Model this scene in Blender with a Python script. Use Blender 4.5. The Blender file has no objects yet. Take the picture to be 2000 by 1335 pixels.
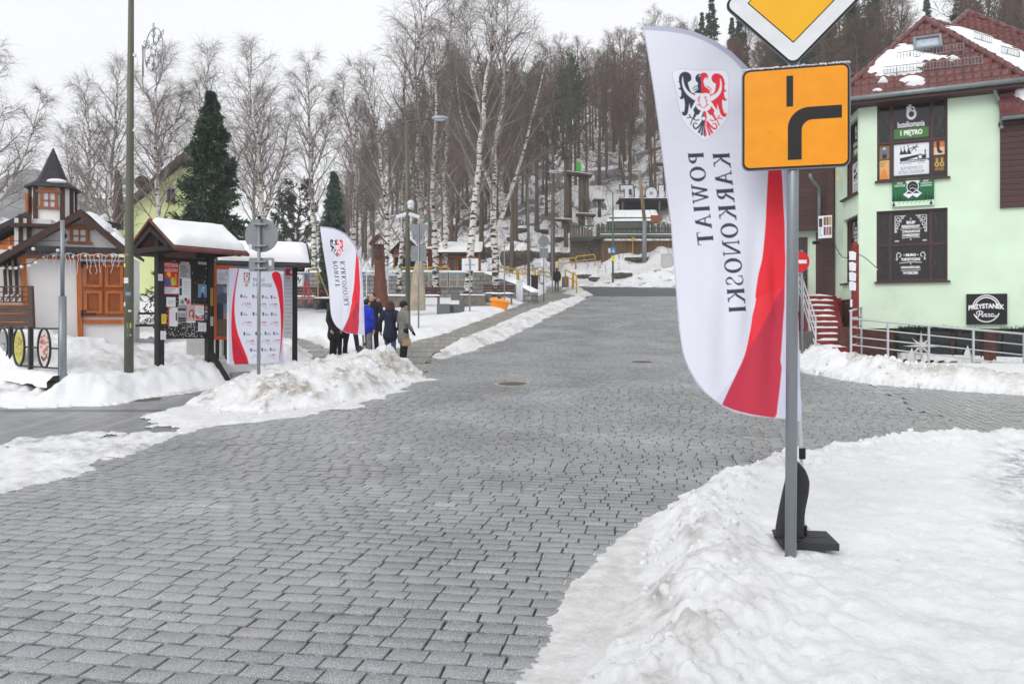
import bpy, bmesh, math, random
import numpy as np
from mathutils import Vector, Matrix, Euler
random.seed(7)
RNG = np.random.default_rng(7)
SC = bpy.context.scene
COL = SC.collection
PI = math.pi
F = 1500.0          # focal length in photo pixels (photo 2000 wide)
HOR = 630.0         # horizon row of the photo
EYE = 1.6
# ------------------------------------------------------------------ noise
def _hash(ix, iy, s):
    n = (ix.astype(np.int64)*374761393 + iy.astype(np.int64)*668265263 + s*974634777) & 0xffffffff
    n = ((n ^ (n >> 13))*1274126177) & 0xffffffff
    n = ((n ^ (n >> 16))*2246822519) & 0xffffffff
    return ((n ^ (n >> 15)) & 0xffffff)/float(0xffffff)
def vnoise(x, y, s=0):
    x = np.asarray(x, float); y = np.asarray(y, float)
    ix = np.floor(x); iy = np.floor(y); fx = x-ix; fy = y-iy
    ux = fx*fx*fx*(fx*(fx*6-15)+10); uy = fy*fy*fy*(fy*(fy*6-15)+10)
    a = _hash(ix, iy, s); b = _hash(ix+1, iy, s); c = _hash(ix, iy+1, s); d = _hash(ix+1, iy+1, s)
    return (a+(b-a)*ux)*(1-uy)+(c+(d-c)*ux)*uy
def fbm(x, y, o=4, s=0, g=.5):
    v = 0; a = 1; t = 0; x = np.asarray(x, float); y = np.asarray(y, float)
    for k in range(o):
        v = v+a*vnoise(x*(2**k)+17.3*k, y*(2**k)-9.1*k, s+k); t += a; a *= g
    return v/t
def worley(x, y, s=0):
    x = np.asarray(x, float); y = np.asarray(y, float)
    ix = np.floor(x); iy = np.floor(y); best = np.full(x.shape, 9.)
    for dx in (-1, 0, 1):
        for dy in (-1, 0, 1):
            cx = ix+dx; cy = iy+dy
            px = cx+_hash(cx, cy, s); py = cy+_hash(cx, cy, s+31)
            best = np.minimum(best, (px-x)**2+(py-y)**2)
    return np.sqrt(best)
def sstep(a, b, x):
    t = np.clip((x-a)/(b-a), 0, 1); return t*t*(3-2*t)
def sdf_poly(x, y, poly):
    """signed distance, positive inside"""
    x = np.asarray(x, float); y = np.asarray(y, float)
    d = np.full(x.shape, 1e18); ins = np.zeros(x.shape, bool)
    n = len(poly)
    for i in range(n):
        ax, ay = poly[i]; bx, by = poly[(i+1) % n]
        ex, ey = bx-ax, by-ay; wx = x-ax; wy = y-ay
        t = np.clip((wx*ex+wy*ey)/max(ex*ex+ey*ey, 1e-12), 0, 1)
        d = np.minimum(d, (wx-ex*t)**2+(wy-ey*t)**2)
        c = (ay > y) != (by > y)
        if by != ay:
            ins ^= c & (x < (bx-ax)*(y-ay)/(by-ay)+ax)
    d = np.sqrt(d)
    return np.where(ins, d, -d)
def dist_line(x, y, pts):
    d = np.full(np.shape(x), 1e18)
    for (ax, ay), (bx, by) in zip(pts[:-1], pts[1:]):
        ex, ey = bx-ax, by-ay; wx = x-ax; wy = y-ay
        t = np.clip((wx*ex+wy*ey)/max(ex*ex+ey*ey, 1e-12), 0, 1)
        d = np.minimum(d, (wx-ex*t)**2+(wy-ey*t)**2)
    return np.sqrt(d)
# ------------------------------------------------------------------ terrain
_py = np.array([-20, 8, 12, 16, 22, 26, 30, 38, 47, 58, 67, 75, 120, 300, 900.])
_pz = np.array([0, 0, .08, .28, .55, .9, 1.25, 2.0, 2.9, 4.0, 4.75, 5.2, 6.2, 8.0, 10.])
_ty = np.arange(-20, 900, .25)
_tz = np.interp(_ty, _py, _pz)
_k = np.exp(-np.linspace(-2, 2, 17)**2); _k /= _k.sum()
_tz = np.convolve(np.pad(_tz, 8, mode='edge'), _k, 'valid')
def prof(y): return np.interp(y, _ty, _tz)
_hx = np.array([-400, -60, -30, -18, -8, 8, 16, 25, 60, 300.])
_hy = np.array([600, 230, 120, 88, 72, 66.5, 64, 56, 50, 50.])
TRENCH = [(8.95, 20.5), (15.6, 19.8), (15.9, 20.2), (14.2, 21.15), (10.4, 22.95), (9.2, 23.0)]
def hill(x, y):
    q = np.asarray(y, float)-np.interp(x, _hx, _hy)
    q = np.where(q > 0, q, 0)
    v = np.where(q < 62, .44*q-.35*np.minimum(q, 2)*.5, .44*62+.22*(q-62))
    bump = (fbm(np.asarray(x)*.12, np.asarray(y)*.12, 3, 5)-.5)*4.0+(fbm(np.asarray(x)*.5, np.asarray(y)*.5, 2, 9)-.5)*1.2
    return np.minimum(v+bump*np.clip(q/6, 0, 1), 44)
def ground_h(x, y):
    x = np.asarray(x, float); y = np.asarray(y, float)
    z = prof(y)+np.maximum(hill(x, y), 0)
    t = sdf_poly(x, y, TRENCH)
    return z-1.1*sstep(-.05, .3, t)
def G(px, py, dz=0.):
    """point of the ground seen at a photo pixel"""
    d = np.arange(1.5, 160, .02)
    r = HOR+F*(EYE-prof(d)-dz)/d
    k = int(np.argmax(r <= py)) if (r <= py).any() else len(d)-1
    return ((px-1000)/F*d[k], float(d[k]))
def GP(pts, dz=0.): return [G(a, b, dz) for a, b in pts]
def W(px, py, d): return Vector(((px-1000)/F*d, d, EYE+(HOR-py)*d/F))
# ------------------------------------------------------------------ regions of the ground
ROAD = [(-9, -2)]+GP([(-300, 985), (0, 962), (120, 925), (230, 888), (330, 852), (560, 800), (640, 788), (800, 748), (832, 733), (838, 700), (930, 678), (1010, 648), (1080, 613), (1150, 579)])+GP([(1335, 579), (1565, 724), (1640, 739), (1700, 749), (1850, 761), (2000, 771), (2400, 805)])+[(26, 10), (26, -2)]
ASPH = GP([(1138, 579.5), (1120, 566), (1135, 556), (1340, 556), (1700, 560), (1700, 579.5)])
BANK = GP([(960, 1700), (1090, 1360), (1150, 1310), (1200, 1250), (1218, 1180), (1240, 1100), (1268, 1040), (1268, 1008), (1300, 985), (1350, 962), (1420, 935), (1500, 915), (1600, 890), (1700, 876), (1800, 868), (1900, 863), (2000, 860), (2300, 855)])+[(14, 4), (12, -2), (-.4, -2)]
APRON = GP([(840, 1700), (975, 1335), (1035, 1235), (1090, 1140), (1180, 1065), (1262, 998), (1330, 990), (1330, 1200), (1200, 1500)])
PILE = GP([(376, 796), (430, 807), (520, 812), (600, 801), (660, 790), (740, 775), (800, 753), (832, 738), (824, 730), (775, 724), (680, 724), (600, 729), (520, 736), (450, 747), (400, 768), (368, 788)])
LEFT = GP([(-500, 815), (-200, 800), (0, 792), (130, 791), (230, 786), (330, 768), (440, 751), (520, 733), (580, 708), (620, 698), (600, 684), (575, 672), (300, 668), (-200, 660), (-900, 650)])
SLUSH = GP([(-400, 1000), (0, 968), (60, 957), (130, 936), (200, 905), (262, 880), (340, 852), (300, 836), (210, 846), (130, 850), (60, 856), (0, 868), (-400, 880)])
CURB = GP([(262, 880), (340, 850), (440, 825), (560, 801), (650, 787)])
STRIP = GP([(833, 700), (870, 702), (945, 681), (1015, 651), (1085, 614), (1149, 583), (1122, 580), (1062, 597), (1000, 621), (930, 651), (868, 677)])
PLAZA = [(-60, 24.5)]+GP([(300, 652), (560, 652), (610, 668), (650, 684), (700, 690), (760, 688), (800, 670), (870, 651), (950, 621), (1010, 598), (1062, 573), (1068, 563), (1062, 556)])+[(2.8, 68), (-8, 74), (-30, 86), (-90, 92)]
FAR = GP([(1100, 566), (1128, 556), (1345, 556), (1345, 578), (1565, 720), (1620, 600), (1700, 559)])
FAR = GP([(1086, 560), (1100, 556), (1128, 557.5), (1345, 557.5)])+[(24, 62), (30, 68), (2.6, 68)]
ISL = GP([(1104, 574), (1140, 580), (1156, 577), (1128, 560), (1100, 560)])
BUILD = GP([(1345, 579), (1450, 648), (1565, 727), (1640, 741), (1700, 751), (1850, 763), (2000, 773), (2400, 808)])+[(30, 9), (36, 9), (36, 57), (13, 58)]
EASTROAD = GP([(1340, 579.5), (1568, 722)])+[(16, 40), (30, 57), (14, 57)]
# ------------------------------------------------------------------ mesh and material helpers
MATS = {}
def s2l(c):
    return tuple((v/12.92 if v <= .04045 else ((v+.055)/1.055)**2.4) for v in c[:3])
def hexc(r, g, b): return s2l((r/255., g/255., b/255.))
def mat(name, col, rough=.7, var=.12, scale=6., bump=.0, metal=0., spec=.4, coords='Object', detail=5, attr=None, stretch=(1, 1, 1), bscale=None, sss=0, coat=0., var2=None):
    """procedural material: base colour broken up by two noises, with optional bump"""
    if name in MATS: return MATS[name]
    m = bpy.data.materials.new(name); m.use_nodes = True; MATS[name] = m
    N = m.node_tree.nodes; L = m.node_tree.links
    b = N['Principled BSDF']
    b.inputs['Roughness'].default_value = rough; b.inputs['Metallic'].default_value = metal
    b.inputs['Specular IOR Level'].default_value = spec
    if coat: b.inputs['Coat Weight'].default_value = coat; b.inputs['Coat Roughness'].default_value = .12
    tc = N.new('ShaderNodeTexCoord'); mp = N.new('ShaderNodeMapping'); L.new(tc.outputs[coords], mp.inputs['Vector'])
    mp.inputs['Scale'].default_value = stretch
    nz = N.new('ShaderNodeTexNoise'); nz.inputs['Scale'].default_value = scale; nz.inputs['Detail'].default_value = detail
    L.new(mp.outputs[0], nz.inputs['Vector'])
    mr = N.new('ShaderNodeMapRange'); mr.inputs[1].default_value = .3; mr.inputs[2].default_value = .7
    mr.inputs[3].default_value = 1-var; mr.inputs[4].default_value = 1+var
    L.new(nz.outputs['Fac'], mr.inputs[0])
    mx = N.new('ShaderNodeMix'); mx.data_type = 'RGBA'; mx.blend_type = 'MULTIPLY'; mx.inputs['Factor'].default_value = 1
    if attr:
        at = N.new('ShaderNodeAttribute'); at.attribute_name = attr
        L.new(at.outputs['Color'], mx.inputs['A'])
    else:
        mx.inputs['A'].default_value = (*col, 1)
    L.new(mr.outputs[0], mx.inputs['B'])
    out = mx.outputs['Result']
    if var2:
        n2 = N.new('ShaderNodeTexNoise'); n2.inputs['Scale'].default_value = var2[1]; n2.inputs['Detail'].default_value = 6
        n2.inputs['Roughness'].default_value = .65
        L.new(mp.outputs[0], n2.inputs['Vector'])
        r2 = N.new('ShaderNodeMapRange'); r2.inputs[1].default_value = var2[2]; r2.inputs[2].default_value = var2[3]
        L.new(n2.outputs['Fac'], r2.inputs[0])
        m2 = N.new('ShaderNodeMix'); m2.data_type = 'RGBA'
        L.new(r2.outputs[0], m2.inputs['Factor']); L.new(out, m2.inputs['A']); m2.inputs['B'].default_value = (*var2[0], 1)
        out = m2.outputs['Result']
    L.new(out, b.inputs['Base Color'])
    if bump:
        nb = N.new('ShaderNodeTexNoise'); nb.inputs['Scale'].default_value = bscale or scale*4; nb.inputs['Detail'].default_value = 6
        L.new(mp.outputs[0], nb.inputs['Vector'])
        bp = N.new('ShaderNodeBump'); bp.inputs['Strength'].default_value = min(1, bump); bp.inputs['Distance'].default_value = .02
        L.new(nb.outputs['Fac'], bp.inputs['Height']); L.new(bp.outputs[0], b.inputs['Normal'])
    return m
def np_mesh(name, V, Fs, mats, parent=None, smooth=False, cols=None, midx=None, loc=None, attr='Col', extra=None):
    """mesh object from numpy arrays; Fs is one (n,3|4) array or a list of them"""
    me = bpy.data.meshes.new(name)
    V = np.asarray(V, np.float32)
    Fl = Fs if isinstance(Fs, (list, tuple)) else [Fs]
    Fl = [np.asarray(f, np.int32) for f in Fl if len(f)]
    nl = sum(f.size for f in Fl); nf = sum(len(f) for f in Fl)
    me.vertices.add(len(V)); me.vertices.foreach_set('co', V.ravel())
    me.loops.add(nl); me.loops.foreach_set('vertex_index', np.concatenate([f.ravel() for f in Fl]))
    me.polygons.add(nf)
    cnt = np.concatenate([np.full(len(f), f.shape[1]) for f in Fl]); st = np.concatenate([[0], np.cumsum(cnt)[:-1]])
    me.polygons.foreach_set('loop_start', st.astype(np.int32)); me.polygons.foreach_set('loop_total', cnt.astype(np.int32))
    if smooth: me.polygons.foreach_set('use_smooth', np.ones(nf, bool))
    for m in (mats if isinstance(mats, (list, tuple)) else [mats]): me.materials.append(m)
    if midx is not None: me.polygons.foreach_set('material_index', np.asarray(midx, np.int32))
    me.update(calc_edges=True)
    if cols is not None:
        a = me.color_attributes.new(attr, 'FLOAT_COLOR', 'POINT')
        c = np.ones((len(V), 4), np.float32); c[:, :3] = cols; a.data.foreach_set('color', c.ravel())
    for k, v in (extra or {}).items():
        a = me.attributes.new(k, 'FLOAT', 'POINT'); a.data.foreach_set('value', np.asarray(v, np.float32))
    me.validate()
    o = bpy.data.objects.new(name, me); COL.objects.link(o)
    if parent is not None: o.parent = parent
    if loc is not None: o.location = loc
    return o
def tag(o, label=None, cat=None, group=None, kind=None):
    if label: o['label'] = label
    if cat: o['category'] = cat
    if group: o['group'] = group
    if kind: o['kind'] = kind
    return o
def thing(name, label, cat, loc=(0, 0, 0), rz=0., group=None):
    o = bpy.data.objects.new(name, None); COL.objects.link(o)
    o.location = loc; o.rotation_euler = (0, 0, rz); o.empty_display_size = .2
    return tag(o, label, cat, group)
def clone(root, loc, rz=None, label=None, group=None, scale=None):
    r = root.copy(); COL.objects.link(r); r.location = loc
    if rz is not None: r.rotation_euler = (0, 0, rz)
    if label: r['label'] = label
    if group: r['group'] = group
    if scale is not None: r.scale = scale if not isinstance(scale, (int, float)) else (scale,)*3
    for ch in root.children:
        c = ch.copy(); COL.objects.link(c); c.parent = r
        for g in ch.children:
            d = g.copy(); COL.objects.link(d); d.parent = c
    return r
class MB:
    """collects shapes and links them as one mesh object"""
    def __init__(s): s.v = []; s.f = []; s.m = []; s.cur = 0; s.M = None
    def add(s, vs, fs):
        o = len(s.v)
        for p in vs:
            p = Vector(p); s.v.append(tuple(s.M @ p) if s.M is not None else tuple(p))
        for f in fs: s.f.append(tuple(i+o for i in f)); s.m.append(s.cur)
        return s
    def box(s, c, d, rz=0., M=None, taper=None):
        hx, hy, hz = d[0]/2, d[1]/2, d[2]/2
        t = taper or 1.
        P = [Vector((-hx, -hy, -hz)), Vector((hx, -hy, -hz)), Vector((hx, hy, -hz)), Vector((-hx, hy, -hz)),
             Vector((-hx*t, -hy*t, hz)), Vector((hx*t, -hy*t, hz)), Vector((hx*t, hy*t, hz)), Vector((-hx*t, hy*t, hz))]
        R = M or Matrix.Rotation(rz, 3, 'Z')
        return s.add([R @ p+Vector(c) for p in P], [(3, 2, 1, 0), (4, 5, 6, 7), (0, 1, 5, 4), (1, 2, 6, 5), (2, 3, 7, 6), (3, 0, 4, 7)])
    def beam(s, a, b, w, h, up=(0, 0, 1)):
        a = Vector(a); b = Vector(b); d = b-a; z = d.normalized(); x = z.cross(Vector(up))
        if x.length < 1e-4: x = Vector((1, 0, 0))
        x.normalize(); y = z.cross(x)
        vs = [p+x*sx*w/2+y*sy*h/2 for p in (a, b) for sx, sy in ((-1, -1), (1, -1), (1, 1), (-1, 1))]
        return s.add(vs, [(3, 2, 1, 0), (4, 5, 6, 7), (0, 1, 5, 4), (1, 2, 6, 5), (2, 3, 7, 6), (3, 0, 4, 7)])
    def tube(s, pts, rad, n=8, caps=True, closed=False):
        pts = [Vector(p) for p in pts]; k = len(pts)
        if isinstance(rad, (int, float)): rad = [rad]*k
        vs = []; x = None
        for i, p in enumerate(pts):
            if closed: t = pts[(i+1) % k]-pts[i-1]
            else: t = pts[min(i+1, k-1)]-pts[max(i-1, 0)]
            t.normalize()
            if x is None:
                x = t.cross(Vector((0, 0, 1)))
                if x.length < 1e-3: x = t.cross(Vector((1, 0, 0)))
            x = (x-t*x.dot(t)).normalized(); y = t.cross(x)
            for j in range(n):
                a = 2*PI*j/n; vs.append(p+(x*math.cos(a)+y*math.sin(a))*rad[i])
        fs = []
        for i in range(k if closed else k-1):
            for j in range(n):
                a = i*n+j; b = i*n+(j+1) % n; c = ((i+1) % k)*n+(j+1) % n; d = ((i+1) % k)*n+j
                fs.append((a, b, c, d))
        if caps and not closed: fs.append(tuple(range(n-1, -1, -1))); fs.append(tuple(range((k-1)*n, k*n)))
        return s.add(vs, fs)
    def lathe(s, prof_, c=(0, 0, 0), n=16, sx=1., sy=1., caps=True):
        vs = []; k = len(prof_)
        for r, z in prof_:
            for j in range(n):
                a = 2*PI*j/n; vs.append((c[0]+r*math.cos(a)*sx, c[1]+r*math.sin(a)*sy, c[2]+z))
        fs = [(i*n+j, i*n+(j+1) % n, (i+1)*n+(j+1) % n, (i+1)*n+j) for i in range(k-1) for j in range(n)]
        if caps: fs.append(tuple(range(n-1, -1, -1))); fs.append(tuple(range((k-1)*n, k*n)))
        return s.add(vs, fs)
    def prism(s, poly, M, depth):
        """2D polygon extruded by depth along local +z of the 4x4 matrix M"""
        n = len(poly); vs = [M @ Vector((x, y, 0)) for x, y in poly]+[M @ Vector((x, y, depth)) for x, y in poly]
        return s.add(vs, [tuple(range(n-1, -1, -1)), tuple(range(n, 2*n))]+[(i, (i+1) % n, n+(i+1) % n, n+i) for i in range(n)])
    def sphere(s, c, r, n=10, m=6):
        r = r if hasattr(r, '__len__') else (r, r, r); vs = []; fs = []
        for i in range(m+1):
            a = PI*i/m
            for j in range(n):
                b = 2*PI*j/n; vs.append((c[0]+r[0]*math.sin(a)*math.cos(b), c[1]+r[1]*math.sin(a)*math.sin(b), c[2]+r[2]*math.cos(a)))
        for i in range(m):
            for j in range(n): fs.append((i*n+j, (i+1)*n+j, (i+1)*n+(j+1) % n, i*n+(j+1) % n))
        return s.add(vs, fs)
    def build(s, name, mats, parent=None, loc=None, smooth=False, bevel=0., auto=None):
        me = bpy.data.meshes.new(name); me.from_pydata(s.v, [], s.f)
        for m in (mats if isinstance(mats, (list, tuple)) else [mats]): me.materials.append(m)
        me.polygons.foreach_set('material_index', s.m)
        bm = bmesh.new(); bm.from_mesh(me); bmesh.ops.recalc_face_normals(bm, faces=bm.faces[:])
        if bevel:
            es = [e for e in bm.edges if len(e.link_faces) == 2 and e.calc_face_angle(0) > .6]
            bmesh.ops.bevel(bm, geom=es, offset=bevel, segments=2, profile=.6, affect='EDGES', clamp_overlap=True)
        bm.to_mesh(me); bm.free()
        if smooth: me.polygons.foreach_set('use_smooth', [True]*len(me.polygons))
        me.update()
        o = bpy.data.objects.new(name, me); COL.objects.link(o)
        if parent is not None: o.parent = parent
        if loc is not None: o.location = loc
        return o
def frame(o, x, y):
    """4x4 matrix with local x, y axes and origin; z = x cross y"""
    x = Vector(x).normalized(); y = Vector(y).normalized(); z = x.cross(y)
    return Matrix(((x.x, y.x, z.x, o[0]), (x.y, y.y, z.y, o[1]), (x.z, y.z, z.z, o[2]), (0, 0, 0, 1)))
# ------------------------------------------------------------------ camera, sky, sun
cam = bpy.data.cameras.new('camera'); camo = bpy.data.objects.new('camera', cam); COL.objects.link(camo)
camo.location = (0, 0, EYE); camo.rotation_euler = (PI/2, 0, 0)
cam.sensor_width = 36; cam.lens = 36*F/2000; cam.shift_y = (HOR-667.5)/2000
cam.clip_start = .1; cam.clip_end = 3000
SC.camera = camo
SUN_EL, SUN_AZ = math.radians(38), math.radians(215)
w = bpy.data.worlds.new('World'); SC.world = w; w.use_nodes = True
wn = w.node_tree.nodes; wl = w.node_tree.links; bg = wn['Background']
sky = wn.new('ShaderNodeTexSky'); sky.sky_type = 'NISHITA'; sky.sun_disc = False
sky.sun_elevation = SUN_EL; sky.sun_rotation = SUN_AZ; sky.air_density = 1.5; sky.dust_density = 4
hs = wn.new('ShaderNodeHueSaturation'); hs.inputs['Saturation'].default_value = .12
wl.new(sky.outputs[0], hs.inputs['Color'])
mx = wn.new('ShaderNodeMix'); mx.data_type = 'RGBA'; mx.inputs['Factor'].default_value = .86   # thick cloud deck over the clear sky
tcw = wn.new('ShaderNodeTexCoord'); cn = wn.new('ShaderNodeTexNoise'); cn.inputs['Scale'].default_value = 1.6; cn.inputs['Detail'].default_value = 4
mpw = wn.new('ShaderNodeMapping'); mpw.inputs['Scale'].default_value = (1, 1, 2.5); wl.new(tcw.outputs['Generated'], mpw.inputs[0]); wl.new(mpw.outputs[0], cn.inputs['Vector'])
cr = wn.new('ShaderNodeMapRange'); cr.inputs[1].default_value = .3; cr.inputs[2].default_value = .7; cr.inputs[3].default_value = .96; cr.inputs[4].default_value = 1.05
wl.new(cn.outputs['Fac'], cr.inputs[0])
cc = wn.new('ShaderNodeMix'); cc.data_type = 'RGBA'; cc.blend_type = 'MULTIPLY'; cc.inputs['Factor'].default_value = 1
SKYV = 9.3
cc.inputs['A'].default_value = (SKYV*.955, SKYV*.97, SKYV*1.0, 1); wl.new(cr.outputs[0], cc.inputs['B'])
wl.new(hs.outputs[0], mx.inputs['A']); wl.new(cc.outputs['Result'], mx.inputs['B']); wl.new(mx.outputs['Result'], bg.inputs['Color'])
bg.inputs['Strength'].default_value = .1
sl = bpy.data.lights.new('sun', 'SUN'); sl.energy = 1.1; sl.angle = math.radians(32); sl.color = (1, .97, .93)
so = bpy.data.objects.new('sun', sl); COL.objects.link(so)
sd = Vector((math.sin(SUN_AZ)*math.cos(SUN_EL), math.cos(SUN_AZ)*math.cos(SUN_EL), math.sin(SUN_EL)))
so.rotation_euler = sd.to_track_quat('Z', 'Y').to_euler(); so.location = (0, 0, 60)
SC.view_settings.view_transform = 'Standard'; SC.view_settings.look = 'None'; SC.view_settings.exposure = .27; SC.view_settings.gamma = 1
SC.render.engine = 'CYCLES'; SC.cycles.max_bounces = 6; SC.cycles.transparent_max_bounces = 16; SC.cycles.volume_bounces = 2
SC.cycles.use_denoising = True
# ------------------------------------------------------------------ ground sheets
def grid_mesh(xs, ys, zf, name, m, keep=None, smooth=True, extra=None):
    X, Y = np.meshgrid(xs, ys); Z = zf(X, Y)
    V = np.stack([X, Y, Z], -1).reshape(-1, 3); nx = len(xs); ny = len(ys)
    i = np.arange(nx-1)[None, :]+np.arange(ny-1)[:, None]*nx
    Q = np.stack([i, i+1, i+nx+1, i+nx], -1).reshape(-1, 4)
    return V, Q
def compact(V, Q, *arrs):
    u = np.unique(Q); mp = np.full(len(V), -1, np.int64); mp[u] = np.arange(len(u))
    return (V[u], mp[Q])+tuple(a[u] for a in arrs)
def axis(lo, hi, fine_lo, fine_hi, step, grow=1.12):
    a = list(np.arange(fine_lo, fine_hi+1e-6, step)); s = step; v = fine_hi
    while v < hi: s *= grow; v += s; a.append(v)
    s = step; v = fine_lo; b = []
    while v > lo: s *= grow; v -= s; b.append(v)
    return np.array(b[::-1]+a)
m_pave = mat('pavement', hexc(150, 148, 144), rough=.4, var=.16, scale=.7, bump=.35, bscale=9, coords='Object', var2=(hexc(112, 109, 104), .45, .45, .62))
xs = axis(-440, 440, -24, 24, .4); ys = axis(-30, 440, -2, 68, .4)
V, Q = grid_mesh(xs, ys, lambda X, Y: ground_h(X, Y)-.035-.3*(sdf_poly(X, Y, ROAD) > 1.0)*(Y < 50), 'ground', None)
tag(np_mesh('ground', V, Q, m_pave, smooth=True), kind='structure')
# distant hills in the fog
m_farhill = mat('far_hill', hexc(96, 98, 100), rough=.95, var=.35, scale=.08, detail=8, var2=(hexc(205, 207, 212), .05, .58, .64))
V, Q = grid_mesh(np.linspace(-420, 260, 170), np.linspace(240, 420, 50), lambda X, Y: 6+np.maximum(0, (Y-255)*.46)*np.interp(X, [-420, -200, -120, -40, 100, 260], [1.0, .85, .5, .0, .5, .9])*(.6+.8*fbm(X*.02, Y*.02, 5, 3)), 'hills', None)
tag(np_mesh('hills', V, Q, m_farhill, smooth=True), kind='structure')
# ------------------------------------------------------------------ road of granite setts
m_joint = mat('road_joints', hexc(44, 42, 40), rough=.55, var=.35, scale=9, bump=.4)
def poly_sheet(name, poly, m, dz, step=.5, extra_mask=None):
    P = np.array(poly); xs = np.arange(P[:, 0].min(), P[:, 0].max()+step, step); ys = np.arange(P[:, 1].min(), P[:, 1].max()+step, step)
    X, Y = np.meshgrid(xs, ys); V, Q = grid_mesh(xs, ys, lambda X, Y: prof(Y)+dz, name, None)
    ins = (sdf_poly(V[:, 0], V[:, 1], poly) > -step*.5)
    Q = Q[ins[Q].all(1)]; V, Q = compact(V, Q)
    return np_mesh(name, V, Q, m, smooth=True)
tag(poly_sheet('road_bed', ROAD, m_joint, -.004, .35), kind='structure')
RA = math.radians(10.7); RU = np.array([math.cos(RA), -math.sin(RA)]); RV = np.array([math.sin(RA), math.cos(RA)])
def setts(poly, swap, keepf):
    P = np.array(poly); A = RV if swap else RU; B = -RU if swap else RV
    u = P @ A; v = P @ B
    out = []; vv = v.min()
    while vv < v.max():
        dv = .130*RNG.uniform(.93, 1.07)
        n = int((u.max()-u.min())/.205)+4
        L = RNG.uniform(.17, .235, n); uu = u.min()-RNG.uniform(0, .25)+np.concatenate([[0], np.cumsum(L)[:-1]])
        out.append(np.stack([uu, np.full(n, vv), L, np.full(n, dv)], 1)); vv += dv
    R = np.concatenate(out)
    C = R[:, 0:1]*A+R[:, 1:2]*B+(R[:, 2:3]*A+R[:, 3:4]*B)/2
    k = (sdf_poly(C[:, 0], C[:, 1], poly) > .02) & keepf(C[:, 0], C[:, 1])
    k &= (np.abs(C[:, 0]) < C[:, 1]*.80+3.0)
    k &= ~((sdf_poly(C[:, 0], C[:, 1], BANK) > .8) | (C[:, 1] < .8))
    R = R[k]; n = len(R)
    g = .0048
    j = RNG.normal(0, .0022, (n, 4, 2))
    cu = np.stack([R[:, 0]+g, R[:, 0]+R[:, 2]-g, R[:, 0]+R[:, 2]-g, R[:, 0]+g], 1)+j[:, :, 0]
    cv = np.stack([R[:, 1]+g, R[:, 1]+g, R[:, 1]+R[:, 3]-g, R[:, 1]+R[:, 3]-g], 1)+j[:, :, 1]
    mu = cu.mean(1, keepdims=True); mv = cv.mean(1, keepdims=True)
    tz = RNG.normal(0, .0014, (n, 1)); tx = RNG.normal(0, .006, (n, 1)); ty = RNG.normal(0, .008, (n, 1))
    def ring(sh, z):
        a = mu+(cu-mu)*1.0-np.sign(cu-mu)*sh; b = mv+(cv-mv)-np.sign(cv-mv)*sh
        wv = .03*np.sin(a*.55+1)+.006*np.sin(a*1.7+b*.3)
        b2 = b+wv
        x = a*A[0]+b2*B[0]; y = a*A[1]+b2*B[1]
        zz = prof(y)+z+tz+tx*(a-mu)+ty*(b-mv)+.012*(fbm(x*.7, y*.7, 2, 4)-.5)
        return np.stack([x, y, zz], -1)
    r0 = ring(-.001, -.012); r1 = ring(.0015, .0105); r2 = ring(.005, .0122)
    V = np.concatenate([r0, r1, r2], 1).reshape(-1, 3)
    b = (np.arange(n)*12)[:, None]
    F_ = [b+np.array([8, 9, 10, 11])]
    for lo, hi in ((0, 4), (4, 8)):
        for q in range(4): F_.append(b+np.array([lo+q, lo+(q+1) % 4, hi+(q+1) % 4, hi+q]))
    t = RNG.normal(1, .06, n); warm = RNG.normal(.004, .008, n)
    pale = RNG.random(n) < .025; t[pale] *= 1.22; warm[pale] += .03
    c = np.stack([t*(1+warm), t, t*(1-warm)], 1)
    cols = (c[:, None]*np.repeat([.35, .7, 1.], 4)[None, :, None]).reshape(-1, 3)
    return V, np.concatenate(F_), cols
side = lambda x, y: (x*RU[0]+y*RU[1]+.12*np.sin(y*3)) > 4.35
side2 = lambda x, y: side(x, y) & (y < 25)
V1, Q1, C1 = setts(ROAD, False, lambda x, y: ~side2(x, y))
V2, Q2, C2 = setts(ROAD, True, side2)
m_sett = mat('granite_setts', (1, 1, 1), rough=.4)
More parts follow.
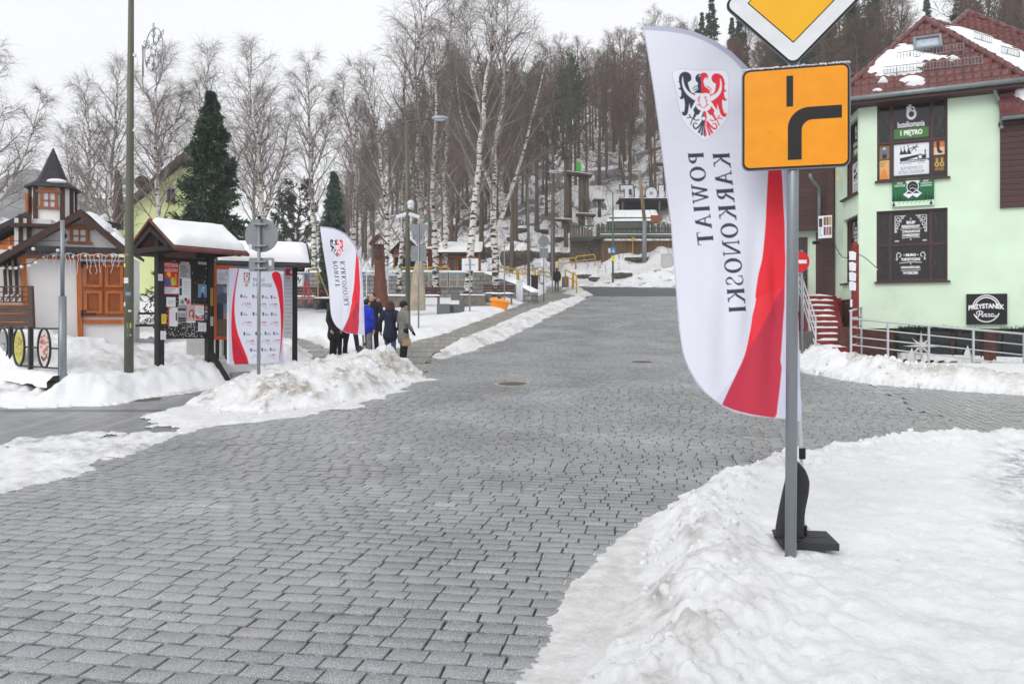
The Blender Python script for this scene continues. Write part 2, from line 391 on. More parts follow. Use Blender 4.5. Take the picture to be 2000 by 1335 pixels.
def sett_nodes(m):
    N = m.node_tree.nodes; L = m.node_tree.links; N.clear()
    o = N.new('ShaderNodeOutputMaterial'); b = N.new('ShaderNodeBsdfPrincipled'); L.new(b.outputs[0], o.inputs[0])
    tc = N.new('ShaderNodeTexCoord')
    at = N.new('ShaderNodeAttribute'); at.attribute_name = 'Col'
    v = N.new('ShaderNodeTexNoise'); v.inputs['Scale'].default_value = 130; v.inputs['Detail'].default_value = 4; v.inputs['Roughness'].default_value = .8
    L.new(tc.outputs['Object'], v.inputs['Vector'])
    r = N.new('ShaderNodeValToRGB'); e = r.color_ramp.elements
    e[0].position = .3; e[0].color = (*hexc(80, 83, 86), 1); e[1].position = .68; e[1].color = (*hexc(198, 200, 200), 1)
    k = r.color_ramp.elements.new(.5); k.color = (*hexc(136, 139, 142), 1)
    L.new(v.outputs['Fac'], r.inputs[0])
    mu = N.new('ShaderNodeMix'); mu.data_type = 'RGBA'; mu.blend_type = 'MULTIPLY'; mu.inputs['Factor'].default_value = 1
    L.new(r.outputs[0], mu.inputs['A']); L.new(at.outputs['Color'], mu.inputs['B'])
    # traffic film and drying patches
    n2 = N.new('ShaderNodeTexNoise'); n2.inputs['Scale'].default_value = .55; n2.inputs['Detail'].default_value = 5
    L.new(tc.outputs['Object'], n2.inputs['Vector'])
    m2 = N.new('ShaderNodeMapRange'); m2.inputs[1].default_value = .35; m2.inputs[2].default_value = .65; m2.inputs[3].default_value = .84; m2.inputs[4].default_value = 1.14
    L.new(n2.outputs['Fac'], m2.inputs[0])
    m3 = N.new('ShaderNodeMix'); m3.data_type = 'RGBA'; m3.blend_type = 'MULTIPLY'; m3.inputs['Factor'].default_value = 1
    L.new(mu.outputs['Result'], m3.inputs['A']); L.new(m2.outputs[0], m3.inputs['B']); L.new(m3.outputs['Result'], b.inputs['Base Color'])
    rr = N.new('ShaderNodeMapRange'); rr.inputs[1].default_value = .35; rr.inputs[2].default_value = .65; rr.inputs[3].default_value = .16; rr.inputs[4].default_value = .44
    L.new(n2.outputs['Fac'], rr.inputs[0]); L.new(rr.outputs[0], b.inputs['Roughness'])
    b.inputs['Specular IOR Level'].default_value = .55
    n3 = N.new('ShaderNodeTexNoise'); n3.inputs['Scale'].default_value = 60; n3.inputs['Detail'].default_value = 5
    L.new(tc.outputs['Object'], n3.inputs['Vector'])
    bp = N.new('ShaderNodeBump'); bp.inputs['Strength'].default_value = .4; bp.inputs['Distance'].default_value = .005
    L.new(n3.outputs['Fac'], bp.inputs['Height']); L.new(bp.outputs[0], b.inputs['Normal'])
sett_nodes(m_sett)
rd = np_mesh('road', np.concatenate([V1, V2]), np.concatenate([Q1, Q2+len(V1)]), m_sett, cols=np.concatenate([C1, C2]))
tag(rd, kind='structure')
m_asph = mat('asphalt', hexc(82, 84, 88), rough=.5, var=.12, scale=1.2, bump=.2, bscale=40)
tag(poly_sheet('asphalt_road', ASPH, m_asph, .012, .5), kind='structure')
m_walk = mat('sidewalk_slabs', hexc(150, 148, 143), rough=.45, var=.1, scale=.9, bump=.2, bscale=25, var2=(hexc(112, 110, 106), .35, .5, .68))
WALK = GP([(560, 655), (575, 675), (600, 695), (640, 712), (770, 724), (800, 744), (838, 737), (840, 702), (868, 680), (930, 653), (1000, 622), (1062, 598), (1140, 581), (1112, 572), (1085, 558), (1066, 556), (1050, 575), (1010, 596), (950, 618), (870, 648), (800, 667), (720, 682), (640, 680), (610, 664)])
tag(poly_sheet('sidewalk', WALK, m_walk, .005, .25), kind='structure')
# ------------------------------------------------------------------ snow
def lumps(x, y, s, sc):
    w1 = worley(x/sc, y/sc, s); w2 = worley(x/(sc*.45)+5, y/(sc*.45), s+3)
    rg_ = np.abs(fbm(x/sc*1.3+3, y/sc*1.3, 3, s+9)-.5)*2
    return (np.clip(.7-w1, 0, 1)**1.4*.55+np.clip(.7-w2, 0, 1)*.25+np.clip(.5-rg_, 0, .5)*.35)*(.5+fbm(x*1.7, y*1.7, 2, s+5))
def snow_layers(x, y):
    """thickness of each kind of snow and how dirty it is"""
    x = np.asarray(x, float); y = np.asarray(y, float); out = {}
    e1 = (fbm(x*2.2, y*2.2, 4, 21)-.5); e2 = (fbm(x*.8, y*.8, 4, 22)-.5)
    # near bank beside the road sign
    d = sdf_poly(x, y, BANK)+e1*.24
    core = sstep(0, .5, d)
    ridge = np.exp(-((d-.42)/.30)**2)
    far = np.clip((y-5)/4, 0, 1)
    t = core*(.17+.05*e2+.05*e1*.8)+ridge*(.06+.11*(fbm(x*3.1, y*3.1, 3, 41)-.35)*(1-.4*far))
    lp = lumps(x+.15*e1, y, 51, .15)
    t = t+np.clip(1.25-np.abs(d-.5)/.75, 0, 1)*core*lp*.125
    t = t+core*((fbm(x*7, y*7, 4, 61, .65)-.5)*.062+(fbm(x*1.3, y*1.3, 3, 63)-.5)*.07-.028*np.clip(.42-worley(x*1.5, y*1.5, 66), 0, 1)*2)
    iced = sstep(.3, .8, (x-.55*y+.25+e2*1.5)/1.6)*sstep(3.6, 5.2, y)*sstep(9.6, 8.2, y)
    t = t-.05*iced*core
    dirt = np.clip(1-np.abs(d-.3)/.55, 0, 1)*sstep(.42, .8, fbm(x*4.1, y*4.1, 4, 71))*.9+.14*sstep(.55, .8, fbm(x*1.4, y*1.4, 4, 72))
    out['bank'] = (np.where(d > 0, t, -.05+d*.3), dirt, iced*.95+.16*sstep(.6, .78, fbm(x*1.1, y*2., 4, 73)))
    # thin packed apron with a tyre track
    d = sdf_poly(x, y, APRON)+e1*.12
    along = x*.40+y*.92; across = x*.92-y*.40
    tr = .5+.5*np.sin(along*105+3*np.sin(across*9))
    t = sstep(-.02, .22, d)*.034+(fbm(x*9, y*9, 3, 81)-.5)*.016-.006*tr*(np.sin(across*14+1) > -.2)
    out['apron'] = (np.where(d > -.03, t-.004, -.05), .26+.3*fbm(x*5, y*5, 3, 82), 0*d)
    # ploughed pile by the crossing
    d = sdf_poly(x, y, PILE)+e1*.3
    a = np.clip((x+7.6)/5.4, 0, 1)
    hgt = np.interp(x, [-8, -7, -5.6, -4.4, -3.4, -2.9, -2.3, -1.6], [.10, .19, .29, .37, .54, .68, .38, .1])
    side_ = np.clip(d/np.where(y > 16.8, .7, 1.15), 0, 1)
    t = hgt*(side_**.62)*(.86+.3*e2)+lumps(x+.2*e1, y, 91, .34)*.26*np.clip(d*2, 0, 1)+(fbm(x*6, y*6, 4, 92, .65)-.5)*.19*np.clip(d*3, 0, 1)
    dirt = sstep(.46, .74, fbm(x*1.9, y*1.9+.5, 4, 93))*.95*np.clip(1.5-t*.8, .2, 1)+.25
    out['pile'] = (np.where(d > 0, t, -.05+d*.2), dirt*np.clip(d*4, 0, 1), 0*d)
    # trampled snow between pile and slush
    t = (fbm(x*1.6, y*1.6, 4, 101)-.46)*.14
    d0 = sdf_poly(x, y, GP([(300, 812), (380, 790), (470, 752), (560, 735), (840, 742), (700, 792), (640, 800), (560, 822), (430, 836), (340, 850)]))+e2*.6
    out['skirt'] = (np.where(d0 > -.3, np.minimum(.045, t+d0*.16), -.05), .35+.4*e2, 0*d)
    # slush at the lower left and the line along the kerb
    d = sdf_poly(x, y, SLUSH)+e1*.5+e2*.4
    t = np.minimum(.03, d*.10)+(fbm(x*2.7, y*2.7, 5, 103, .6)-.5)*.15
    dl = .13-dist_line(x, y, CURB)+e1*.14
    t2 = np.minimum(.06, dl*.5)
    out['slush'] = (np.maximum(np.where(d > -.1, t, -.05), t2), .40*fbm(x*2, y*2, 4, 104)+.25*sstep(.5, .75, fbm(x*4, y*4, 3, 105)), .75*sstep(.4, .7, fbm(x*1.3+4, y*2.6, 4, 106)))
    # left side: kiosk and notice boards
    d = sdf_poly(x, y, LEFT)+e1*.3+e2*.3
    rf = ((x+8.4)*-.603+(y-14.25)*-.798); t = .10*sstep(0, .5, d)+.30*sstep(.1, .8, d)*(1-sstep(-.15, .15, rf)*sstep(-8.2, -8.5, x))+.10*e2*sstep(.2, 1.5, d)
    for cx, cy, r, hh in ((-9.2, 16.3, 1.6, .30), (-11.3, 16.4, 1.6, .42), (-8.6, 17.6, 1.2, .12), (-10.3, 16.6, 1.6, .30), (-7.4, 19.6, 1.3, .12), (-8.3, 15.4, .8, .12), (-5.5, 16.6, 1.2, .16), (-8.9, 20.4, 2.2, .2)):
        q = np.clip(1-((x-cx)**2+(y-cy)**2)/(r*r), 0, 1); t = t+hh*q*q*(3-2*q)*sstep(0, .4, d)
    t = t+(fbm(x*4, y*4, 4, 111, .6)-.5)*.17*sstep(0, .5, d)+lumps(x, y, 112, .4)*.16*sstep(0, .6, d)
    out['left'] = (np.where(d > 0, t, -.05+d*.2), .62*sstep(.46, .7, fbm(x*1.3, y*1.3, 4, 113))*np.clip(1.25-d*.35, .2, 1), 0*d)
    # strip ploughed between road and footway
    d = sdf_poly(x, y, STRIP)+e1*.35
    t = .17*sstep(0, .7, d)+lumps(x, y, 121, .4)*.22*np.clip(d*2, 0, 1)+.05*e1
    out['strip'] = (np.where(d > 0, t, -.05+d*.2), .3+.6*sstep(.5, .75, fbm(x*1.6, y*1.6, 4, 123)), 0*d)
    # square behind the footway
    d = sdf_poly(x, y, PLAZA)+e1*.3
    bank_ = np.exp(-((d-.9)/.9)**2)
    t = .13*sstep(0, .7, d)+.24*bank_*(.6+e2)+.08*e2+(fbm(x*2.5, y*2.5, 3, 131)-.5)*.06
    t = t+.30*np.exp(-((x+8.2)**2/9+(y-25.6)**2/1.6))
    out['plaza'] = (np.where(d > 0, t, -.05+d*.2), .45*bank_*sstep(.5, .72, fbm(x*1.5, y*1.5, 4, 133))+.1*e2, 0*d)
    d = np.maximum(sdf_poly(x, y, FAR), sdf_poly(x, y, ISL))+e2*.5
    t = .18*sstep(0, .8, d)+.2*np.exp(-((d-.6)/.6)**2)*(.5+e1)+.05*e2
    out['far'] = (np.where(d > 0, t, -.05), .5*np.exp(-(d/.8)**2)+.1, 0*d)
    # along the green building
    d = sdf_poly(x, y, BUILD)+e1*.3
    front = np.exp(-((d-.85)/.7)**2)*np.interp(x, [8, 9.6, 11.2, 14], [.34, .26, .10, .06])
    t = .13*sstep(0, .6, d)+front*(.75+.7*e1)+lumps(x, y, 141, .32)*.38*front/.42+.05*e2-.03*sstep(.8, 2.0, d)
    t = np.where(sdf_poly(x, y, TRENCH) > -.12, -.1, t)
    out['build'] = (np.where(d > 0, t, -.05+d*.2), 1.1*front/.42*sstep(.42, .68, fbm(x*2.0, y*2.0, 4, 143))+.1*np.exp(-(d/.5)**2), 0*d)
    return out
def surf(x, y):
    """height of whatever one stands on at x, y"""
    x = np.array([float(x)]); y = np.array([float(y)])
    L_ = snow_layers(x, y); return float(ground_h(x, y)[0]+max(0, max(v[0][0] for v in L_.values())))
m_snow = bpy.data.materials.new('snow'); m_snow.use_nodes = True
def snow_nodes(m):
    N = m.node_tree.nodes; L = m.node_tree.links; b = N['Principled BSDF']
    b.inputs['Roughness'].default_value = .55; b.inputs['Specular IOR Level'].default_value = .25
    tc = N.new('ShaderNodeTexCoord'); a = N.new('ShaderNodeAttribute'); a.attribute_name = 'dirt'; ic = N.new('ShaderNodeAttribute'); ic.attribute_name = 'ice'
    n = N.new('ShaderNodeTexNoise'); n.inputs['Scale'].default_value = 7; n.inputs['Detail'].default_value = 7; n.inputs['Roughness'].default_value = .7
    L.new(tc.outputs['Object'], n.inputs['Vector'])
    mr = N.new('ShaderNodeMapRange'); mr.inputs[1].default_value = .35; mr.inputs[2].default_value = .75; mr.inputs[3].default_value = .15; mr.inputs[4].default_value = 1.5
    L.new(n.outputs['Fac'], mr.inputs[0])
    mm = N.new('ShaderNodeMath'); mm.operation = 'MULTIPLY'; mm.use_clamp = True; L.new(a.outputs['Fac'], mm.inputs[0]); L.new(mr.outputs[0], mm.inputs[1])
    m1 = N.new('ShaderNodeMix'); m1.data_type = 'RGBA'; m1.inputs['A'].default_value = (.84, .85, .87, 1); m1.inputs['B'].default_value = (*hexc(158, 149, 137), 1)
    L.new(mm.outputs[0], m1.inputs['Factor'])
    # grit frozen in
    g = N.new('ShaderNodeTexNoise'); g.inputs['Scale'].default_value = 42; g.inputs['Detail'].default_value = 3; L.new(tc.outputs['Object'], g.inputs['Vector'])
    gr = N.new('ShaderNodeMapRange'); gr.inputs[1].default_value = .66; gr.inputs[2].default_value = .74; gr.inputs[3].default_value = 0; gr.inputs[4].default_value = .55; L.new(g.outputs['Fac'], gr.inputs[0])
    g2 = N.new('ShaderNodeMath'); g2.operation = 'MULTIPLY'; L.new(gr.outputs[0], g2.inputs[0])
    g3 = N.new('ShaderNodeMath'); g3.operation = 'MULTIPLY_ADD'; L.new(a.outputs['Fac'], g3.inputs[0]); g3.inputs[1].default_value = .95; g3.inputs[2].default_value = .05; L.new(g3.outputs[0], g2.inputs[1])
    m2 = N.new('ShaderNodeMix'); m2.data_type = 'RGBA'; L.new(g2.outputs[0], m2.inputs['Factor']); L.new(m1.outputs['Result'], m2.inputs['A']); m2.inputs['B'].default_value = (*hexc(84, 74, 62), 1)
    # bare wet ice
    i1 = N.new('ShaderNodeMapRange'); i1.inputs[1].default_value = .42; i1.inputs[2].default_value = .66; L.new(n.outputs['Fac'], i1.inputs[0])
    i2 = N.new('ShaderNodeMath'); i2.operation = 'MULTIPLY'; L.new(i1.outputs[0], i2.inputs[0]); L.new(ic.outputs['Fac'], i2.inputs[1])
    m3 = N.new('ShaderNodeMix'); m3.data_type = 'RGBA'; L.new(i2.outputs[0], m3.inputs['Factor']); L.new(m2.outputs['Result'], m3.inputs['A']); m3.inputs['B'].default_value = (*hexc(120, 124, 132), 1)
    L.new(m3.outputs['Result'], b.inputs['Base Color'])
    nb = N.new('ShaderNodeTexNoise'); nb.inputs['Scale'].default_value = 34; nb.inputs['Detail'].default_value = 8; nb.inputs['Roughness'].default_value = .75; L.new(tc.outputs['Object'], nb.inputs['Vector'])
    bp = N.new('ShaderNodeBump'); bp.inputs['Strength'].default_value = .7; bp.inputs['Distance'].default_value = .03; L.new(nb.outputs['Fac'], bp.inputs['Height']); L.new(bp.outputs[0], b.inputs['Normal'])
snow_nodes(m_snow)
ygr = [2.2]
while ygr[-1] < 92: ygr.append(ygr[-1]*1.0056+.002)
ygr = np.array(ygr); sgr = np.concatenate([np.arange(-1.6, -.78, .012), np.arange(-.78, .78, .0034), np.arange(.78, 1.8, .012)])
S_, Yg = np.meshgrid(sgr, ygr); Xg = S_*Yg
V = np.stack([Xg, Yg], -1).reshape(-1, 2)
LAY = snow_layers(V[:, 0], V[:, 1])
T = np.stack([LAY[k][0] for k in LAY], 0); win = T.argmax(0); tmax = T.max(0)
D = np.take_along_axis(np.stack([LAY[k][1]+0*V[:, 0] for k in LAY], 0), win[None], 0)[0]
I = np.take_along_axis(np.stack([LAY[k][2]+0*V[:, 0] for k in LAY], 0), win[None], 0)[0]
inroad = sdf_poly(V[:, 0], V[:, 1], ROAD) > 0
Z = ground_h(V[:, 0], V[:, 1])+np.where(inroad, np.maximum(tmax, -.03)+.004, tmax)-.004
V3 = np.concatenate([V, Z[:, None]], 1)
nx = len(sgr); ny = len(ygr)
i = np.arange(nx-1)[None, :]+np.arange(ny-1)[:, None]*nx
Q = np.stack([i, i+1, i+nx+1, i+nx], -1).reshape(-1, 4)
Q = Q[(tmax[Q] > -.012).any(1) & ~((T.argmax(0)[Q] == list(LAY).index('left')) & (tmax[Q] < -.2)).any(1)]
qc = win[Q[:, 0]]
names = list(LAY)
def snow_obj(keys, name):
    k = np.isin(qc, [names.index(a) for a in keys]); v, q, d, ii = compact(V3, Q[k], np.clip(D, 0, 1), np.clip(I, 0, 1))
    return np_mesh(name, v, q, m_snow, smooth=True, extra={'dirt': d, 'ice': ii})
tag(snow_obj(['bank'], 'snow_bank'), 'wide trampled white snow bank around the road sign base', 'snow bank', kind='stuff')
tag(snow_obj(['apron'], 'packed_snow'), 'thin packed grey snow with a tyre track at the road edge', 'packed snow', kind='stuff')
tag(snow_obj(['pile'], 'snow_pile'), 'ploughed dirty snow pile in front of the red and white banner and the small flag', 'snow pile', kind='thing')
tag(snow_obj(['slush', 'skirt'], 'slush_snow'), 'thin wet slush along the left kerb', 'slush', kind='stuff')
tag(snow_obj(['strip'], 'snow_ridge'), 'low ridge of ploughed snow between road and footway', 'snow ridge', kind='stuff')
tag(snow_obj(['left', 'plaza', 'far'], 'snow'), 'snow covering the square and the verges', 'snow', kind='stuff')
tag(snow_obj(['build'], 'verge_snow'), 'dirty ploughed snow along the railing of the green building', 'snow', kind='stuff')
# loose lumps thrown up by the plough
def chunk(n=1):
    bm = bmesh.new(); bmesh.ops.create_icosphere(bm, subdivisions=2, radius=1)
    v = np.array([p.co[:] for p in bm.verts]); f = np.array([[q.index for q in a.verts] for a in bm.faces]); bm.free(); return v, f
CV, CF = chunk()
def lump_field(name, pts, label):
    Vs = []; Fs = []; Ds = []
    for k, (x, y, r, dd) in enumerate(pts):
        z = surf(x, y); M = np.array(Euler(RNG.uniform(0, 6, 3)).to_matrix())
        q = CV*(.55+.5*worley(CV[:, 0]*1.2+k*3.1, CV[:, 1]*1.2+CV[:, 2]*1.6, 7)+.5*fbm(CV[:, 0]*2.3+k*3.1, CV[:, 1]*2.3+CV[:, 2]*2.3, 2, 7))[:, None]
        q = (q*np.array([1, RNG.uniform(.65, 1), RNG.uniform(.5, .85)])) @ M.T*r+np.array([x, y, z-r*.1])
        Fs.append(CF+len(Vs)*len(CV)); Vs.append(q); Ds.append(np.full(len(CV), dd))
    D_ = np.concatenate(Ds)
    tag(np_mesh(name, np.concatenate(Vs), np.concatenate(Fs), m_snow, smooth=False, extra={'dirt': D_, 'ice': D_*0}), label, 'snow lumps', kind='stuff')
def on_edge(poly, n, lo, hi, rr, span, dirty=.35, keep=None):
    P = np.array(poly[span[0]:span[1]]); seg = np.linalg.norm(np.diff(P, axis=0), axis=1); cs = np.concatenate([[0], np.cumsum(seg)]); out = []
    while len(out) < n:
        t = RNG.uniform(0, cs[-1]); k = min(int(np.searchsorted(cs, t))-1, len(seg)-1); k = max(k, 0)
        a = P[k]+(P[k+1]-P[k])*((t-cs[k])/seg[k]); nv = np.array([(P[k+1]-P[k])[1], -(P[k+1]-P[k])[0]])/seg[k]
        q = a+nv*RNG.uniform(min(lo, hi), max(lo, hi))
        out.append((q[0], q[1], rr[0]*(rr[1]/rr[0])**(RNG.random()**1.8), RNG.uniform(.15, .6) if RNG.random() < dirty else RNG.uniform(0, .15)))
    return out
pts = on_edge(BANK, 260, .02, .75, (.010, .042), (1, 12), .3)+on_edge(BANK, 60, .1, .5, (.012, .05), (10, 18), .15)+on_edge(BANK, 60, .3, 2.5, (.008, .035), (1, 14), .3)
lump_field('snow_lumps', pts, 'lumps of broken snow along the near bank edge')
lump_field('snow_clods', [(x, y, r, d) for x, y, r, d in on_edge(PILE, 80, -.95, .1, (.02, .09), (0, 8), .5)]+on_edge(BUILD, 70, -1.3, .0, (.025, .10), (2, 6), .6), 'dirty clods of ploughed snow')
# ------------------------------------------------------------------ wooded hillside
m_hill = mat('snowy_hillside', (.8, .81, .84), rough=.8, var=.1, scale=.8, bump=.6, bscale=3, var2=(hexc(92, 76, 64), 1.1, .53, .64))
xs = axis(-130, 260, -30, 30, .7, 1.08); ys = np.concatenate([np.arange(48, 112, .7), np.arange(112, 330, 4.)])
V, Q = grid_mesh(xs, ys, lambda X, Y: prof(Y)+hill(X, Y)+.012, 'hillside', None)
hq = V[:, 1]-np.interp(V[:, 0], _hx, _hy)
Q = Q[(hq[Q] > -1.2).all(1)]; V, Q = compact(V, Q)
tag(np_mesh('hillside', V, Q, m_hill, smooth=True), kind='structure')
def tubes(P, R, k):
    n, m, _ = P.shape
    t = np.gradient(P, axis=1); t /= np.linalg.norm(t, axis=2, keepdims=True)+1e-9
    a = np.where(np.abs(t[:, :, 2:3]) > .9, np.array([1., 0, 0]), np.array([0, 0, 1.]))
    a = np.repeat(a[:, :1], m, 1)
    x = np.cross(t, a); x /= np.linalg.norm(x, axis=2, keepdims=True)+1e-9; y = np.cross(t, x)
    ang = np.arange(k)*2*PI/k
    ring = P[:, :, None]+(x[:, :, None]*np.cos(ang)[None, None, :, None]+y[:, :, None]*np.sin(ang)[None, None, :, None])*R[:, :, None, None]
    V = ring.reshape(-1, 3)
    b = (np.arange(n)*m*k)[:, None, None]+(np.arange(m-1)*k)[None, :, None]
    j = np.arange(k)[None, None, :]; j2 = (j+1) % k
    Q = np.stack([b+j, b+j2, b+k+j2, b+k+j], -1).reshape(-1, 4)
    return V, Q
def grow(start, d, L, r0, r1, m, wob, grav, rng):
    n = len(start); P = np.zeros((n, m+1, 3)); P[:, 0] = start; d = d/np.linalg.norm(d, axis=1, keepdims=True)
    for j in range(m):
        P[:, j+1] = P[:, j]+d*(L/m)[:, None]
        d = d+rng.normal(0, wob, (n, 3)); d[:, 2] += grav*(j+1)/m
        d /= np.linalg.norm(d, axis=1, keepdims=True)
    t = np.linspace(0, 1, m+1)[None]
    R = r0[:, None]+(r1-r0)[:, None]*t
    return P, R
def spawn(P, R, nc, t0, t1, ang, rng, jit=.25, up=0.):
    """nc children for each parent polyline: start points, directions, parent radius, position along"""
    n, m, _ = P.shape
    t = np.clip(t0+(t1-t0)*(np.arange(nc)[None]+rng.uniform(0, 1, (n, nc)))/nc, 0, .999)
    f = t*(m-1); k = f.astype(int); fr = (f-k)[..., None]; I = np.arange(n)[:, None]
    p = P[I, k]*(1-fr)+P[I, k+1]*fr; d = P[I, k+1]-P[I, k]; d /= np.linalg.norm(d, axis=2, keepdims=True)+1e-9
    r = R[I, k]*(1-fr[..., 0])+R[I, k+1]*fr[..., 0]
    az = (np.arange(nc)*2.399)[None]+rng.uniform(0, 2*PI, (n, 1))+rng.normal(0, .4, (n, nc))
    a = np.where(np.abs(d[..., 2:3]) > .9, np.array([1., 0, 0]), np.array([0, 0, 1.]))
    x = np.cross(d, a); x /= np.linalg.norm(x, axis=2, keepdims=True)+1e-9; y = np.cross(d, x)
    th = np.asarray(ang)+rng.normal(0, jit, (n, nc))
    c = d*np.cos(th)[..., None]+(x*np.cos(az)[..., None]+y*np.sin(az)[..., None])*np.sin(th)[..., None]
    c[..., 2] += up
    return p.reshape(-1, 3), c.reshape(-1, 3), r.ravel(), t.ravel()
def joinm(parts):
    Vs = []; Qs = []; o = 0
    for v, q in parts: Vs.append(v); Qs.append(q+o); o += len(v)
    return np.concatenate(Vs), np.concatenate(Qs)
m_birch = mat('birch_bark', hexc(212, 208, 202), rough=.8, var=.14, scale=3, stretch=(1, 1, .5), bump=.3)
def bark_nodes(m):
    N = m.node_tree.nodes; L = m.node_tree.links; b = N['Principled BSDF']; src = b.inputs['Base Color'].links[0].from_socket
    tc = N.new('ShaderNodeTexCoord'); mp = N.new('ShaderNodeMapping'); mp.inputs['Scale'].default_value = (1.6, 1.6, 6); L.new(tc.outputs['Object'], mp.inputs[0])
    n = N.new('ShaderNodeTexNoise'); n.inputs['Scale'].default_value = 1.5; n.inputs['Detail'].default_value = 4; L.new(mp.outputs[0], n.inputs['Vector'])
    sp = N.new('ShaderNodeSeparateXYZ'); L.new(tc.outputs['Object'], sp.inputs[0])
    lo = N.new('ShaderNodeMapRange'); lo.inputs[1].default_value = 0; lo.inputs[2].default_value = 4; lo.inputs[3].default_value = .14; lo.inputs[4].default_value = 0; L.new(sp.outputs['Z'], lo.inputs[0])
    ad = N.new('ShaderNodeMath'); L.new(n.outputs['Fac'], ad.inputs[0]); L.new(lo.outputs[0], ad.inputs[1])
    r = N.new('ShaderNodeMapRange'); r.inputs[1].default_value = .54; r.inputs[2].default_value = .6; L.new(ad.outputs[0], r.inputs[0])
    mx_ = N.new('ShaderNodeMix'); mx_.data_type = 'RGBA'; L.new(r.outputs[0], mx_.inputs['Factor']); L.new(src, mx_.inputs['A']); mx_.inputs['B'].default_value = (*hexc(52, 47, 44), 1)
    L.new(mx_.outputs['Result'], b.inputs['Base Color'])
bark_nodes(m_birch)
m_twig = mat('birch_twigs', hexc(122, 110, 107), rough=.85, var=.2, scale=.6)
m_limb = mat('pale_limbs', hexc(138, 130, 125), rough=.85, var=.25, scale=2)
m_bark = mat('brown_bark', hexc(98, 86, 76), rough=.9, var=.35, scale=2.5, stretch=(1, 1, .25), bump=.5)
m_btwig = mat('brown_twigs', hexc(110, 86, 78), rough=.9, var=.25, scale=.5)
m_needle = mat('spruce_needles', hexc(62, 82, 66), rough=.7, var=.45, scale=1.8)
m_needle2 = mat('blue_spruce_needles', hexc(84, 104, 92), rough=.7, var=.4, scale=2.5)
m_pine = mat('pine_needles', hexc(66, 74, 58), rough=.75, var=.4, scale=.8)
VARS = {}
def birch(seed, H, lean=0., fork=None, dens=1., az=0., twl=1., bend=0.):
    rng = np.random.default_rng(seed); m = 14
    tz = np.linspace(0, 1, m+1)
    off = lean*H*(tz**1.3)+bend*H*np.sin(tz*PI)
    P = np.zeros((1, m+1, 3)); P[0, :, 2] = tz*H
    wx = np.cumsum(rng.normal(0, .012*H, m+1))*tz; wy = np.cumsum(rng.normal(0, .008*H, m+1))*tz
    P[0, :, 0] = off*math.cos(az)+wx; P[0, :, 1] = off*math.sin(az)+wy
    r0 = H*.0112+.03
    R = (r0*(1-tz)**.8+.012)[None]; R[0, 0] *= 1.35
    parts = [tubes(P, R, 9)]
    mains = [(P, R)]
    if fork:
        for ft, fa, fl in fork:
            k = int(ft*m); s = P[0, k][None]; d = np.array([[math.cos(fa)*.42, math.sin(fa)*.42, 1.]])
            P2, R2 = grow(s, d, np.array([H*fl]), np.array([R[0, k]*.75]), np.array([.012]), 10, .05, .22, rng)
            parts.append(tubes(P2, R2, 7)); mains.append((P2, R2))
    tr = joinm(parts); limbs = []; tw = []
    for P_, R_ in mains:
        HL = P_[0, -1, 2]-P_[0, 0, 2]
        nl = int((30 if P_ is P else 16)*dens)
        s, d, r, t = spawn(P_, R_, nl, .26 if P_ is P else .12, .99, .68, rng, .13, .15)
        L = HL*(.33*(1-t)**.75+.05)*rng.uniform(.7, 1.2, len(t))
        P1, R1 = grow(s, d, L, np.minimum(r*.5, .055)+.004, np.full(len(t), .006), 8, .07, .05, rng)
        limbs.append(tubes(P1, R1, 5))
        s, d, r, t1 = spawn(P1, R1, 9, .15, 1, .65, rng, .2, .05)
        L2 = np.repeat(L, 9)*(.36*(1-t1)+.12)*rng.uniform(.7, 1.3, len(t1))
        P2, R2 = grow(s, d, L2, np.minimum(r*.6, .018)+.003, np.full(len(t1), .005), 5, .1, -.12, rng)
        tw.append(tubes(P2, R2, 3))
        s, d, r, t2 = spawn(P2, R2, 8, .2, 1, .6, rng, .25, -.05)
        L3 = twl*rng.uniform(.35, 1.25, len(t2))*H/17
        P3, R3 = grow(s, d, L3, np.full(len(t2), .0056), np.full(len(t2), .003), 4, .16, -.5, rng)
        tw.append(tubes(P3, R3, 3))
    return tr, joinm(limbs), joinm(tw)
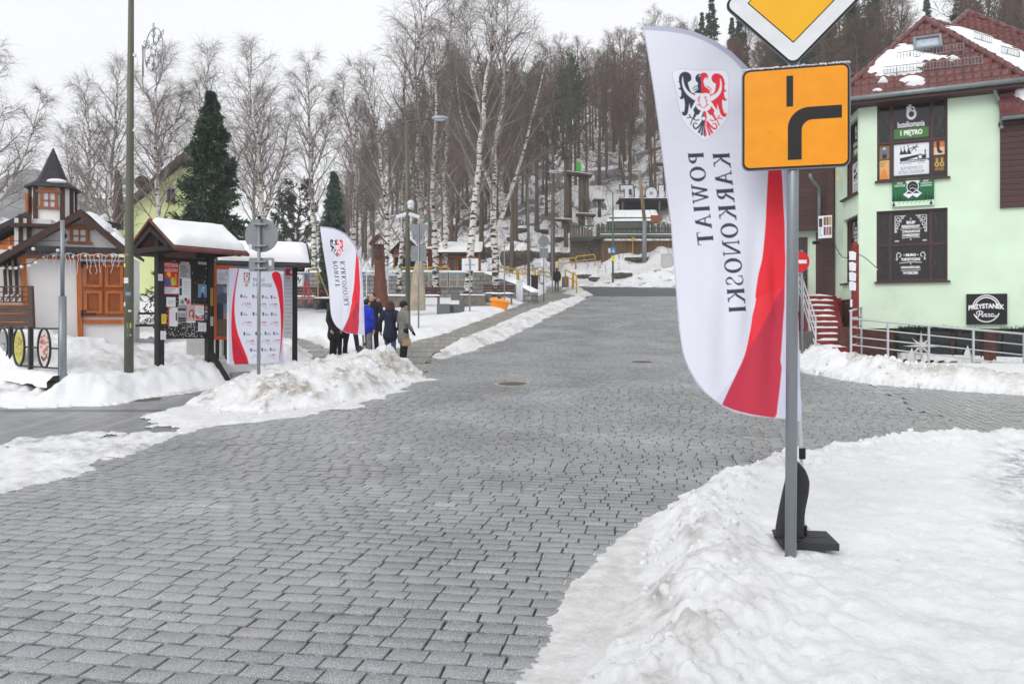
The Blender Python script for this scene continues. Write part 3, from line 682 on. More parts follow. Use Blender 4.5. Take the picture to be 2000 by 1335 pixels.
def broad(seed, H, first=.35, spread=.22, dens=1.):
    rng = np.random.default_rng(seed); m = 10; tz = np.linspace(0, 1, m+1)
    P = np.zeros((1, m+1, 3)); P[0, :, 2] = tz*H
    P[0, :, 0] = np.cumsum(rng.normal(0, .008*H, m+1))*tz; P[0, :, 1] = np.cumsum(rng.normal(0, .008*H, m+1))*tz
    R = (H*.0135*(1-tz)**.75+.02)[None]; R[0, 0] *= 1.3
    tr = tubes(P, R, 8)
    nl = int(30*dens); s, d, r, t = spawn(P, R, nl, first, .98, .95, rng, .2, .2)
    L = H*(spread*(1-t)**.6+.05)*rng.uniform(.6, 1.25, nl)
    P1, R1 = grow(s, d, L, np.minimum(r*.45, .07)+.006, np.full(nl, .01), 6, .12, .12, rng)
    out = [tubes(P1, R1, 4)]
    s, d, r, t1 = spawn(P1, R1, 9, .2, 1, .75, rng, .25, .1)
    L2 = np.repeat(L, 9)*(.4*(1-t1)+.16)*rng.uniform(.7, 1.3, len(t1))
    P2, R2 = grow(s, d, L2, np.minimum(r*.6, .024)+.004, np.full(len(t1), .008), 4, .18, .02, rng)
    out.append(tubes(P2, R2, 3))
    s, d, r, t2 = spawn(P2, R2, 6, .15, 1, .7, rng, .3)
    P3, R3 = grow(s, d, rng.uniform(.4, 1.1, len(t2)), np.full(len(t2), .012), np.full(len(t2), .007), 2, .2, .0, rng)
    out.append(tubes(P3, R3, 3))
    # dead snags low on the trunk
    s, d, r, t3 = spawn(P, R, 14, .08, first, 1.35, rng, .25)
    P4, R4 = grow(s, d, rng.uniform(.5, 2.2, len(t3)), np.full(len(t3), .02), np.full(len(t3), .008), 4, .15, -.05, rng)
    out.append(tubes(P4, R4, 3))
    return tr, joinm(out)
def needles(P, dirs_w, n_per, ln, wd, rng, droop=.0):
    """flat little sprays along branch polylines"""
    n, m, _ = P.shape
    s, d, r, t = spawn(P, np.ones((n, m)), n_per, .08, 1, dirs_w, rng, .22, droop)
    L = ln*rng.uniform(.6, 1.25, len(t)); d = d/np.linalg.norm(d, axis=1, keepdims=True)
    sidev = np.cross(d, rng.normal(0, 1, d.shape)); sidev /= np.linalg.norm(sidev, axis=1, keepdims=True)+1e-9
    w_ = wd*rng.uniform(.7, 1.3, len(t))
    a = s-sidev*(w_*.35)[:, None]; b = s+sidev*(w_*.35)[:, None]
    mid = s+d*(L*.55)[:, None]; mid[:, 2] -= L*.06
    c = mid+sidev*w_[:, None]*.6; e = mid-sidev*w_[:, None]*.6; tip = s+d*L[:, None]; tip[:, 2] -= L*.16
    V = np.stack([a, b, c, tip, e], 1).reshape(-1, 3); k = (np.arange(len(t))*5)[:, None]
    Q = np.concatenate([k+np.array([0, 1, 2, 4]), k+np.array([4, 2, 3, 3])])
    return V, Q
def spruce(seed, H, Rb, whorls=34, per=10, sub=9, dens=9, first=.03, ln=.22, wd=.07, power=.9, drp=-.12):
    rng = np.random.default_rng(seed); m = 8; tz = np.linspace(0, 1, m+1)
    P = np.zeros((1, m+1, 3)); P[0, :, 2] = tz*H
    R = (H*.012*(1-tz)+.012)[None]; tr = tubes(P, R, 7)
    t = np.repeat(first+(1-first)*(np.linspace(0, .985, whorls)), per)+rng.normal(0, .006, whorls*per)
    t = np.clip(t, first, .992); n = len(t); az = rng.uniform(0, 2*PI, n)
    L = Rb*np.clip((1-t), 0.02, 1)**power*rng.uniform(.5, 1.22, n)*(.78+.5*vnoise(t*9+seed, az*1.1, seed))+.03*Rb
    el = np.interp(t, [0, .5, .85, 1], [-.12, .1, .5, 1.0])+rng.normal(0, .1, n)
    d = np.stack([np.cos(az)*np.cos(el), np.sin(az)*np.cos(el), np.sin(el)], 1)
    s = np.stack([0*t, 0*t, t*H], 1)
    P1, R1 = grow(s, d, L, np.full(n, .012), np.full(n, .004), 5, .06, drp*.5+.06, rng)
    s2, d2, r2, t2 = spawn(P1, R1, sub, .2, 1, .75, rng, .2, -.06)
    L2 = np.repeat(L, sub)*(.4*(1-t2)+.1)*rng.uniform(.7, 1.2, len(t2))
    P2, R2 = grow(s2, d2, L2, np.full(len(t2), .006), np.full(len(t2), .003), 3, .08, -.1, rng)
    parts = [tubes(P1, R1, 3), needles(P1, .6, dens, ln, wd, rng), needles(P2, .55, max(3, dens-3), ln, wd, rng)]
    return tr, joinm(parts)
def pine(seed, H, first=.5, spread=.2, clumps=18):
    rng = np.random.default_rng(seed); m = 10; tz = np.linspace(0, 1, m+1)
    P = np.zeros((1, m+1, 3)); P[0, :, 2] = tz*H
    P[0, :, 0] = np.cumsum(rng.normal(0, .012*H, m+1))*tz; P[0, :, 1] = np.cumsum(rng.normal(0, .012*H, m+1))*tz
    R = (H*.014*(1-tz)**.8+.02)[None]; tr = tubes(P, R, 8)
    nl = clumps; s, d, r, t = spawn(P, R, nl, first, .99, 1.15, rng, .2, .15)
    L = H*(spread*(1-(t-first)/(1-first)*.6))*rng.uniform(.6, 1.2, nl)
    P1, R1 = grow(s, d, L, np.minimum(r*.5, .07)+.01, np.full(nl, .012), 6, .15, .12, rng)
    out = [tubes(P1, R1, 4)]
    s, d, r, t1 = spawn(P1, R1, 8, .35, 1, .7, rng, .3, .12)
    P2, R2 = grow(s, d, rng.uniform(.5, 1.3, len(t1))*H/16, np.full(len(t1), .014), np.full(len(t1), .007), 3, .2, .1, rng)
    out.append(tubes(P2, R2, 3)); out.append(needles(P2, .75, 16, .30, .05, rng, .05))
    return tr, joinm(out)
def fix_tri(Q):
    return [Q[Q[:, 2] != Q[:, 3]], Q[Q[:, 2] == Q[:, 3]][:, :3]]
def tree_obj(name, label, cat, loc, trunk, crowns, mt, mcs, rz=0, group=None, names=('trunk', 'crown')):
    t = thing(name, label, cat, loc, rz, group)
    np_mesh(names[0], trunk[0], fix_tri(trunk[1]), mt, t, smooth=True)
    for k, (c, m_) in enumerate(zip(crowns, mcs)):
        np_mesh('limbs' if (len(crowns) > 1 and k == 0) else names[1], c[0], fix_tri(c[1]), m_, t)
    return t
def base(px, d): x = (px-1000)/F*d; return (x, d, float(ground_h(x, d)) - .05)
# birches, from left to right
BIR = [  # px of foot, distance, px row of the top, seed, lean, azimuth, forks, label
 (-42, 44, 95, 11, .03, 0, [(.3, .3, .6)], 'spreading bare birch at the left edge of the square'),
 (172, 56, 168, 12, -.03, 0, [(.22, 2.8, .62)], 'twin stemmed bare birch just right of the dark kiosk spire'),
 (207, 58, 118, 13, -.01, 0, None, 'slender straight bare birch left of the tall green lamp pole'),
 (322, 50, 108, 14, -.03, 0, [(.38, 2.2, .5), (.5, .6, .4)], 'wide crowned bare birch in front of the yellow green house'),
 (236, 47, 250, 15, .12, PI, None, 'small leaning birch beside the yellow green house wall'),
 (400, 62, 100, 16, .0, 0, [(.3, .5, .6), (.36, 2.6, .55)], 'bare birch rising behind the tall dark spruce'),
 (512, 56, 92, 17, .02, 0, [(.34, .7, .55), (.42, 2.4, .45)], 'tallest broad bare birch between the spruce and the pine'),
 (496, 66, 180, 18, -.02, 0, None, 'thin grey bare birch right of the spruce'),
 (615, 54, 124, 19, -.035, 0, [(.55, .4, .4)], 'white stemmed birch in front of the dark pine'),
 (748, 46, 140, 20, -.075, 0, [(.55, 2.6, .4)], 'birch with white trunk bending left above the notice boards'),
 (778, 49, 190, 21, .055, 0, None, 'thick slanting birch behind the carved wooden shrine'),
 (829, 52, -40, 22, .0, 0, [(.35, 2.5, .6), (.5, .5, .5)], 'very tall birch behind the middle street lamp'),
 (850, 49, 60, 23, .01, 0, [(.52, .9, .45)], 'slim white birch right of the middle street lamp'),
 (912, 45, -30, 24, .11, 0, [(.6, 2.6, .42)], 'tall birch leaning right beside the blank white board'),
 (968, 46.5, -10, 25, .0, 0, [(.22, .35, .7), (.42, 2.7, .45)], 'forked tall birch by the end of the stone wall'),
 (872, 60, 120, 26, .0, 0, None, 'bare birch standing behind the log huts'),
 (690, 62, 165, 27, -.02, 0, [(.4, 1.5, .5)], 'reddish bare birch at the edge of the hillside wood'),
]
for px, d, top, sd_, lean, az, fk, lab in BIR:
    b = base(px, d); H = EYE+(HOR-top)*d/F-b[2]
    tr, li, tw = birch(sd_, H, lean, fk, 1.0, az, bend=.03 if sd_ == 20 else 0)
    tree_obj('birch_tree', lab, 'birch', b, tr, [li, tw], m_birch, [m_limb, m_twig], group='bare birches around the square')
# evergreen trees near the square
b = base(412, 33); tr, cr_ = spruce(31, 1.6+(630-186)*33/F-b[2], 2.35, whorls=40, per=10, sub=12, dens=13, first=.02, ln=.20, wd=.04, power=.86, drp=-.3)
tree_obj('spruce_tree', 'tall dark green spruce behind the snowy notice board roof', 'spruce', b, tr, [cr_], m_bark, [m_needle])
b = base(652, 40); tr, cr_ = spruce(32, 1.6+(630-340)*40/F-b[2], .85, whorls=46, per=12, sub=8, dens=10, first=.02, ln=.16, wd=.05, power=.55, drp=.3)
tree_obj('spruce_tree', 'slim blue green spruce behind the small feather flag', 'spruce', b, tr, [cr_], m_bark, [m_needle2])
for px, d, top, sd_, lab in ((582, 58, 365, 33, 'dark spreading pine behind the second notice board roof'), (556, 64, 392, 36, 'lower dark pine next to the spreading pine')):
    b = base(px, d); H = 1.6+(630-top)*d/F-b[2]; tr, cr_ = pine(sd_, H, .12, .34, 34); tree_obj('pine_tree', lab, 'pine', b, tr, [cr_], m_bark, [m_pine])
# trees of the hillside wood: a few prototypes, copied
protos = []
for k in range(6):
    tr, cr_ = broad(50+k, 17+1.5*k, (.2, .3, .42, .25, .35, .15)[k], (.26, .22, .27, .3, .22, .26)[k], 1.25); protos.append(('broad', 17+1.5*k, tr, cr_))
for k in range(3):
    tr, cr_ = pine(70+k, 19+k, .62-.05*k, .15, 20); protos.append(('pine', 19+k, tr, cr_))
for k in range(3):
    tr, cr_ = spruce(80+k, 18+2*k, 2.9, whorls=26, per=7, sub=8, dens=7, first=.14+.05*k, ln=.42, wd=.10, drp=-.3); protos.append(('spruce', 18+2*k, tr, cr_))
LAB = {'broad': ('bare_tree', 'bare brown tree in the dense wood on the snowy hillside', 'tree', 'bare trees of the hillside wood'),
       'pine': ('pine_tree', 'tall pine with a bare trunk in the hillside wood', 'pine', 'pines of the hillside wood'),
       'spruce': ('spruce_tree', 'dark spruce on the slope behind the green building', 'spruce', 'spruces behind the green building')}
first_of = {}
spots = []
def place_tree(kind_ids, x, y, s):
    k = int(RNG.choice(kind_ids)); kd, H, tr, cr_ = protos[k]; n_, lab, cat, grp = LAB[kd]
    loc = (x, y, float(prof(y)+max(hill(x, y), 0))-.15); rz = RNG.uniform(0, 6.28)
    if k not in first_of:
        t = tree_obj(n_, lab, cat, loc, tr, [cr_], m_bark, [m_btwig if kd == 'broad' else m_pine if kd == 'pine' else m_needle], rz, grp); first_of[k] = t
        t.scale = (s, s, s)
    else: clone(first_of[k], loc, rz, scale=s)
def try_spots(n, s0, s1, d0, d1, gap, ids, sc=(.85, 1.15), ok=lambda x, y: True, p=1.):
    got = 0; it = 0
    while got < n and it < 4000:
        it += 1; d = d0+(d1-d0)*RNG.random()**p; x = RNG.uniform(s0, s1)*d
        if d-np.interp(x, _hx, _hy) < 2.5 or not ok(x, d): continue
        if any((x-a)**2+(d-b_)**2 < gap*gap for a, b_ in spots): continue
        spots.append((x, d)); place_tree(ids, x, d, RNG.uniform(*sc)); got += 1
try_spots(16, -.16, .215, 70, 84, 3.4, [0, 1, 2, 4, 6, 7], (.75, .95), lambda x, y: not (x/y > .075))
try_spots(110, -.22, .23, 84, 125, 2.1, [0, 1, 2, 3, 4, 5, 6, 7, 8], (.5, .76), lambda x, y: not (y < 88 and .06 < x/y < .22))
try_spots(80, -.3, .24, 112, 165, 2.4, [0, 1, 2, 3, 4, 5, 7], (.5, .68))
try_spots(40, .2, .5, 66, 120, 3.2, [0, 1, 2, 3, 5, 9, 10, 11, 9, 10], (.7, 1.0), lambda x, y: not (x/y < .25 and y < 95))
try_spots(44, .36, .82, 62, 120, 3.2, [9, 10, 11, 9, 10, 2, 4, 6, 8, 0], (.75, 1.1))
# brushwood between the trunks
rng = np.random.default_rng(99); n = 4200
d = 66+58*rng.random(n)**1.2; x = rng.uniform(-.25, .45, n)*d; ok_ = (d-np.interp(x, _hx, _hy) > 1) & (fbm(x*.15, d*.15, 3, 77) > .42); x = x[ok_]; d = d[ok_]
s = np.stack([x, d, prof(d)+hill(x, d)-.1], 1); n = len(x)
P1, R1 = grow(s, rng.normal(0, .5, (n, 3))+np.array([0, 0, 1.]), rng.uniform(.6, 2.6, n), np.full(n, .018), np.full(n, .007), 5, .2, -.02, rng)
s2, d2, r2, t2 = spawn(P1, R1, 7, .2, 1, .7, rng, .3); P2, R2 = grow(s2, d2, rng.uniform(.3, 1.0, len(t2)), np.full(len(t2), .009), np.full(len(t2), .005), 3, .2, 0, rng)
v, q = joinm([tubes(P1, R1, 3), tubes(P2, R2, 3)])
m_brush = mat('brushwood', hexc(110, 78, 64), rough=.9, var=.35, scale=.4)
tag(np_mesh('undergrowth', v, q, m_brush), 'brown brushwood between the trunks on the snowy hillside', 'undergrowth', kind='stuff')
# ------------------------------------------------------------------ printed surfaces: painted into per-vertex colour
_txt = {}
def text_edges(s, bold=0., spacing=1.):
    k = (s, bold, spacing)
    if k in _txt: return _txt[k]
    cu = bpy.data.curves.new('t', 'FONT'); cu.body = s; cu.resolution_u = 4; cu.offset = bold; cu.space_character = spacing
    ob = bpy.data.objects.new('t', cu); COL.objects.link(ob)
    dg = bpy.context.evaluated_depsgraph_get(); ev = ob.evaluated_get(dg); me = ev.to_mesh()
    cnt = {}
    for p in me.polygons:
        for e in p.edge_keys: cnt[e] = cnt.get(e, 0)+1
    E = np.array([[me.vertices[a].co[:2], me.vertices[b].co[:2]] for (a, b), c in cnt.items() if c == 1], float)
    ev.to_mesh_clear(); bpy.data.objects.remove(ob); bpy.data.curves.remove(cu)
    _txt[k] = E; return E
def poly_edges(P):
    P = np.asarray(P, float); return np.stack([P, np.roll(P, -1, 0)], 1)
def smooth_poly(P, n=4, closed=True):
    P = np.asarray(P, float); N_ = len(P); out = []
    for i in range(N_ if closed else N_-1):
        p0, p1, p2, p3 = (P[(i-1) % N_], P[i], P[(i+1) % N_], P[(i+2) % N_]) if closed else (P[max(i-1, 0)], P[i], P[i+1], P[min(i+2, N_-1)])
        for j in range(n):
            t = j/n; out.append(.5*((2*p1)+(-p0+p2)*t+(2*p0-5*p1+4*p2-p3)*t*t+(-p0+3*p1-3*p2+p3)*t**3))
    if not closed: out.append(P[-1])
    return np.array(out)
class Canvas:
    def __init__(s, x0, y0, x1, y1, res, col=(255, 255, 255)):
        s.x0, s.y0, s.x1, s.y1 = x0, y0, x1, y1
        s.W = max(2, int(round(abs(x1-x0)*res))); s.H = max(2, int(round(abs(y1-y0)*res)))
        s.kx = s.W/(x1-x0); s.ky = s.H/(y1-y0)
        s.a = np.zeros((s.H, s.W, 3), np.float32); s.a[:] = np.array(hexc(*col), np.float32); s.T = None
    def edges(s, E, col, al=1.):
        E = np.asarray(E, float)
        if s.T is not None: E = np.stack(s.T(E[..., 0], E[..., 1]), -1)
        E = (E-np.array([s.x0, s.y0]))*np.array([s.kx, s.ky])
        lo = E.reshape(-1, 2).min(0); hi = E.reshape(-1, 2).max(0)
        r0 = max(0, int(lo[1])); r1 = min(s.H, int(hi[1])+2); c0 = max(0, int(lo[0])); c1 = min(s.W, int(hi[0])+2)
        if r1 <= r0 or c1 <= c0: return
        cov = np.zeros((r1-r0, c1-c0), np.float32); xs_ = np.arange(c0, c1)
        ya = E[:, 0, 1]; yb = E[:, 1, 1]; SS = 4
        for r in range(r0, r1):
            for k in range(SS):
                y = r+(k+.5)/SS
                m = (ya <= y) != (yb <= y)
                if not m.any(): continue
                e = E[m]; x = np.sort(e[:, 0, 0]+(y-e[:, 0, 1])/(e[:, 1, 1]-e[:, 0, 1])*(e[:, 1, 0]-e[:, 0, 0]))
                for q in range(0, len(x)-1, 2):
                    cov[r-r0] += np.clip(np.minimum(xs_+1, x[q+1])-np.maximum(xs_, x[q]), 0, 1)
        cov = np.clip(cov/SS, 0, 1)[..., None]*al
        s.a[r0:r1, c0:c1] = s.a[r0:r1, c0:c1]*(1-cov)+np.array(hexc(*col), np.float32)*cov
    def poly(s, P, col, al=1.): s.edges(poly_edges(P), col, al)
    def blob(s, P, col, n=4): s.edges(poly_edges(smooth_poly(P, n)), col)
    def rect(s, x0, y0, x1, y1, col, al=1.): s.poly([(x0, y0), (x1, y0), (x1, y1), (x0, y1)], col, al)
    def circle(s, x, y, r, col, ry=None, n=28, al=1.):
        a = np.arange(n)*2*PI/n; s.poly(np.stack([x+r*np.cos(a), y+(ry or r)*np.sin(a)], 1), col, al)
    def stroke(s, pts, w_, col, smooth=0, taper=None):
        P = np.asarray(pts, float)
        if smooth: P = smooth_poly(P, smooth, False)
        t = np.gradient(P, axis=0); t /= np.linalg.norm(t, axis=1, keepdims=True)+1e-9; n = np.stack([-t[:, 1], t[:, 0]], 1)
        ww = np.full(len(P), w_/2.) if taper is None else np.linspace(w_/2., w_/2.*taper, len(P))
        s.poly(np.concatenate([P+n*ww[:, None], (P-n*ww[:, None])[::-1]]), col)
    def fit(s, txt, x0, y0, x1, y1, col, bold=.0, f=None, spacing=1.):
        """text stretched into a box (y0 is the top)"""
        E = text_edges(txt, bold, spacing); lo = E.reshape(-1, 2).min(0); hi = E.reshape(-1, 2).max(0)
        U = (E-lo)/(hi-lo); X = x0+U[..., 0]*(x1-x0); Y = y1+U[..., 1]*(y0-y1)
        if f: X, Y = f(X, Y)
        s.edges(np.stack([X, Y], -1), col)
    def lines(s, x0, y0, x1, y1, n, col, h=.5, seed=0):
        r = np.random.default_rng(seed)
        for k in range(n):
            y = y0+(y1-y0)*(k+.25)/n; s.rect(x0+(x1-x0)*.0, y, x0+(x1-x0)*r.uniform(.55, 1), y+(y1-y0)/n*h, col, .75)
    def noise(s, amt, sc=8, seed=0):
        Y, X = np.mgrid[0:s.H, 0:s.W]; s.a *= (1+amt*(fbm(X/sc, Y/sc, 3, seed)-.5)*2)[..., None].astype(np.float32)
m_print = mat('printed_sheet', (1, 1, 1), rough=.55, var=.03, scale=3, attr='Col', spec=.3)
m_cloth = mat('printed_cloth', (1, 1, 1), rough=.8, var=.03, scale=2, attr='Col', spec=.15, bump=.15, bscale=60)
m_gloss = mat('window_film', (1, 1, 1), rough=.12, var=.02, scale=3, attr='Col', spec=.5)
m_back = mat('board_edge', hexc(150, 152, 155), rough=.5)
def panel(name, c, parent, M, w_, h_, thick=.01, m=None, mb=None, shape=None, disp=None, smooth=False, keep=None):
    """canvas c as the front face of a board: M's x, y axes span it, its origin is the board's centre, z faces the viewer"""
    U = (np.arange(c.W+1)/c.W-.5)*w_; Vv = (.5-np.arange(c.H+1)/c.H)*h_
    X, Y = np.meshgrid(U, Vv)
    A = np.pad(c.a, ((0, 1), (0, 1), (0, 0)), mode='edge'); B = np.pad(c.a, ((1, 0), (1, 0), (0, 0)), mode='edge')
    C_ = np.pad(c.a, ((0, 1), (1, 0), (0, 0)), mode='edge'); D_ = np.pad(c.a, ((1, 0), (0, 1), (0, 0)), mode='edge')
    cols = ((A+B+C_+D_)/4).reshape(-1, 3)
    Zl = np.zeros_like(X) if disp is None else disp(X, Y)
    P = np.stack([X, Y, Zl], -1).reshape(-1, 3)
    n1 = c.W+1; i = np.arange(c.W)[None]+np.arange(c.H)[:, None]*n1
    Q = np.stack([i, i+n1, i+n1+1, i+1], -1).reshape(-1, 4)
    if keep is not None:
        k = keep((X[:-1, :-1]+X[1:, 1:])/2, (Y[:-1, :-1]+Y[1:, 1:])/2).reshape(-1); Q = Q[k]; u = np.unique(Q); mp = np.full(len(P), -1); mp[u] = np.arange(len(u)); P = P[u]; cols = cols[u]; Q = mp[Q]
    nq = len(Q); midx = [0]*nq
    if thick:
        b = len(P); hw, hh = w_/2, h_/2; e = .0008
        P = np.concatenate([P, [[-hw, -hh, -e], [hw, -hh, -e], [hw, hh, -e], [-hw, hh, -e], [-hw, -hh, -thick], [hw, -hh, -thick], [hw, hh, -thick], [-hw, hh, -thick]]])
        cols = np.concatenate([cols, np.full((8, 3), .5)])
        Q = np.concatenate([Q, np.array([(0, 1, 2, 3), (7, 6, 5, 4), (4, 5, 1, 0), (5, 6, 2, 1), (6, 7, 3, 2), (7, 4, 0, 3)])+b]); midx += [1]*6
    Mn = np.array(M); P = P @ Mn[:3, :3].T+Mn[:3, 3]
    return np_mesh(name, P, Q, [m or m_print, mb or m_back], parent, smooth=smooth, cols=cols, midx=midx)
# serif capitals for the county lettering, drawn on a unit cap height
def ring(cx, cy, rx, ry, ix, iy, n=28):
    a = np.arange(n)*2*PI/n; o = np.stack([cx+rx*np.cos(a), cy+ry*np.sin(a)], 1); i_ = np.stack([cx+ix*np.cos(a), cy+iy*np.sin(a)], 1)
    return np.concatenate([poly_edges(o), poly_edges(i_)])
def R_(x0, y0, x1, y1): return [poly_edges([(x0, y0), (x1, y0), (x1, y1), (x0, y1)])]
def L_(p, q, w_): 
    return [poly_edges([(p[0]-w_/2, p[1]), (p[0]+w_/2, p[1]), (q[0]+w_/2, q[1]), (q[0]-w_/2, q[1])])]
ST, TH, SE = .24, .09, .075
def serif(x, y, w_=.3): return R_(x-w_/2, y, x+w_/2, y+SE) if y < .5 else R_(x-w_/2, y-SE, x+w_/2, y)
def stem(x): return R_(x-ST/2, 0, x+ST/2, 1)+serif(x, 0)+serif(x, 1)
def bowl(x, y0, y1, r):
    a = np.linspace(-PI/2, PI/2, 16); cy = (y0+y1)/2; h_ = (y1-y0)/2
    o = np.stack([x+.12+r*np.cos(a), cy+h_*np.sin(a)], 1); i_ = np.stack([x+.12+(r-.19)*np.cos(a), cy+(h_-.075)*np.sin(a)], 1)
    return [poly_edges(np.concatenate([[(x, y0)], o, [(x, y1)], [(x, y1-.075)], i_[::-1], [(x, y0+.075)]]))]
GL = {
 'P': (stem(.16)+bowl(.2, .46, 1, .34), .74), 'O': ([ring(.46, .5, .46, .52, .25, .44)], .96),
 'W': (L_((.16, 1), (.4, 0), .16)+L_((.62, 1), (.4, 0), .1)+L_((.56, 1), (.84, 0), .16)+L_((1.08, 1), (.84, 0), .1)+serif(.16, 1)+serif(.6, 1, .34)+serif(1.08, 1, .24), 1.26),
 'I': (stem(.17), .4), 'A': (L_((.44, 1), (.14, 0), .09)+L_((.44, 1), (.76, 0), .21)+R_(.24, .33, .62, .41)+serif(.14, 0, .26)+serif(.76, 0, .32), .98),
 'T': (stem(.42)+R_(.02, .92, .82, 1)+R_(.02, .76, .06, .95)+R_(.78, .76, .82, .95), .9),
 'K': (stem(.16)+L_((.22, .42), (.66, 1), .1)+L_((.36, .55), (.76, 0), .19)+serif(.66, 1, .28)+serif(.78, 0, .32), .98),
 'R': (stem(.16)+bowl(.2, .46, 1, .34)+L_((.38, .48), (.72, 0), .18)+serif(.76, 0, .26), .94),
 'N': (L_((.14, 1), (.14, 0), .09)+L_((.14, 1), (.78, 0), .19)+L_((.8, 1), (.8, 0), .09)+serif(.1, 1, .22)+serif(.14, 0, .26)+serif(.8, 1, .26), .98),
 'S': ([poly_edges(smooth_poly([(.5, .98), (.28, 1.02), (.08, .86), (.08, .68), (.28, .55), (.44, .42), (.46, .2), (.3, .05), (.12, .12), (.06, .3), (.03, .3), (.03, .02), (.12, .05), (.28, -.02), (.54, .08), (.62, .3), (.5, .5), (.28, .62), (.2, .78), (.28, .95), (.42, .9), (.5, .72), (.54, .72), (.54, 1.0)], 4))], .7)}
def serif_text(c, s_, f, col, track=.1):
    x = 0.; tot = sum(GL[k][1]+track for k in s_)-track
    for k in s_:
        for e in GL[k][0]:
            X, Y = f((x+e[..., 0])/tot, e[..., 1]); c.edges(np.stack([X, Y], -1), col)
        x += GL[k][1]+track
NAVY, RED = (66, 70, 88), (228, 62, 76)
def emblem(c, T, left=NAVY, right=RED, white=(236, 237, 246)):
    """county arms: half dark, half red eagle with a small antler shield"""
    def mir(p): p = np.asarray(p, float); return np.stack([1075-p[:, 0]+(p[:, 1]-270)*.17, p[:, 1]], 1)
    old = c.T; c.T = T
    sh = smooth_poly([(97, 178), (530, 158), (935, 155), (962, 500), (970, 760), (930, 900), (850, 1010), (730, 1130), (600, 1215), (480, 1150), (330, 1020), (250, 920), (190, 770), (140, 480)], 3)
    c.poly(sh, white); c.stroke(np.concatenate([sh, sh[:1]]), 6, (170, 172, 186))
    wing = [(180, 290), (200, 230), (250, 195), (310, 193), (360, 225), (380, 280), (365, 325), (325, 350), (335, 400), (360, 465), (390, 500), (445, 520), (445, 615), (425, 650), (372, 752), (352, 655), (330, 800), (300, 845), (250, 850), (228, 785), (262, 800), (280, 700), (262, 590), (240, 607), (205, 606), (192, 568), (215, 575), (218, 480), (187, 466), (170, 440), (200, 440), (187, 360), (165, 350), (182, 338)]
    horn = [(240, 260), (228, 330), (245, 430), (290, 510), (360, 570), (445, 614), (445, 545), (360, 505), (300, 450), (260, 370), (248, 300)]
    leg = [(450, 690), (410, 760), (432, 800), (400, 890), (425, 902), (470, 825), (490, 835), (535, 770), (480, 738)]
    for fn, col in ((lambda p: np.asarray(p, float), left), (mir, right)):
        c.blob(fn(wing), col, 2); c.blob(fn(horn), white, 2); c.poly(fn(leg), col)
        for st in ([(410, 895), (370, 870), (312, 880)], [(400, 900), (382, 950), (375, 985)], [(410, 895), (460, 915), (512, 902)], [(375, 872), (345, 825)]): c.stroke(fn(st), 17, col)
        c.stroke(fn([(560, 925), (505, 1005), (445, 1040), (415, 990), (438, 955), (485, 968)]), 34, col, 4, .4)
        c.stroke(fn([(566, 955), (500, 1105)]), 17, col, 0, 2.2); c.stroke(fn([(574, 975), (545, 1140)]), 17, col, 0, 2)
        c.stroke(fn([(404, 442), (440, 405), (482, 392)]), 14, col, 3); c.stroke(fn([(412, 466), (450, 444), (488, 412)]), 13, col, 3)
    c.poly([(527, 215), (490, 212), (452, 235), (437, 280), (450, 322), (482, 352), (478, 385), (490, 432), (450, 472), (415, 502), (545, 502), (540, 400)], left)
    c.blob([(527, 215), (552, 195), (590, 188), (630, 212), (648, 262), (600, 252), (574, 282), (570, 330), (580, 362), (600, 405), (645, 440), (678, 482), (680, 502), (545, 502), (540, 400)], right, 2)
    c.stroke([(568, 305), (598, 258), (640, 285)], 12, right, 3); c.circle(508, 243, 11, white)
    c.poly([(572, 770), (545, 850), (550, 930), (582, 1000), (575, 1130), (602, 1170), (590, 900)], left); c.poly([(572, 770), (612, 772), (628, 870), (612, 930), (604, 1000), (628, 1130), (602, 1170), (590, 900)], right)
    c.circle(577, 882, 27, white)
    c.blob([(440, 516), (550, 506), (656, 500), (668, 640), (642, 728), (570, 766), (490, 736), (448, 655)], white, 2)
    for st in ([(560, 725), (512, 662), (504, 600), (520, 538)], [(508, 625), (478, 600)], [(506, 590), (482, 560)], [(520, 685), (470, 675)], [(576, 725), (625, 672), (612, 600), (588, 540)], [(615, 620), (645, 605)], [(606, 585), (624, 548)], [(612, 688), (655, 668)]): c.stroke(st, 13, right, 3 if len(st) > 2 else 0)
    c.T = old
# ------------------------------------------------------------------ road sign in the near snow bank
m_galv = mat('galvanised_steel', hexc(140, 146, 152), rough=.42, var=.14, scale=5, metal=.45, stretch=(1, 1, .15), bump=.1)
m_black = mat('sign_black', hexc(22, 22, 24), rough=.45, var=.05)
m_white = mat('sign_white', hexc(222, 224, 228), rough=.4, var=.07, scale=6, var2=(hexc(180, 182, 184), 26, .66, .73))
m_yel = mat('sign_yellow', hexc(240, 178, 12), rough=.4, var=.04, scale=3)
m_org = mat('sign_orange', hexc(240, 152, 6), rough=.4, var=.07, scale=7, bump=.08, bscale=160, var2=(hexc(214, 138, 30), 26, .66, .72))
m_alu = mat('sign_back_grey', hexc(134, 138, 143), rough=.5, var=.07, scale=2, metal=.3)
def rrect(w_, h_, r, n=6):
    out = []
    for cx, cy, a0 in ((w_/2-r, h_/2-r, 0), (-w_/2+r, h_/2-r, PI/2), (-w_/2+r, -h_/2+r, PI), (w_/2-r, -h_/2+r, 1.5*PI)):
        for k in range(n+1): a = a0+PI/2*k/n; out.append((cx+r*math.cos(a), cy+r*math.sin(a)))
    return out
DP = 4.66
pb = W(1543.5, 1072, DP); pb.z = surf(pb.x, pb.y)-.02
post = thing('road_sign', 'grey post carrying yellow priority diamond over orange bend plate', 'road sign', pb)
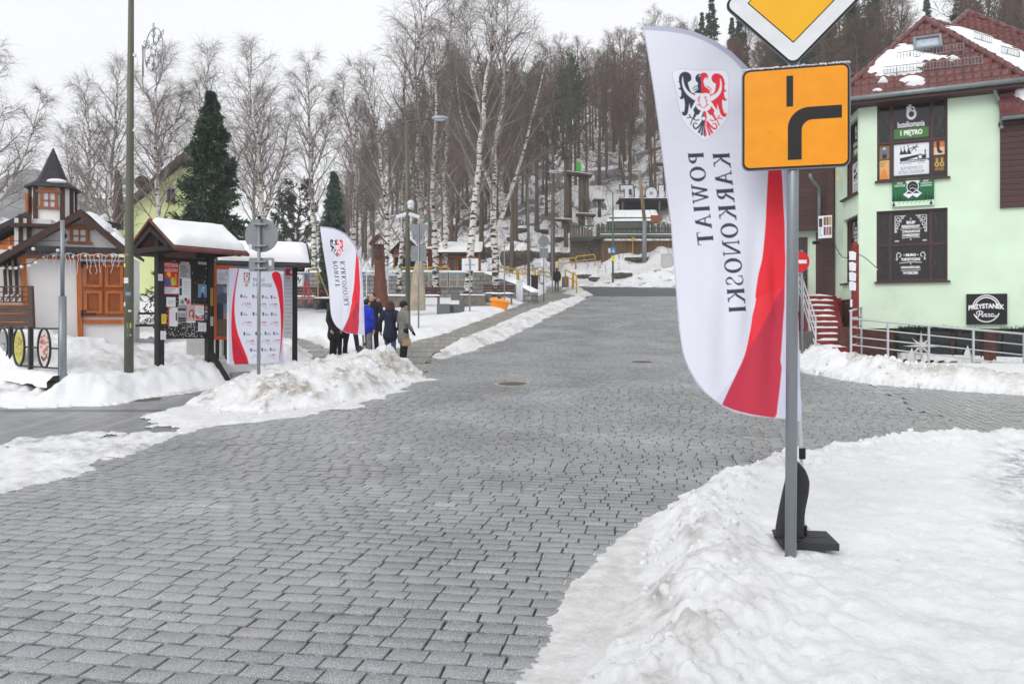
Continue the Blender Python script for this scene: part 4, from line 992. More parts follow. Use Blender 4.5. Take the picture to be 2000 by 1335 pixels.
mb = MB(); mb.tube([(0, 0, -.4), (.028, 0, 4.3)], .034, 20); mb.build('post', m_galv, post, smooth=True)
nrm = Vector((-.25, -.968, 0)); rt = Vector((.968, -.25, 0)); up = Vector((0, 0, 1))
def sheetstack(name, parent, M, layers):
    """stack of flat coloured sheets, each a little proud of the last: [(polygon, z0, z1, material)]"""
    b = MB(); ms = []
    for P, z0, z1, m in layers:
        if m not in ms: ms.append(m)
        b.cur = ms.index(m); b.prism(P, M @ Matrix.Translation((0, 0, z0)), z1-z0)
    return b.build(name, ms, parent)
c6 = W(1551.5, 233.5, DP)-pb+nrm*.05
M6 = frame(c6, rt, up)
px_ = .605/192.
def arc(cx, cy, r, a0, a1, n=10): return [(cx+r*math.cos(a0+(a1-a0)*k/n), cy+r*math.sin(a0+(a1-a0)*k/n)) for k in range(n+1)]
S6 = .605
bend = [(-.07*S6, -.42*S6), (.06*S6, -.42*S6)]+[(.06*S6, -.13*S6)]+arc(.16*S6, -.13*S6+.0, .10*S6, PI, PI/2, 8)[1:]+[(.43*S6, -.03*S6), (.43*S6, .095*S6)]+arc(.13*S6, -.105*S6, .20*S6, PI/2, PI, 10)
thin = [(-.083*S6, .11*S6), (-.02*S6, .11*S6), (-.02*S6, .415*S6), (-.083*S6, .415*S6)]
pl = sheetstack('bend_plate', post, M6, [(rrect(S6+.012, S6+.012, .045), -.02, -.004, m_alu), (rrect(S6, S6, .04), -.004, 0, m_black), (rrect(S6-.022, S6-.022, .032), 0, .0012, m_org), (bend, .0012, .0024, m_black), (thin, .0012, .0024, m_black)])
cD = W(1548, 4, DP)-pb+nrm*.045
MD = frame(cD, (rt+up).normalized(), (up-rt).normalized()); sD = .405*math.sqrt(2)
ring_in = sD*.655
sheetstack('priority_plate', post, MD, [(rrect(sD+.004, sD+.004, .05), -.02, -.004, m_alu), (rrect(sD, sD, .05), -.004, 0, m_black), (rrect(sD-.026, sD-.026, .04), 0, .0012, m_white), (rrect(ring_in, ring_in, .004, 2), .0012, .0022, m_black), (rrect(ring_in-.012, ring_in-.012, .003, 2), .0022, .0032, m_yel)])
b = MB()
for dz in (-.18, .2): b.box(c6+Vector((0, 0, dz))-nrm*.035, (.13, .03, .035), math.atan2(rt.y, rt.x))
b.build('clamp', m_galv, post)
# thin rime on top of the plate
b = MB(); rr_ = np.random.default_rng(3)
for k in range(70): b.sphere(M6 @ Vector((-S6/2+S6*k/69, S6/2+.006+rr_.uniform(-.003, .003), rr_.uniform(-.014, .0))), rr_.uniform(.004, .009), 6, 4)
b.build('rime', m_snow, post, smooth=True)
# ------------------------------------------------------------------ feather flags
DF = 4.95
FO = [(1254, 54), (1307, 57), (1351, 65), (1392, 80.5), (1429, 102), (1456, 128), (1473, 147), (1500, 188), (1520, 240), (1532, 290), (1540, 340), (1548, 420), (1553, 500), (1557, 600), (1560, 700), (1565, 824), (1540, 817.5), (1513, 816), (1469, 811), (1437, 805), (1414, 794), (1396, 781), (1374, 764), (1358, 745), (1343, 717), (1332, 685), (1325.6, 641), (1321, 578), (1310, 440), (1282, 245)]
FX0, FY0, FX1, FY1 = 1250, 50, 1570, 828
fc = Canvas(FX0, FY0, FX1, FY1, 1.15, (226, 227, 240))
fc.poly([(1437, 732), (1396, 782), (1414, 796), (1440, 808), (1565, 826), (1565, 700), (1500, 650)], (214, 215, 233))  # faint shade of the fold on the white cloth, painted into the colour
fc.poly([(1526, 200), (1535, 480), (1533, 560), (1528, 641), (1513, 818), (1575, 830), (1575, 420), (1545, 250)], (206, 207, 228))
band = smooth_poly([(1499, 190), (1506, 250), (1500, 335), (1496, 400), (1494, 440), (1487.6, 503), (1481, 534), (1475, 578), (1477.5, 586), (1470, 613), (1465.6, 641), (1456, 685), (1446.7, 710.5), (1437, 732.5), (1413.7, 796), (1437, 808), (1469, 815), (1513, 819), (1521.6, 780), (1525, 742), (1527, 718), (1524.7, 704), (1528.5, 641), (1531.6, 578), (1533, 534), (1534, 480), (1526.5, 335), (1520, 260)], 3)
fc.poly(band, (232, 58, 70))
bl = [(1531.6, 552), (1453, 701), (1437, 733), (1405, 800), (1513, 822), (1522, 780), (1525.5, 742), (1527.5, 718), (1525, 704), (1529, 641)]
fc.poly(bl, (196, 62, 82));  # darker red where cloth layers overlap: their translucency painted into the colour
fc.poly([(1476.5, 583), (1530, 560), (1470, 670), (1466, 641)], (236, 66, 76))  # brighter red where light shines through the cloth, painted in
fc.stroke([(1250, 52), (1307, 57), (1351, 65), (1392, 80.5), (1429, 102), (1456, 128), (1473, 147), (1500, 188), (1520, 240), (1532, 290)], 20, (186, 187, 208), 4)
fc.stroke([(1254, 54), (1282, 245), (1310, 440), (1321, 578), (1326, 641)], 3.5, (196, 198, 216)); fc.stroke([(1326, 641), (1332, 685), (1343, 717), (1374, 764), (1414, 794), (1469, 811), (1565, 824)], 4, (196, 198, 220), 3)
emblem(fc, lambda x, y: (1300+x/7.85, 120+y/7.85))
def slantline(x0, x1, y0, y1, cap):
    return lambda u, v: ((x0+(x1-x0)*u)-v*cap, y0+(y1-y0)*u+v*2.0)
serif_text(fc, 'POWIAT', slantline(1373.5, 1394, 298, 480, 31), NAVY)
serif_text(fc, 'KARKONOSKI', slantline(1425, 1456, 298, 610, 33), NAVY)
kF = DF/F
def flag_keep(X, Y):
    return sdf_poly(FX0+(X/wF+.5)*(FX1-FX0), FY0+(.5-Y/hF)*(FY1-FY0), FO) > -.3
wF, hF = (FX1-FX0)*kF, (FY1-FY0)*kF
def flag_disp(X, Y):
    u = X/wF+.5; v = .5-Y/hF
    z = .03*np.sin(v*7+u*5)*(1-u)+.007*np.sin(u*17+v*26)*np.exp(-((v-.2)/.15)**2)*u+.006*np.sin(v*60-u*25)*np.exp(-((u-.95)/.08)**2)+.05*(1-u)**2*np.sin(v*3+.5)
    z += .012*np.sin((u*38+v*6)*1.0)*np.exp(-((v-.72)/.2)**2)*sstep(.25, .8, u)+.010*np.sin(u*23-v*9)*sstep(.5, .9, v)
    z += .009*np.sin(u*60-v*20)*np.exp(-((u-.85)/.1)**2)*np.exp(-((v-.66)/.1)**2)
    return z
fb = W(1567, 1045, DF); fb.z = surf(fb.x, fb.y)+.0
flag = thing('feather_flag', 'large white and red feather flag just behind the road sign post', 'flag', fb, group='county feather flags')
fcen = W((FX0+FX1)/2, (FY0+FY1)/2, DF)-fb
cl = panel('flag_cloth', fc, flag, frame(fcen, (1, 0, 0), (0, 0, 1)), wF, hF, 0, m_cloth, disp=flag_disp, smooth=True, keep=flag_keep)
b = MB(); pth = [W(a, y, DF)-fb for a, y in [(1570.5, 1046), (1568, 960), (1566, 870), (1564, 824), (1560, 700), (1553, 500), (1548, 420), (1540, 340), (1532, 290), (1520, 240), (1500, 188), (1473, 147), (1456, 128), (1429, 102), (1392, 81), (1351, 65.5), (1307, 57.5), (1257, 54)]]
b.tube([p+Vector((0, .012, 0)) for p in pth], [.0125, .0125, .012]+[.01]*5+[.006]*10, 10); m_rod = mat('flag_rod', hexc(206, 208, 212), rough=.3, metal=.4, var=.05); b.build('rod', m_rod, flag, smooth=True)
m_rub = mat('black_rubber', hexc(46, 47, 50), rough=.6, var=.15, scale=12, bump=.15)
b = MB()
for (a, y, h_) in ((1567, 885, .034), (1569, 953, .02), (1570, 1036, .035)):
    p = W(a, y, DF)-fb; b.tube([p-Vector((0, 0, h_)), p+Vector((0, 0, h_))], .021, 10)
b.build('rod_clip', m_black, flag, smooth=False)
b = MB(); b.box((.005, -.03, .022), (.34, .30, .044), -.13); b.box((.09, .0, .0455), (.10, .12, .004), -.13); b.box((-.1, .05, .0455), (.14, .1, .004), -.13); b.build('base_plate', m_rub, flag, bevel=.008)
# folded water bag standing on the plate
lv = [(1050, 1511, 1571), (1044, 1513, 1570), (1020, 1518, 1568), (990, 1524, 1571), (960, 1530, 1577), (940, 1534, 1579.5), (928, 1535.5, 1577), (915, 1537, 1571), (905, 1539, 1562), (899, 1543, 1556)]
DB = 4.82; vs = []; fs = []; n = 14
for k, (yy, xl, xr) in enumerate(lv):
    p = W((xl+xr)/2, yy, DB)-fb; hw = (xr-xl)/2*DB/F
    for j in range(n):
        a = 2*PI*j/n; ca, sa = math.cos(a), math.sin(a); q = .022+.035*math.sin(min(1, k/5)*PI*.7)*(1 if k < 8 else .5)
        vs.append(p+Vector((hw*math.copysign(abs(ca)**.75, ca), q*math.copysign(abs(sa)**.6, sa)+.004*math.sin(j*3+k), 0)))
for k in range(len(lv)-1):
    for j in range(n): fs.append((k*n+j, k*n+(j+1) % n, (k+1)*n+(j+1) % n, (k+1)*n+j))
fs += [tuple(range(n-1, -1, -1)), tuple(range((len(lv)-1)*n, len(lv)*n))]
m_bag = mat('black_nylon', hexc(42, 42, 45), rough=.65, var=.2, scale=8, bump=.2)
MB().add(vs, fs).build('water_bag', m_bag, flag, smooth=True)
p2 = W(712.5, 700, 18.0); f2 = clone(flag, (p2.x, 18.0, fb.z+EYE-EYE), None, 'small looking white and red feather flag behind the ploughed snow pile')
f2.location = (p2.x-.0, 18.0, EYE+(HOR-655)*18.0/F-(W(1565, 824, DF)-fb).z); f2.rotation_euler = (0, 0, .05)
# ------------------------------------------------------------------ green building on the right
m_green = mat('mint_render', hexc(212, 232, 209), rough=.85, var=.05, scale=1.2, bump=.08, bscale=25, var2=(hexc(186, 206, 184), .7, .56, .8))
m_brown = mat('brown_boards', hexc(72, 48, 46), rough=.65, var=.25, scale=3, stretch=(.3, .3, 6), bump=.2)
m_dkwood = mat('dark_frame', hexc(66, 42, 42), rough=.5, var=.15, scale=6)
m_tile = mat('red_roof_tile', hexc(104, 60, 58), rough=.45, var=.28, scale=3.5, bump=.15, bscale=30, coat=.1)
m_zinc = mat('zinc_gutter', hexc(132, 142, 144), rough=.4, var=.12, scale=4, metal=.4)
m_glass = mat('dark_glass', hexc(26, 27, 30), rough=.06, var=.3, scale=1.3, spec=.6)
m_rail = mat('painted_rail', hexc(186, 188, 192), rough=.4, var=.06, metal=.2)
m_red = mat('red_stairs', hexc(128, 44, 44), rough=.7, var=.2, scale=5, bump=.2)
m_roofsnow = mat('roof_snow', (.86, .87, .89), rough=.6, var=.04, scale=3, bump=.3, bscale=14)
def brick_mat(name, c1, c2, mortar, scale, bw=.5, rh=.25, ms=.02):
    m = mat(name, (1, 1, 1), rough=.8); N = m.node_tree.nodes; L = m.node_tree.links; b = N['Principled BSDF']
    tc = N.new('ShaderNodeTexCoord'); bt = N.new('ShaderNodeTexBrick'); mp = N.new('ShaderNodeMapping'); mp.inputs['Rotation'].default_value = (PI/2, 0, 0)
    L.new(tc.outputs['Object'], mp.inputs[0]); L.new(mp.outputs[0], bt.inputs['Vector'])
    bt.inputs['Color1'].default_value = (*c1, 1); bt.inputs['Color2'].default_value = (*c2, 1); bt.inputs['Mortar'].default_value = (*mortar, 1)
    bt.inputs['Scale'].default_value = scale; bt.inputs['Brick Width'].default_value = bw; bt.inputs['Row Height'].default_value = rh; bt.inputs['Mortar Size'].default_value = ms
    n = N.new('ShaderNodeTexNoise'); n.inputs['Scale'].default_value = 5; n.inputs['Detail'].default_value = 6; L.new(tc.outputs['Object'], n.inputs['Vector'])
    r = N.new('ShaderNodeMapRange'); r.inputs[1].default_value = .3; r.inputs[2].default_value = .7; r.inputs[3].default_value = .78; r.inputs[4].default_value = 1.2; L.new(n.outputs['Fac'], r.inputs[0])
    x = N.new('ShaderNodeMix'); x.data_type = 'RGBA'; x.blend_type = 'MULTIPLY'; x.inputs['Factor'].default_value = 1; L.new(bt.outputs['Color'], x.inputs['A']); L.new(r.outputs[0], x.inputs['B']); L.new(x.outputs['Result'], b.inputs['Base Color'])
    bp = N.new('ShaderNodeBump'); bp.inputs['Strength'].default_value = .5; bp.inputs['Distance'].default_value = .01; bp.invert = True; L.new(bt.outputs['Fac'], bp.inputs['Height']); L.new(bp.outputs[0], b.inputs['Normal'])
    return m
m_brick = brick_mat('brown_brick', hexc(104, 58, 48), hexc(84, 50, 44), hexc(70, 52, 48), 2., .48, .14, .02)
A0 = Vector((11.65, 22.4, 0)); BU = Vector((.906, -.423, 0)); BN = Vector((-.423, -.906, 0))
def tp(px, off=0.):
    k = (px-1000)/F; a = A0+BN*off; return (a.y*k-a.x)/(BU.x-BU.y*k)
def FP(px, py, off=0.):
    """point of the facade plane (pushed out by off) at a photo pixel"""
    p = A0+BN*off+BU*tp(px, off); return Vector((p.x, p.y, EYE+(HOR-py)*p.y/F))
def facade_frame(p): return frame(p, BU, (0, 0, 1))
house = thing('shop_building', 'mint green corner building with brown frames and red tiled roof', 'building', (0, 0, 0))
tc0 = tp(1677); CRN = A0+BU*tc0; SD = Vector((.151, .988, 0)); SN = Vector((-.988, .151, 0))
ZB = EYE+(HOR-641)*22.4/F; ZT = 8.25
def wall_cells(o, u, z0, z1, t0, t1, holes, n, name, m, th=.3):
    """wall with rectangular openings (t0, t1, z0, z1) and reveals"""
    ts = sorted(set([t0, t1]+[h[0] for h in holes]+[h[1] for h in holes])); zs = sorted(set([z0, z1]+[h[2] for h in holes]+[h[3] for h in holes]))
    b = MB()
    P = lambda t, z, q=0: o+u*t+Vector((0, 0, z))-n*q
    for i in range(len(ts)-1):
        for j in range(len(zs)-1):
            tm, zm = (ts[i]+ts[i+1])/2, (zs[j]+zs[j+1])/2
            if any(h[0] < tm < h[1] and h[2] < zm < h[3] for h in holes): continue
            b.add([P(ts[i], zs[j]), P(ts[i+1], zs[j]), P(ts[i+1], zs[j+1]), P(ts[i], zs[j+1])], [(0, 1, 2, 3)])
    for h in holes:
        c = [(h[0], h[2]), (h[1], h[2]), (h[1], h[3]), (h[0], h[3])]
        for k in range(4):
            a, e = c[k], c[(k+1) % 4]; b.add([P(*a), P(*e), P(*e, th), P(*a, th)], [(0, 1, 2, 3)])
    return b.build(name, m, house)
def rect_of(x0, y0, x1, y1, cxm=None):
    """facade rectangle (t0, t1, z0, z1) from photo pixels measured at its centre column"""
    xm = (x0+x1)/2; return (tp(x0), tp(x1), FP(xm, y1).z, FP(xm, y0).z)
UWD = rect_of(1713, 197, 1851, 350); LWD = rect_of(1712, 409, 1851, 549)
wall_cells(A0, BU, ZB, ZT, tc0+.06, 9.5, [UWD, LWD], BN, 'wall', m_green)
SW1 = (.10, 1.62, FP(1677, 549).z+.0, FP(1677, 417).z); SW2 = (.10, 1.62, FP(1677, 375).z, FP(1677, 226).z)
wall_cells(CRN, SD, ZB+.9, ZT, .06, 2.67, [SW1, SW2], SN, 'side_wall', m_green)
b = MB(); q = []
for k in range(7):
    a = k/6*PI/2; q.append(CRN+BU*.06*(1-math.sin(a))*1.0+SD*.06*(1-math.cos(a)))
for k in range(6): b.add([q[k]+Vector((0, 0, ZB)), q[k+1]+Vector((0, 0, ZB)), q[k+1]+Vector((0, 0, ZT)), q[k]+Vector((0, 0, ZT))], [(0, 1, 2, 3)])
b.build('corner_wall', m_green, house, smooth=True)
# basement of brick with shop windows
BW1 = (tp(1748), tp(1922), -.55, ZB-.03); BW2 = (tp(1946), tp(2200), -.55, ZB-.03)
wall_cells(A0-BN*.04, BU, -1.2, ZB+.02, tc0+.02, 9.5, [BW1, BW2], BN, 'basement_wall', m_brick, .25)
b = MB(); b.add([CRN-SN*.03+SD*t+Vector((0, 0, z)) for t, z in ((.02, -1.2), (2.7, -1.2), (2.7, ZB+.92), (.02, ZB+.92))], [(0, 1, 2, 3)]); b.build('side_plinth', m_brick, house)
def window(name, o, u, n, R, cols, rows, canvas=None, rec=.12, fw=.07, sill=True, m=None):
    """frame with mullions, glass behind it; cols and rows as fractions of the opening"""
    t0, t1, z0, z1 = R; P = lambda t, z, q: o+u*t+Vector((0, 0, z))-n*q
    b = MB()
    for z in (z0+fw/2, z1-fw/2): b.beam(P(t0, z, rec), P(t1, z, rec), .06, fw)
    for t in (t0+fw/2, t1-fw/2): b.beam(P(t, z0+fw, rec), P(t, z1-fw, rec), .06, fw, up=tuple(n.cross(Vector((0, 0, 1)))) if False else (n.x, n.y, 0))
    for f in cols: b.beam(P(t0+(t1-t0)*f, z0+fw, rec-.003), P(t0+(t1-t0)*f, z1-fw, rec-.003), fw*1.15, .06, up=(n.x, n.y, 0))
    for f in rows: b.beam(P(t0+fw, z1-(z1-z0)*f, rec-.006), P(t1-fw, z1-(z1-z0)*f, rec-.006), .06, fw*1.1)
    fr = b.build(name, m_dkwood, house)
    M = frame(P((t0+t1)/2, (z0+z1)/2, rec+.025), u, (0, 0, 1))
    if canvas is not None: panel('pane', canvas, fr, M, t1-t0, z1-z0, 0, m_gloss)
    else:
        g = MB(); g.add([M @ Vector((sx*(t1-t0)/2, sy*(z1-z0)/2, 0)) for sx, sy in ((-1, -1), (1, -1), (1, 1), (-1, 1))], [(0, 1, 2, 3)]); g.build('pane', m_glass, fr)
    if sill:
        g = MB(); g.beam(P(t0-.06, z0-.025, -.03), P(t1+.06, z0-.025, -.03), .16, .05); g.build('sill', m_dkwood, fr)
    return fr
def dark_glass(c, seed):
    c.noise(.35, 26, seed)
    r = np.random.default_rng(seed)
# upper shop window
cu = Canvas(0, 0, 770, 790, .26, (24, 24, 27))
r = np.random.default_rng(5)
for k in range(60):
    x = r.choice([r.uniform(15, 140), r.uniform(625, 755)]); y = r.uniform(40, 330); cu.stroke([(x, y), (x+r.uniform(-6, 6), y+r.uniform(20, 60))], r.uniform(2, 5), tuple([int(r.uniform(50, 92))]*3))  # dim reflections in the side panes, painted as grey streaks
cu.rect(185, 25, 585, 385, (26, 27, 32)); cu.rect(190, 262, 572, 362, (62, 116, 50)); cu.fit('1 PIĘTRO', 262, 278, 505, 345, (240, 240, 235), .05)
cu.fit('butelkomania', 232, 190, 528, 250, (238, 238, 238), .015)
cu.circle(384, 122, 56, (232, 232, 236)); cu.rect(330, 40, 372, 125, (232, 232, 236)); cu.circle(384, 122, 30, (26, 27, 32)); cu.rect(372, 30, 398, 95, (26, 27, 32)); cu.rect(352, 16, 384, 44, (232, 232, 236)); cu.circle(396, 70, 26, (232, 232, 236)); cu.circle(394, 70, 12, (26, 27, 32)); cu.blob([(366, 122), (384, 108), (404, 122), (384, 128)], (40, 42, 46))
cu.rect(20, 415, 140, 560, (150, 112, 66)); cu.circle(82, 450, 14, (220, 208, 200)); cu.blob([(55, 470), (82, 460), (112, 472), (108, 505), (60, 505)], (62, 110, 178)); cu.blob([(60, 510), (108, 510), (104, 550), (64, 550)], (40, 30, 30))
cu.rect(20, 570, 140, 780, (228, 178, 116)); cu.blob([(80, 650), (100, 670), (118, 740), (112, 775), (50, 775), (42, 740), (62, 670)], (232, 136, 40)); cu.lines(40, 580, 125, 640, 4, (150, 96, 40))
cu.rect(190, 418, 576, 735, (226, 230, 238))
K = (20, 20, 22)
cu.poly([(255, 560), (450, 535), (470, 545), (450, 560), (262, 600)], K); cu.stroke([(260, 590), (580, 585)], 10, K); cu.circle(480, 560, 30, K); cu.circle(480, 560, 18, (226, 230, 238)); cu.rect(505, 540, 545, 580, K); cu.rect(528, 500, 540, 545, K); cu.circle(534, 498, 9, K); cu.stroke([(250, 610), (540, 600)], 8, K)
for x in (290, 330, 370, 470, 510): cu.circle(x, 615, 14, (120, 122, 128)); cu.circle(x, 615, 9, (226, 230, 238))
for k, x in enumerate((250, 285, 330)): cu.poly([(x, 525), (x+20, 470-k*8), (x+55, 525)], K); cu.rect(x+12, 452-k*8, x+24, 472-k*8, K)
cu.stroke([(360, 470), (460, 455)], 10, K); cu.stroke([(400, 440), (440, 500)], 8, K); cu.stroke([(380, 500), (450, 430)], 9, K); cu.stroke([(550, 580), (575, 600)], 9, K)
cu.fit('SKLEP NIEZWYKŁYCH', 262, 650, 505, 682, (50, 50, 54)); cu.fit('BUTELEK Z ALKOHOLEM', 245, 690, 520, 722, (50, 50, 54))
cu.rect(625, 385, 752, 555, (206, 122, 70)); cu.rect(625, 480, 752, 555, (226, 196, 160)); cu.blob([(655, 430), (690, 430), (690, 500), (722, 525), (716, 538), (668, 530)], (40, 26, 26))
cu.rect(625, 572, 752, 718, (96, 66, 34))
for x in (660, 715): cu.circle(x, 650, 24, (214, 180, 96)); cu.rect(x-9, 588, x+9, 640, (196, 160, 90)); cu.circle(x, 650, 12, (70, 44, 24)); cu.rect(x-22, 684, x+22, 708, (150, 110, 60))
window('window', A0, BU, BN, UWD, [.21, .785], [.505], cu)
cl_ = Canvas(0, 0, 925, 920, .22, (22, 21, 24))
for k in range(80):
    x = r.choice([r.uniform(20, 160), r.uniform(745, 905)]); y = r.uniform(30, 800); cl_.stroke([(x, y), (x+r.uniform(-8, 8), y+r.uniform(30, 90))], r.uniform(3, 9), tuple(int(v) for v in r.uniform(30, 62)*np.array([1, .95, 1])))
WT = (232, 230, 232)
for s_ in (1, -1):
    f = lambda x, y: (455+s_*(x-455), y)
    cl_.T = f
    cl_.stroke([(250, 285), (250, 70), (390, 70)], 10, WT)
    for cx, cy, rr in ((290, 115, 26), (345, 92, 18), (318, 135, 18), (285, 180, 24), (275, 228, 16), (262, 270, 14)): cl_.circle(cx, cy, rr, WT); cl_.circle(cx, cy, rr-8, (22, 21, 24))
    cl_.stroke([(280, 620), (268, 580), (290, 545), (320, 560), (325, 590), (300, 600)], 9, WT, 3)
    cl_.circle(272, 630, 13, WT); cl_.circle(272, 630, 6, (22, 21, 24)); cl_.rect(245, 385, 300, 402, (200, 198, 200))
    cl_.T = None
cl_.fit('SKLEP', 398, 138, 515, 176, WT, .06); cl_.fit('REGIONALNY', 338, 190, 578, 228, WT, .06); cl_.stroke([(320, 245), (455, 236), (595, 240)], 6, WT); cl_.fit('Z PRODUKTAMI', 340, 258, 575, 290, WT, .06); cl_.fit('Z KARKONOSZY', 340, 304, 575, 338, WT, .06); cl_.stroke([(340, 358), (455, 348), (575, 352)], 6, WT)
for y in (112, 375, 688): cl_.circle(455, y, 11, (190, 188, 190))
cl_.fit('• BIURO •', 360, 560, 555, 594, WT, .06); cl_.fit('TURYSTYCZNE', 328, 616, 580, 652, WT, .06); cl_.stroke([(305, 680), (455, 668), (600, 676)], 7, WT); cl_.fit('ORGANIZACJA', 326, 722, 582, 758, WT, .06); cl_.stroke([(326, 776), (580, 772)], 6, WT); cl_.fit('WYCIECZEK', 352, 792, 556, 826, WT, .06)
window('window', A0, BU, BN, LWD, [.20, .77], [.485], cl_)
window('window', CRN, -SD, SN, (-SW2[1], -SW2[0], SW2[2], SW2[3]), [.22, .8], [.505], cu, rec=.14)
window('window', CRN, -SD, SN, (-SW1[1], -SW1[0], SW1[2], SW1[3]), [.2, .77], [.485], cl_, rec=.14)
window('shop_window', A0-BN*.04, BU, BN, BW1, [.33, .66], [], None, .14, .06, False)
window('shop_window', A0-BN*.04, BU, BN, BW2, [.45], [], None, .14, .06, False)
# brown boarded bay with its own little roof, right end
t0b = tp(1953); zb0 = FP(1975, 406).z; zb1 = FP(1975, 246).z
b = MB(); nb = 14
for k in range(nb):
    z0, z1 = zb0+(zb1-zb0)*k/nb, zb0+(zb1-zb0)*(k+1)/nb; c = A0+BU*((t0b+8)/2)+BN*(.045+.004*(k % 2))+Vector((0, 0, (z0+z1)/2))
    b.box(c, (8-t0b, .09, z1-z0-.008), math.atan2(BU.y, BU.x))
b.build('shutter_boards', m_brown, house)
b = MB(); b.box(A0+BU*((t0b+8)/2-.02)+BN*.06+Vector((0, 0, zb1+.06)), (8-t0b+.04, .14, .10), math.atan2(BU.y, BU.x)); b.box(A0+BU*((t0b+8)/2)+BN*.02+Vector((0, 0, zb1+.62)), (8-t0b, .06, 1.15), math.atan2(BU.y, BU.x)); b.build('bay_fascia', m_dkwood, house)
# roof planes with tiles modelled as relief
RZ = 8.22
P0 = A0+BU*-2.05+BN*.45; P0.z = RZ; P3 = A0+BU*2.72+BN*.45; P3.z = RZ
P1 = W(1806, 42, 24.0); AX = (W(1858, 57, 24.62)-P1); AX.z = 0; AX.normalize()
P2 = P1+AX*5.5; P4 = P3+AX*7.; R1 = W(1480, 142, 29.0); R1.z = P1.z; E1 = Vector((8.6, 26.6, RZ)); E0 = CRN+SD*2.7+SN*.45; E0.z = RZ
def tile_plane(name, poly, along, parent, snowf=None, res=.045, snow_name='roof_snow', pitch=.33):
    """roof plane: polygon of 3D points; along = eave direction"""
    o = poly[0]; x = along.normalized(); nr = None
    for k in range(1, len(poly)-1):
        c = (poly[k]-o).cross(poly[k+1]-o)
        if c.length > 1e-3: nr = c.normalized(); break
    if nr.z < 0: nr = -nr
    y = nr.cross(x); x = y.cross(nr)
    uv = [((p-o).dot(x), (p-o).dot(y)) for p in poly]
    U = np.array(uv); xs = np.arange(U[:, 0].min()-.1, U[:, 0].max()+.1, res); ys = np.arange(U[:, 1].min()-.06, U[:, 1].max()+.1, res*.75)
    X, Y = np.meshgrid(xs, ys); row = np.floor(Y/pitch); fr = Y/pitch-row; ph = (X/.22+.0*row)
    H = .10*(1-fr)+.018*np.cos(ph*2*PI)*(1-.4*fr)+.012*np.cos(ph*2*PI)*(fr < .15)
    H += .006*(vnoise(X*3, row*7.3, 5)-.5)
    d = sdf_poly(X, Y, uv)
    def mk(H_, mask, nm, m, **kw):
        Pw = np.array(o)[None]+X.reshape(-1, 1)*np.array(x)+Y.reshape(-1, 1)*np.array(y)+H_.reshape(-1, 1)*np.array(nr)
        n1 = len(xs); i = np.arange(n1-1)[None]+np.arange(len(ys)-1)[:, None]*n1; Q = np.stack([i, i+1, i+n1+1, i+n1], -1).reshape(-1, 4)
        Q = Q[mask.reshape(-1)[Q].any(1)]
        if not len(Q): return None
        V, Q = compact(Pw, Q)[:2]
        return np_mesh(nm, V, Q, m, parent, smooth=True)
    r = mk(H, d > -.03, name, m_tile)
    if snowf is not None:
        Pw = np.array(o)[None, None]+X[..., None]*np.array(x)+Y[..., None]*np.array(y)
        T = snowf(1000+F*Pw[..., 0]/Pw[..., 1], HOR-F*(Pw[..., 2]-EYE)/Pw[..., 1])
        T = T+(fbm(X*1.6, Y*3.5, 4, 44)-.5)*.55
        th = np.clip(T, -.1, .35)*.30
        if (T > .05).any(): mk(H*.25+.035+th, (T > .03) & (d > .05), snow_name, m_roofsnow)
    return r
def blobs(L):
    def f(x, y):
        t = np.full(x.shape, -.55)
        for cx, cy, rx, ry, a in L: t = np.maximum(t, a*(1-np.sqrt(((x-cx)/rx)**2+((y-cy)/ry)**2)))
        return t
    return f
tile_plane('roof', [P0, P3, P1], BU, house, blobs([(1752, 122, 60, 26, .8), (1770, 104, 30, 16, .7), (1742, 140, 62, 12, .8), (1810, 115, 45, 9, .5), (1785, 161, 24, 9, .75), (1725, 160, 9, 4, .7), (1715, 179, 14, 3, .5), (1860, 117, 16, 3, .4)]))
tile_plane('roof_slope', [P3, P4, P2, P1], AX, house, blobs([(1880, 85, 75, 34, 1.2), (1960, 112, 90, 36, 1.2), (1905, 75, 30, 22, .9), (2060, 130, 90, 60, 1.2)]))
Rr = W(1765, 141, 27.3); E1 = Vector((7.0, 27.2, RZ)); Ew = Vector((10.6, 25.9, RZ)); R1 = Rr+(E1-Ew)*1.5
tile_plane('roof_slope', [E0, P0, P1], (P0-E0), house, None)
tile_plane('wing_roof', [E1, Ew, Rr, R1], (Ew-E1), house, blobs([(1600, 150, 40, 12, .7)]))
Q1 = W(1890, 28, 26.3); Q2 = W(1838, 72, 25.0); Q3 = W(2150, 132, 24.2); Q4 = W(1960, 170, 23.0)
tile_plane('roof_hip', [Q2, Q4, Q3, Q1], (Q3-Q2), house, None)
b = MB()
def cap(a, e, r=.09):
    n = int((e-a).length/.36)
    b = MB()
    for k in range(n):
        p, q_ = a+(e-a)*(k/n), a+(e-a)*((k+1.08)/n); b.tube([p+Vector((0, 0, .04)), q_+Vector((0, 0, .075))], [r, r*1.18], 10)
    b.build('ridge_cap', m_tile, house, smooth=True)
for a, e in ((P0, P1), (P3, P1), (P1, P2), (Rr, R1), (Q2, Q1), (Q3, Q1)): cap(a, e)
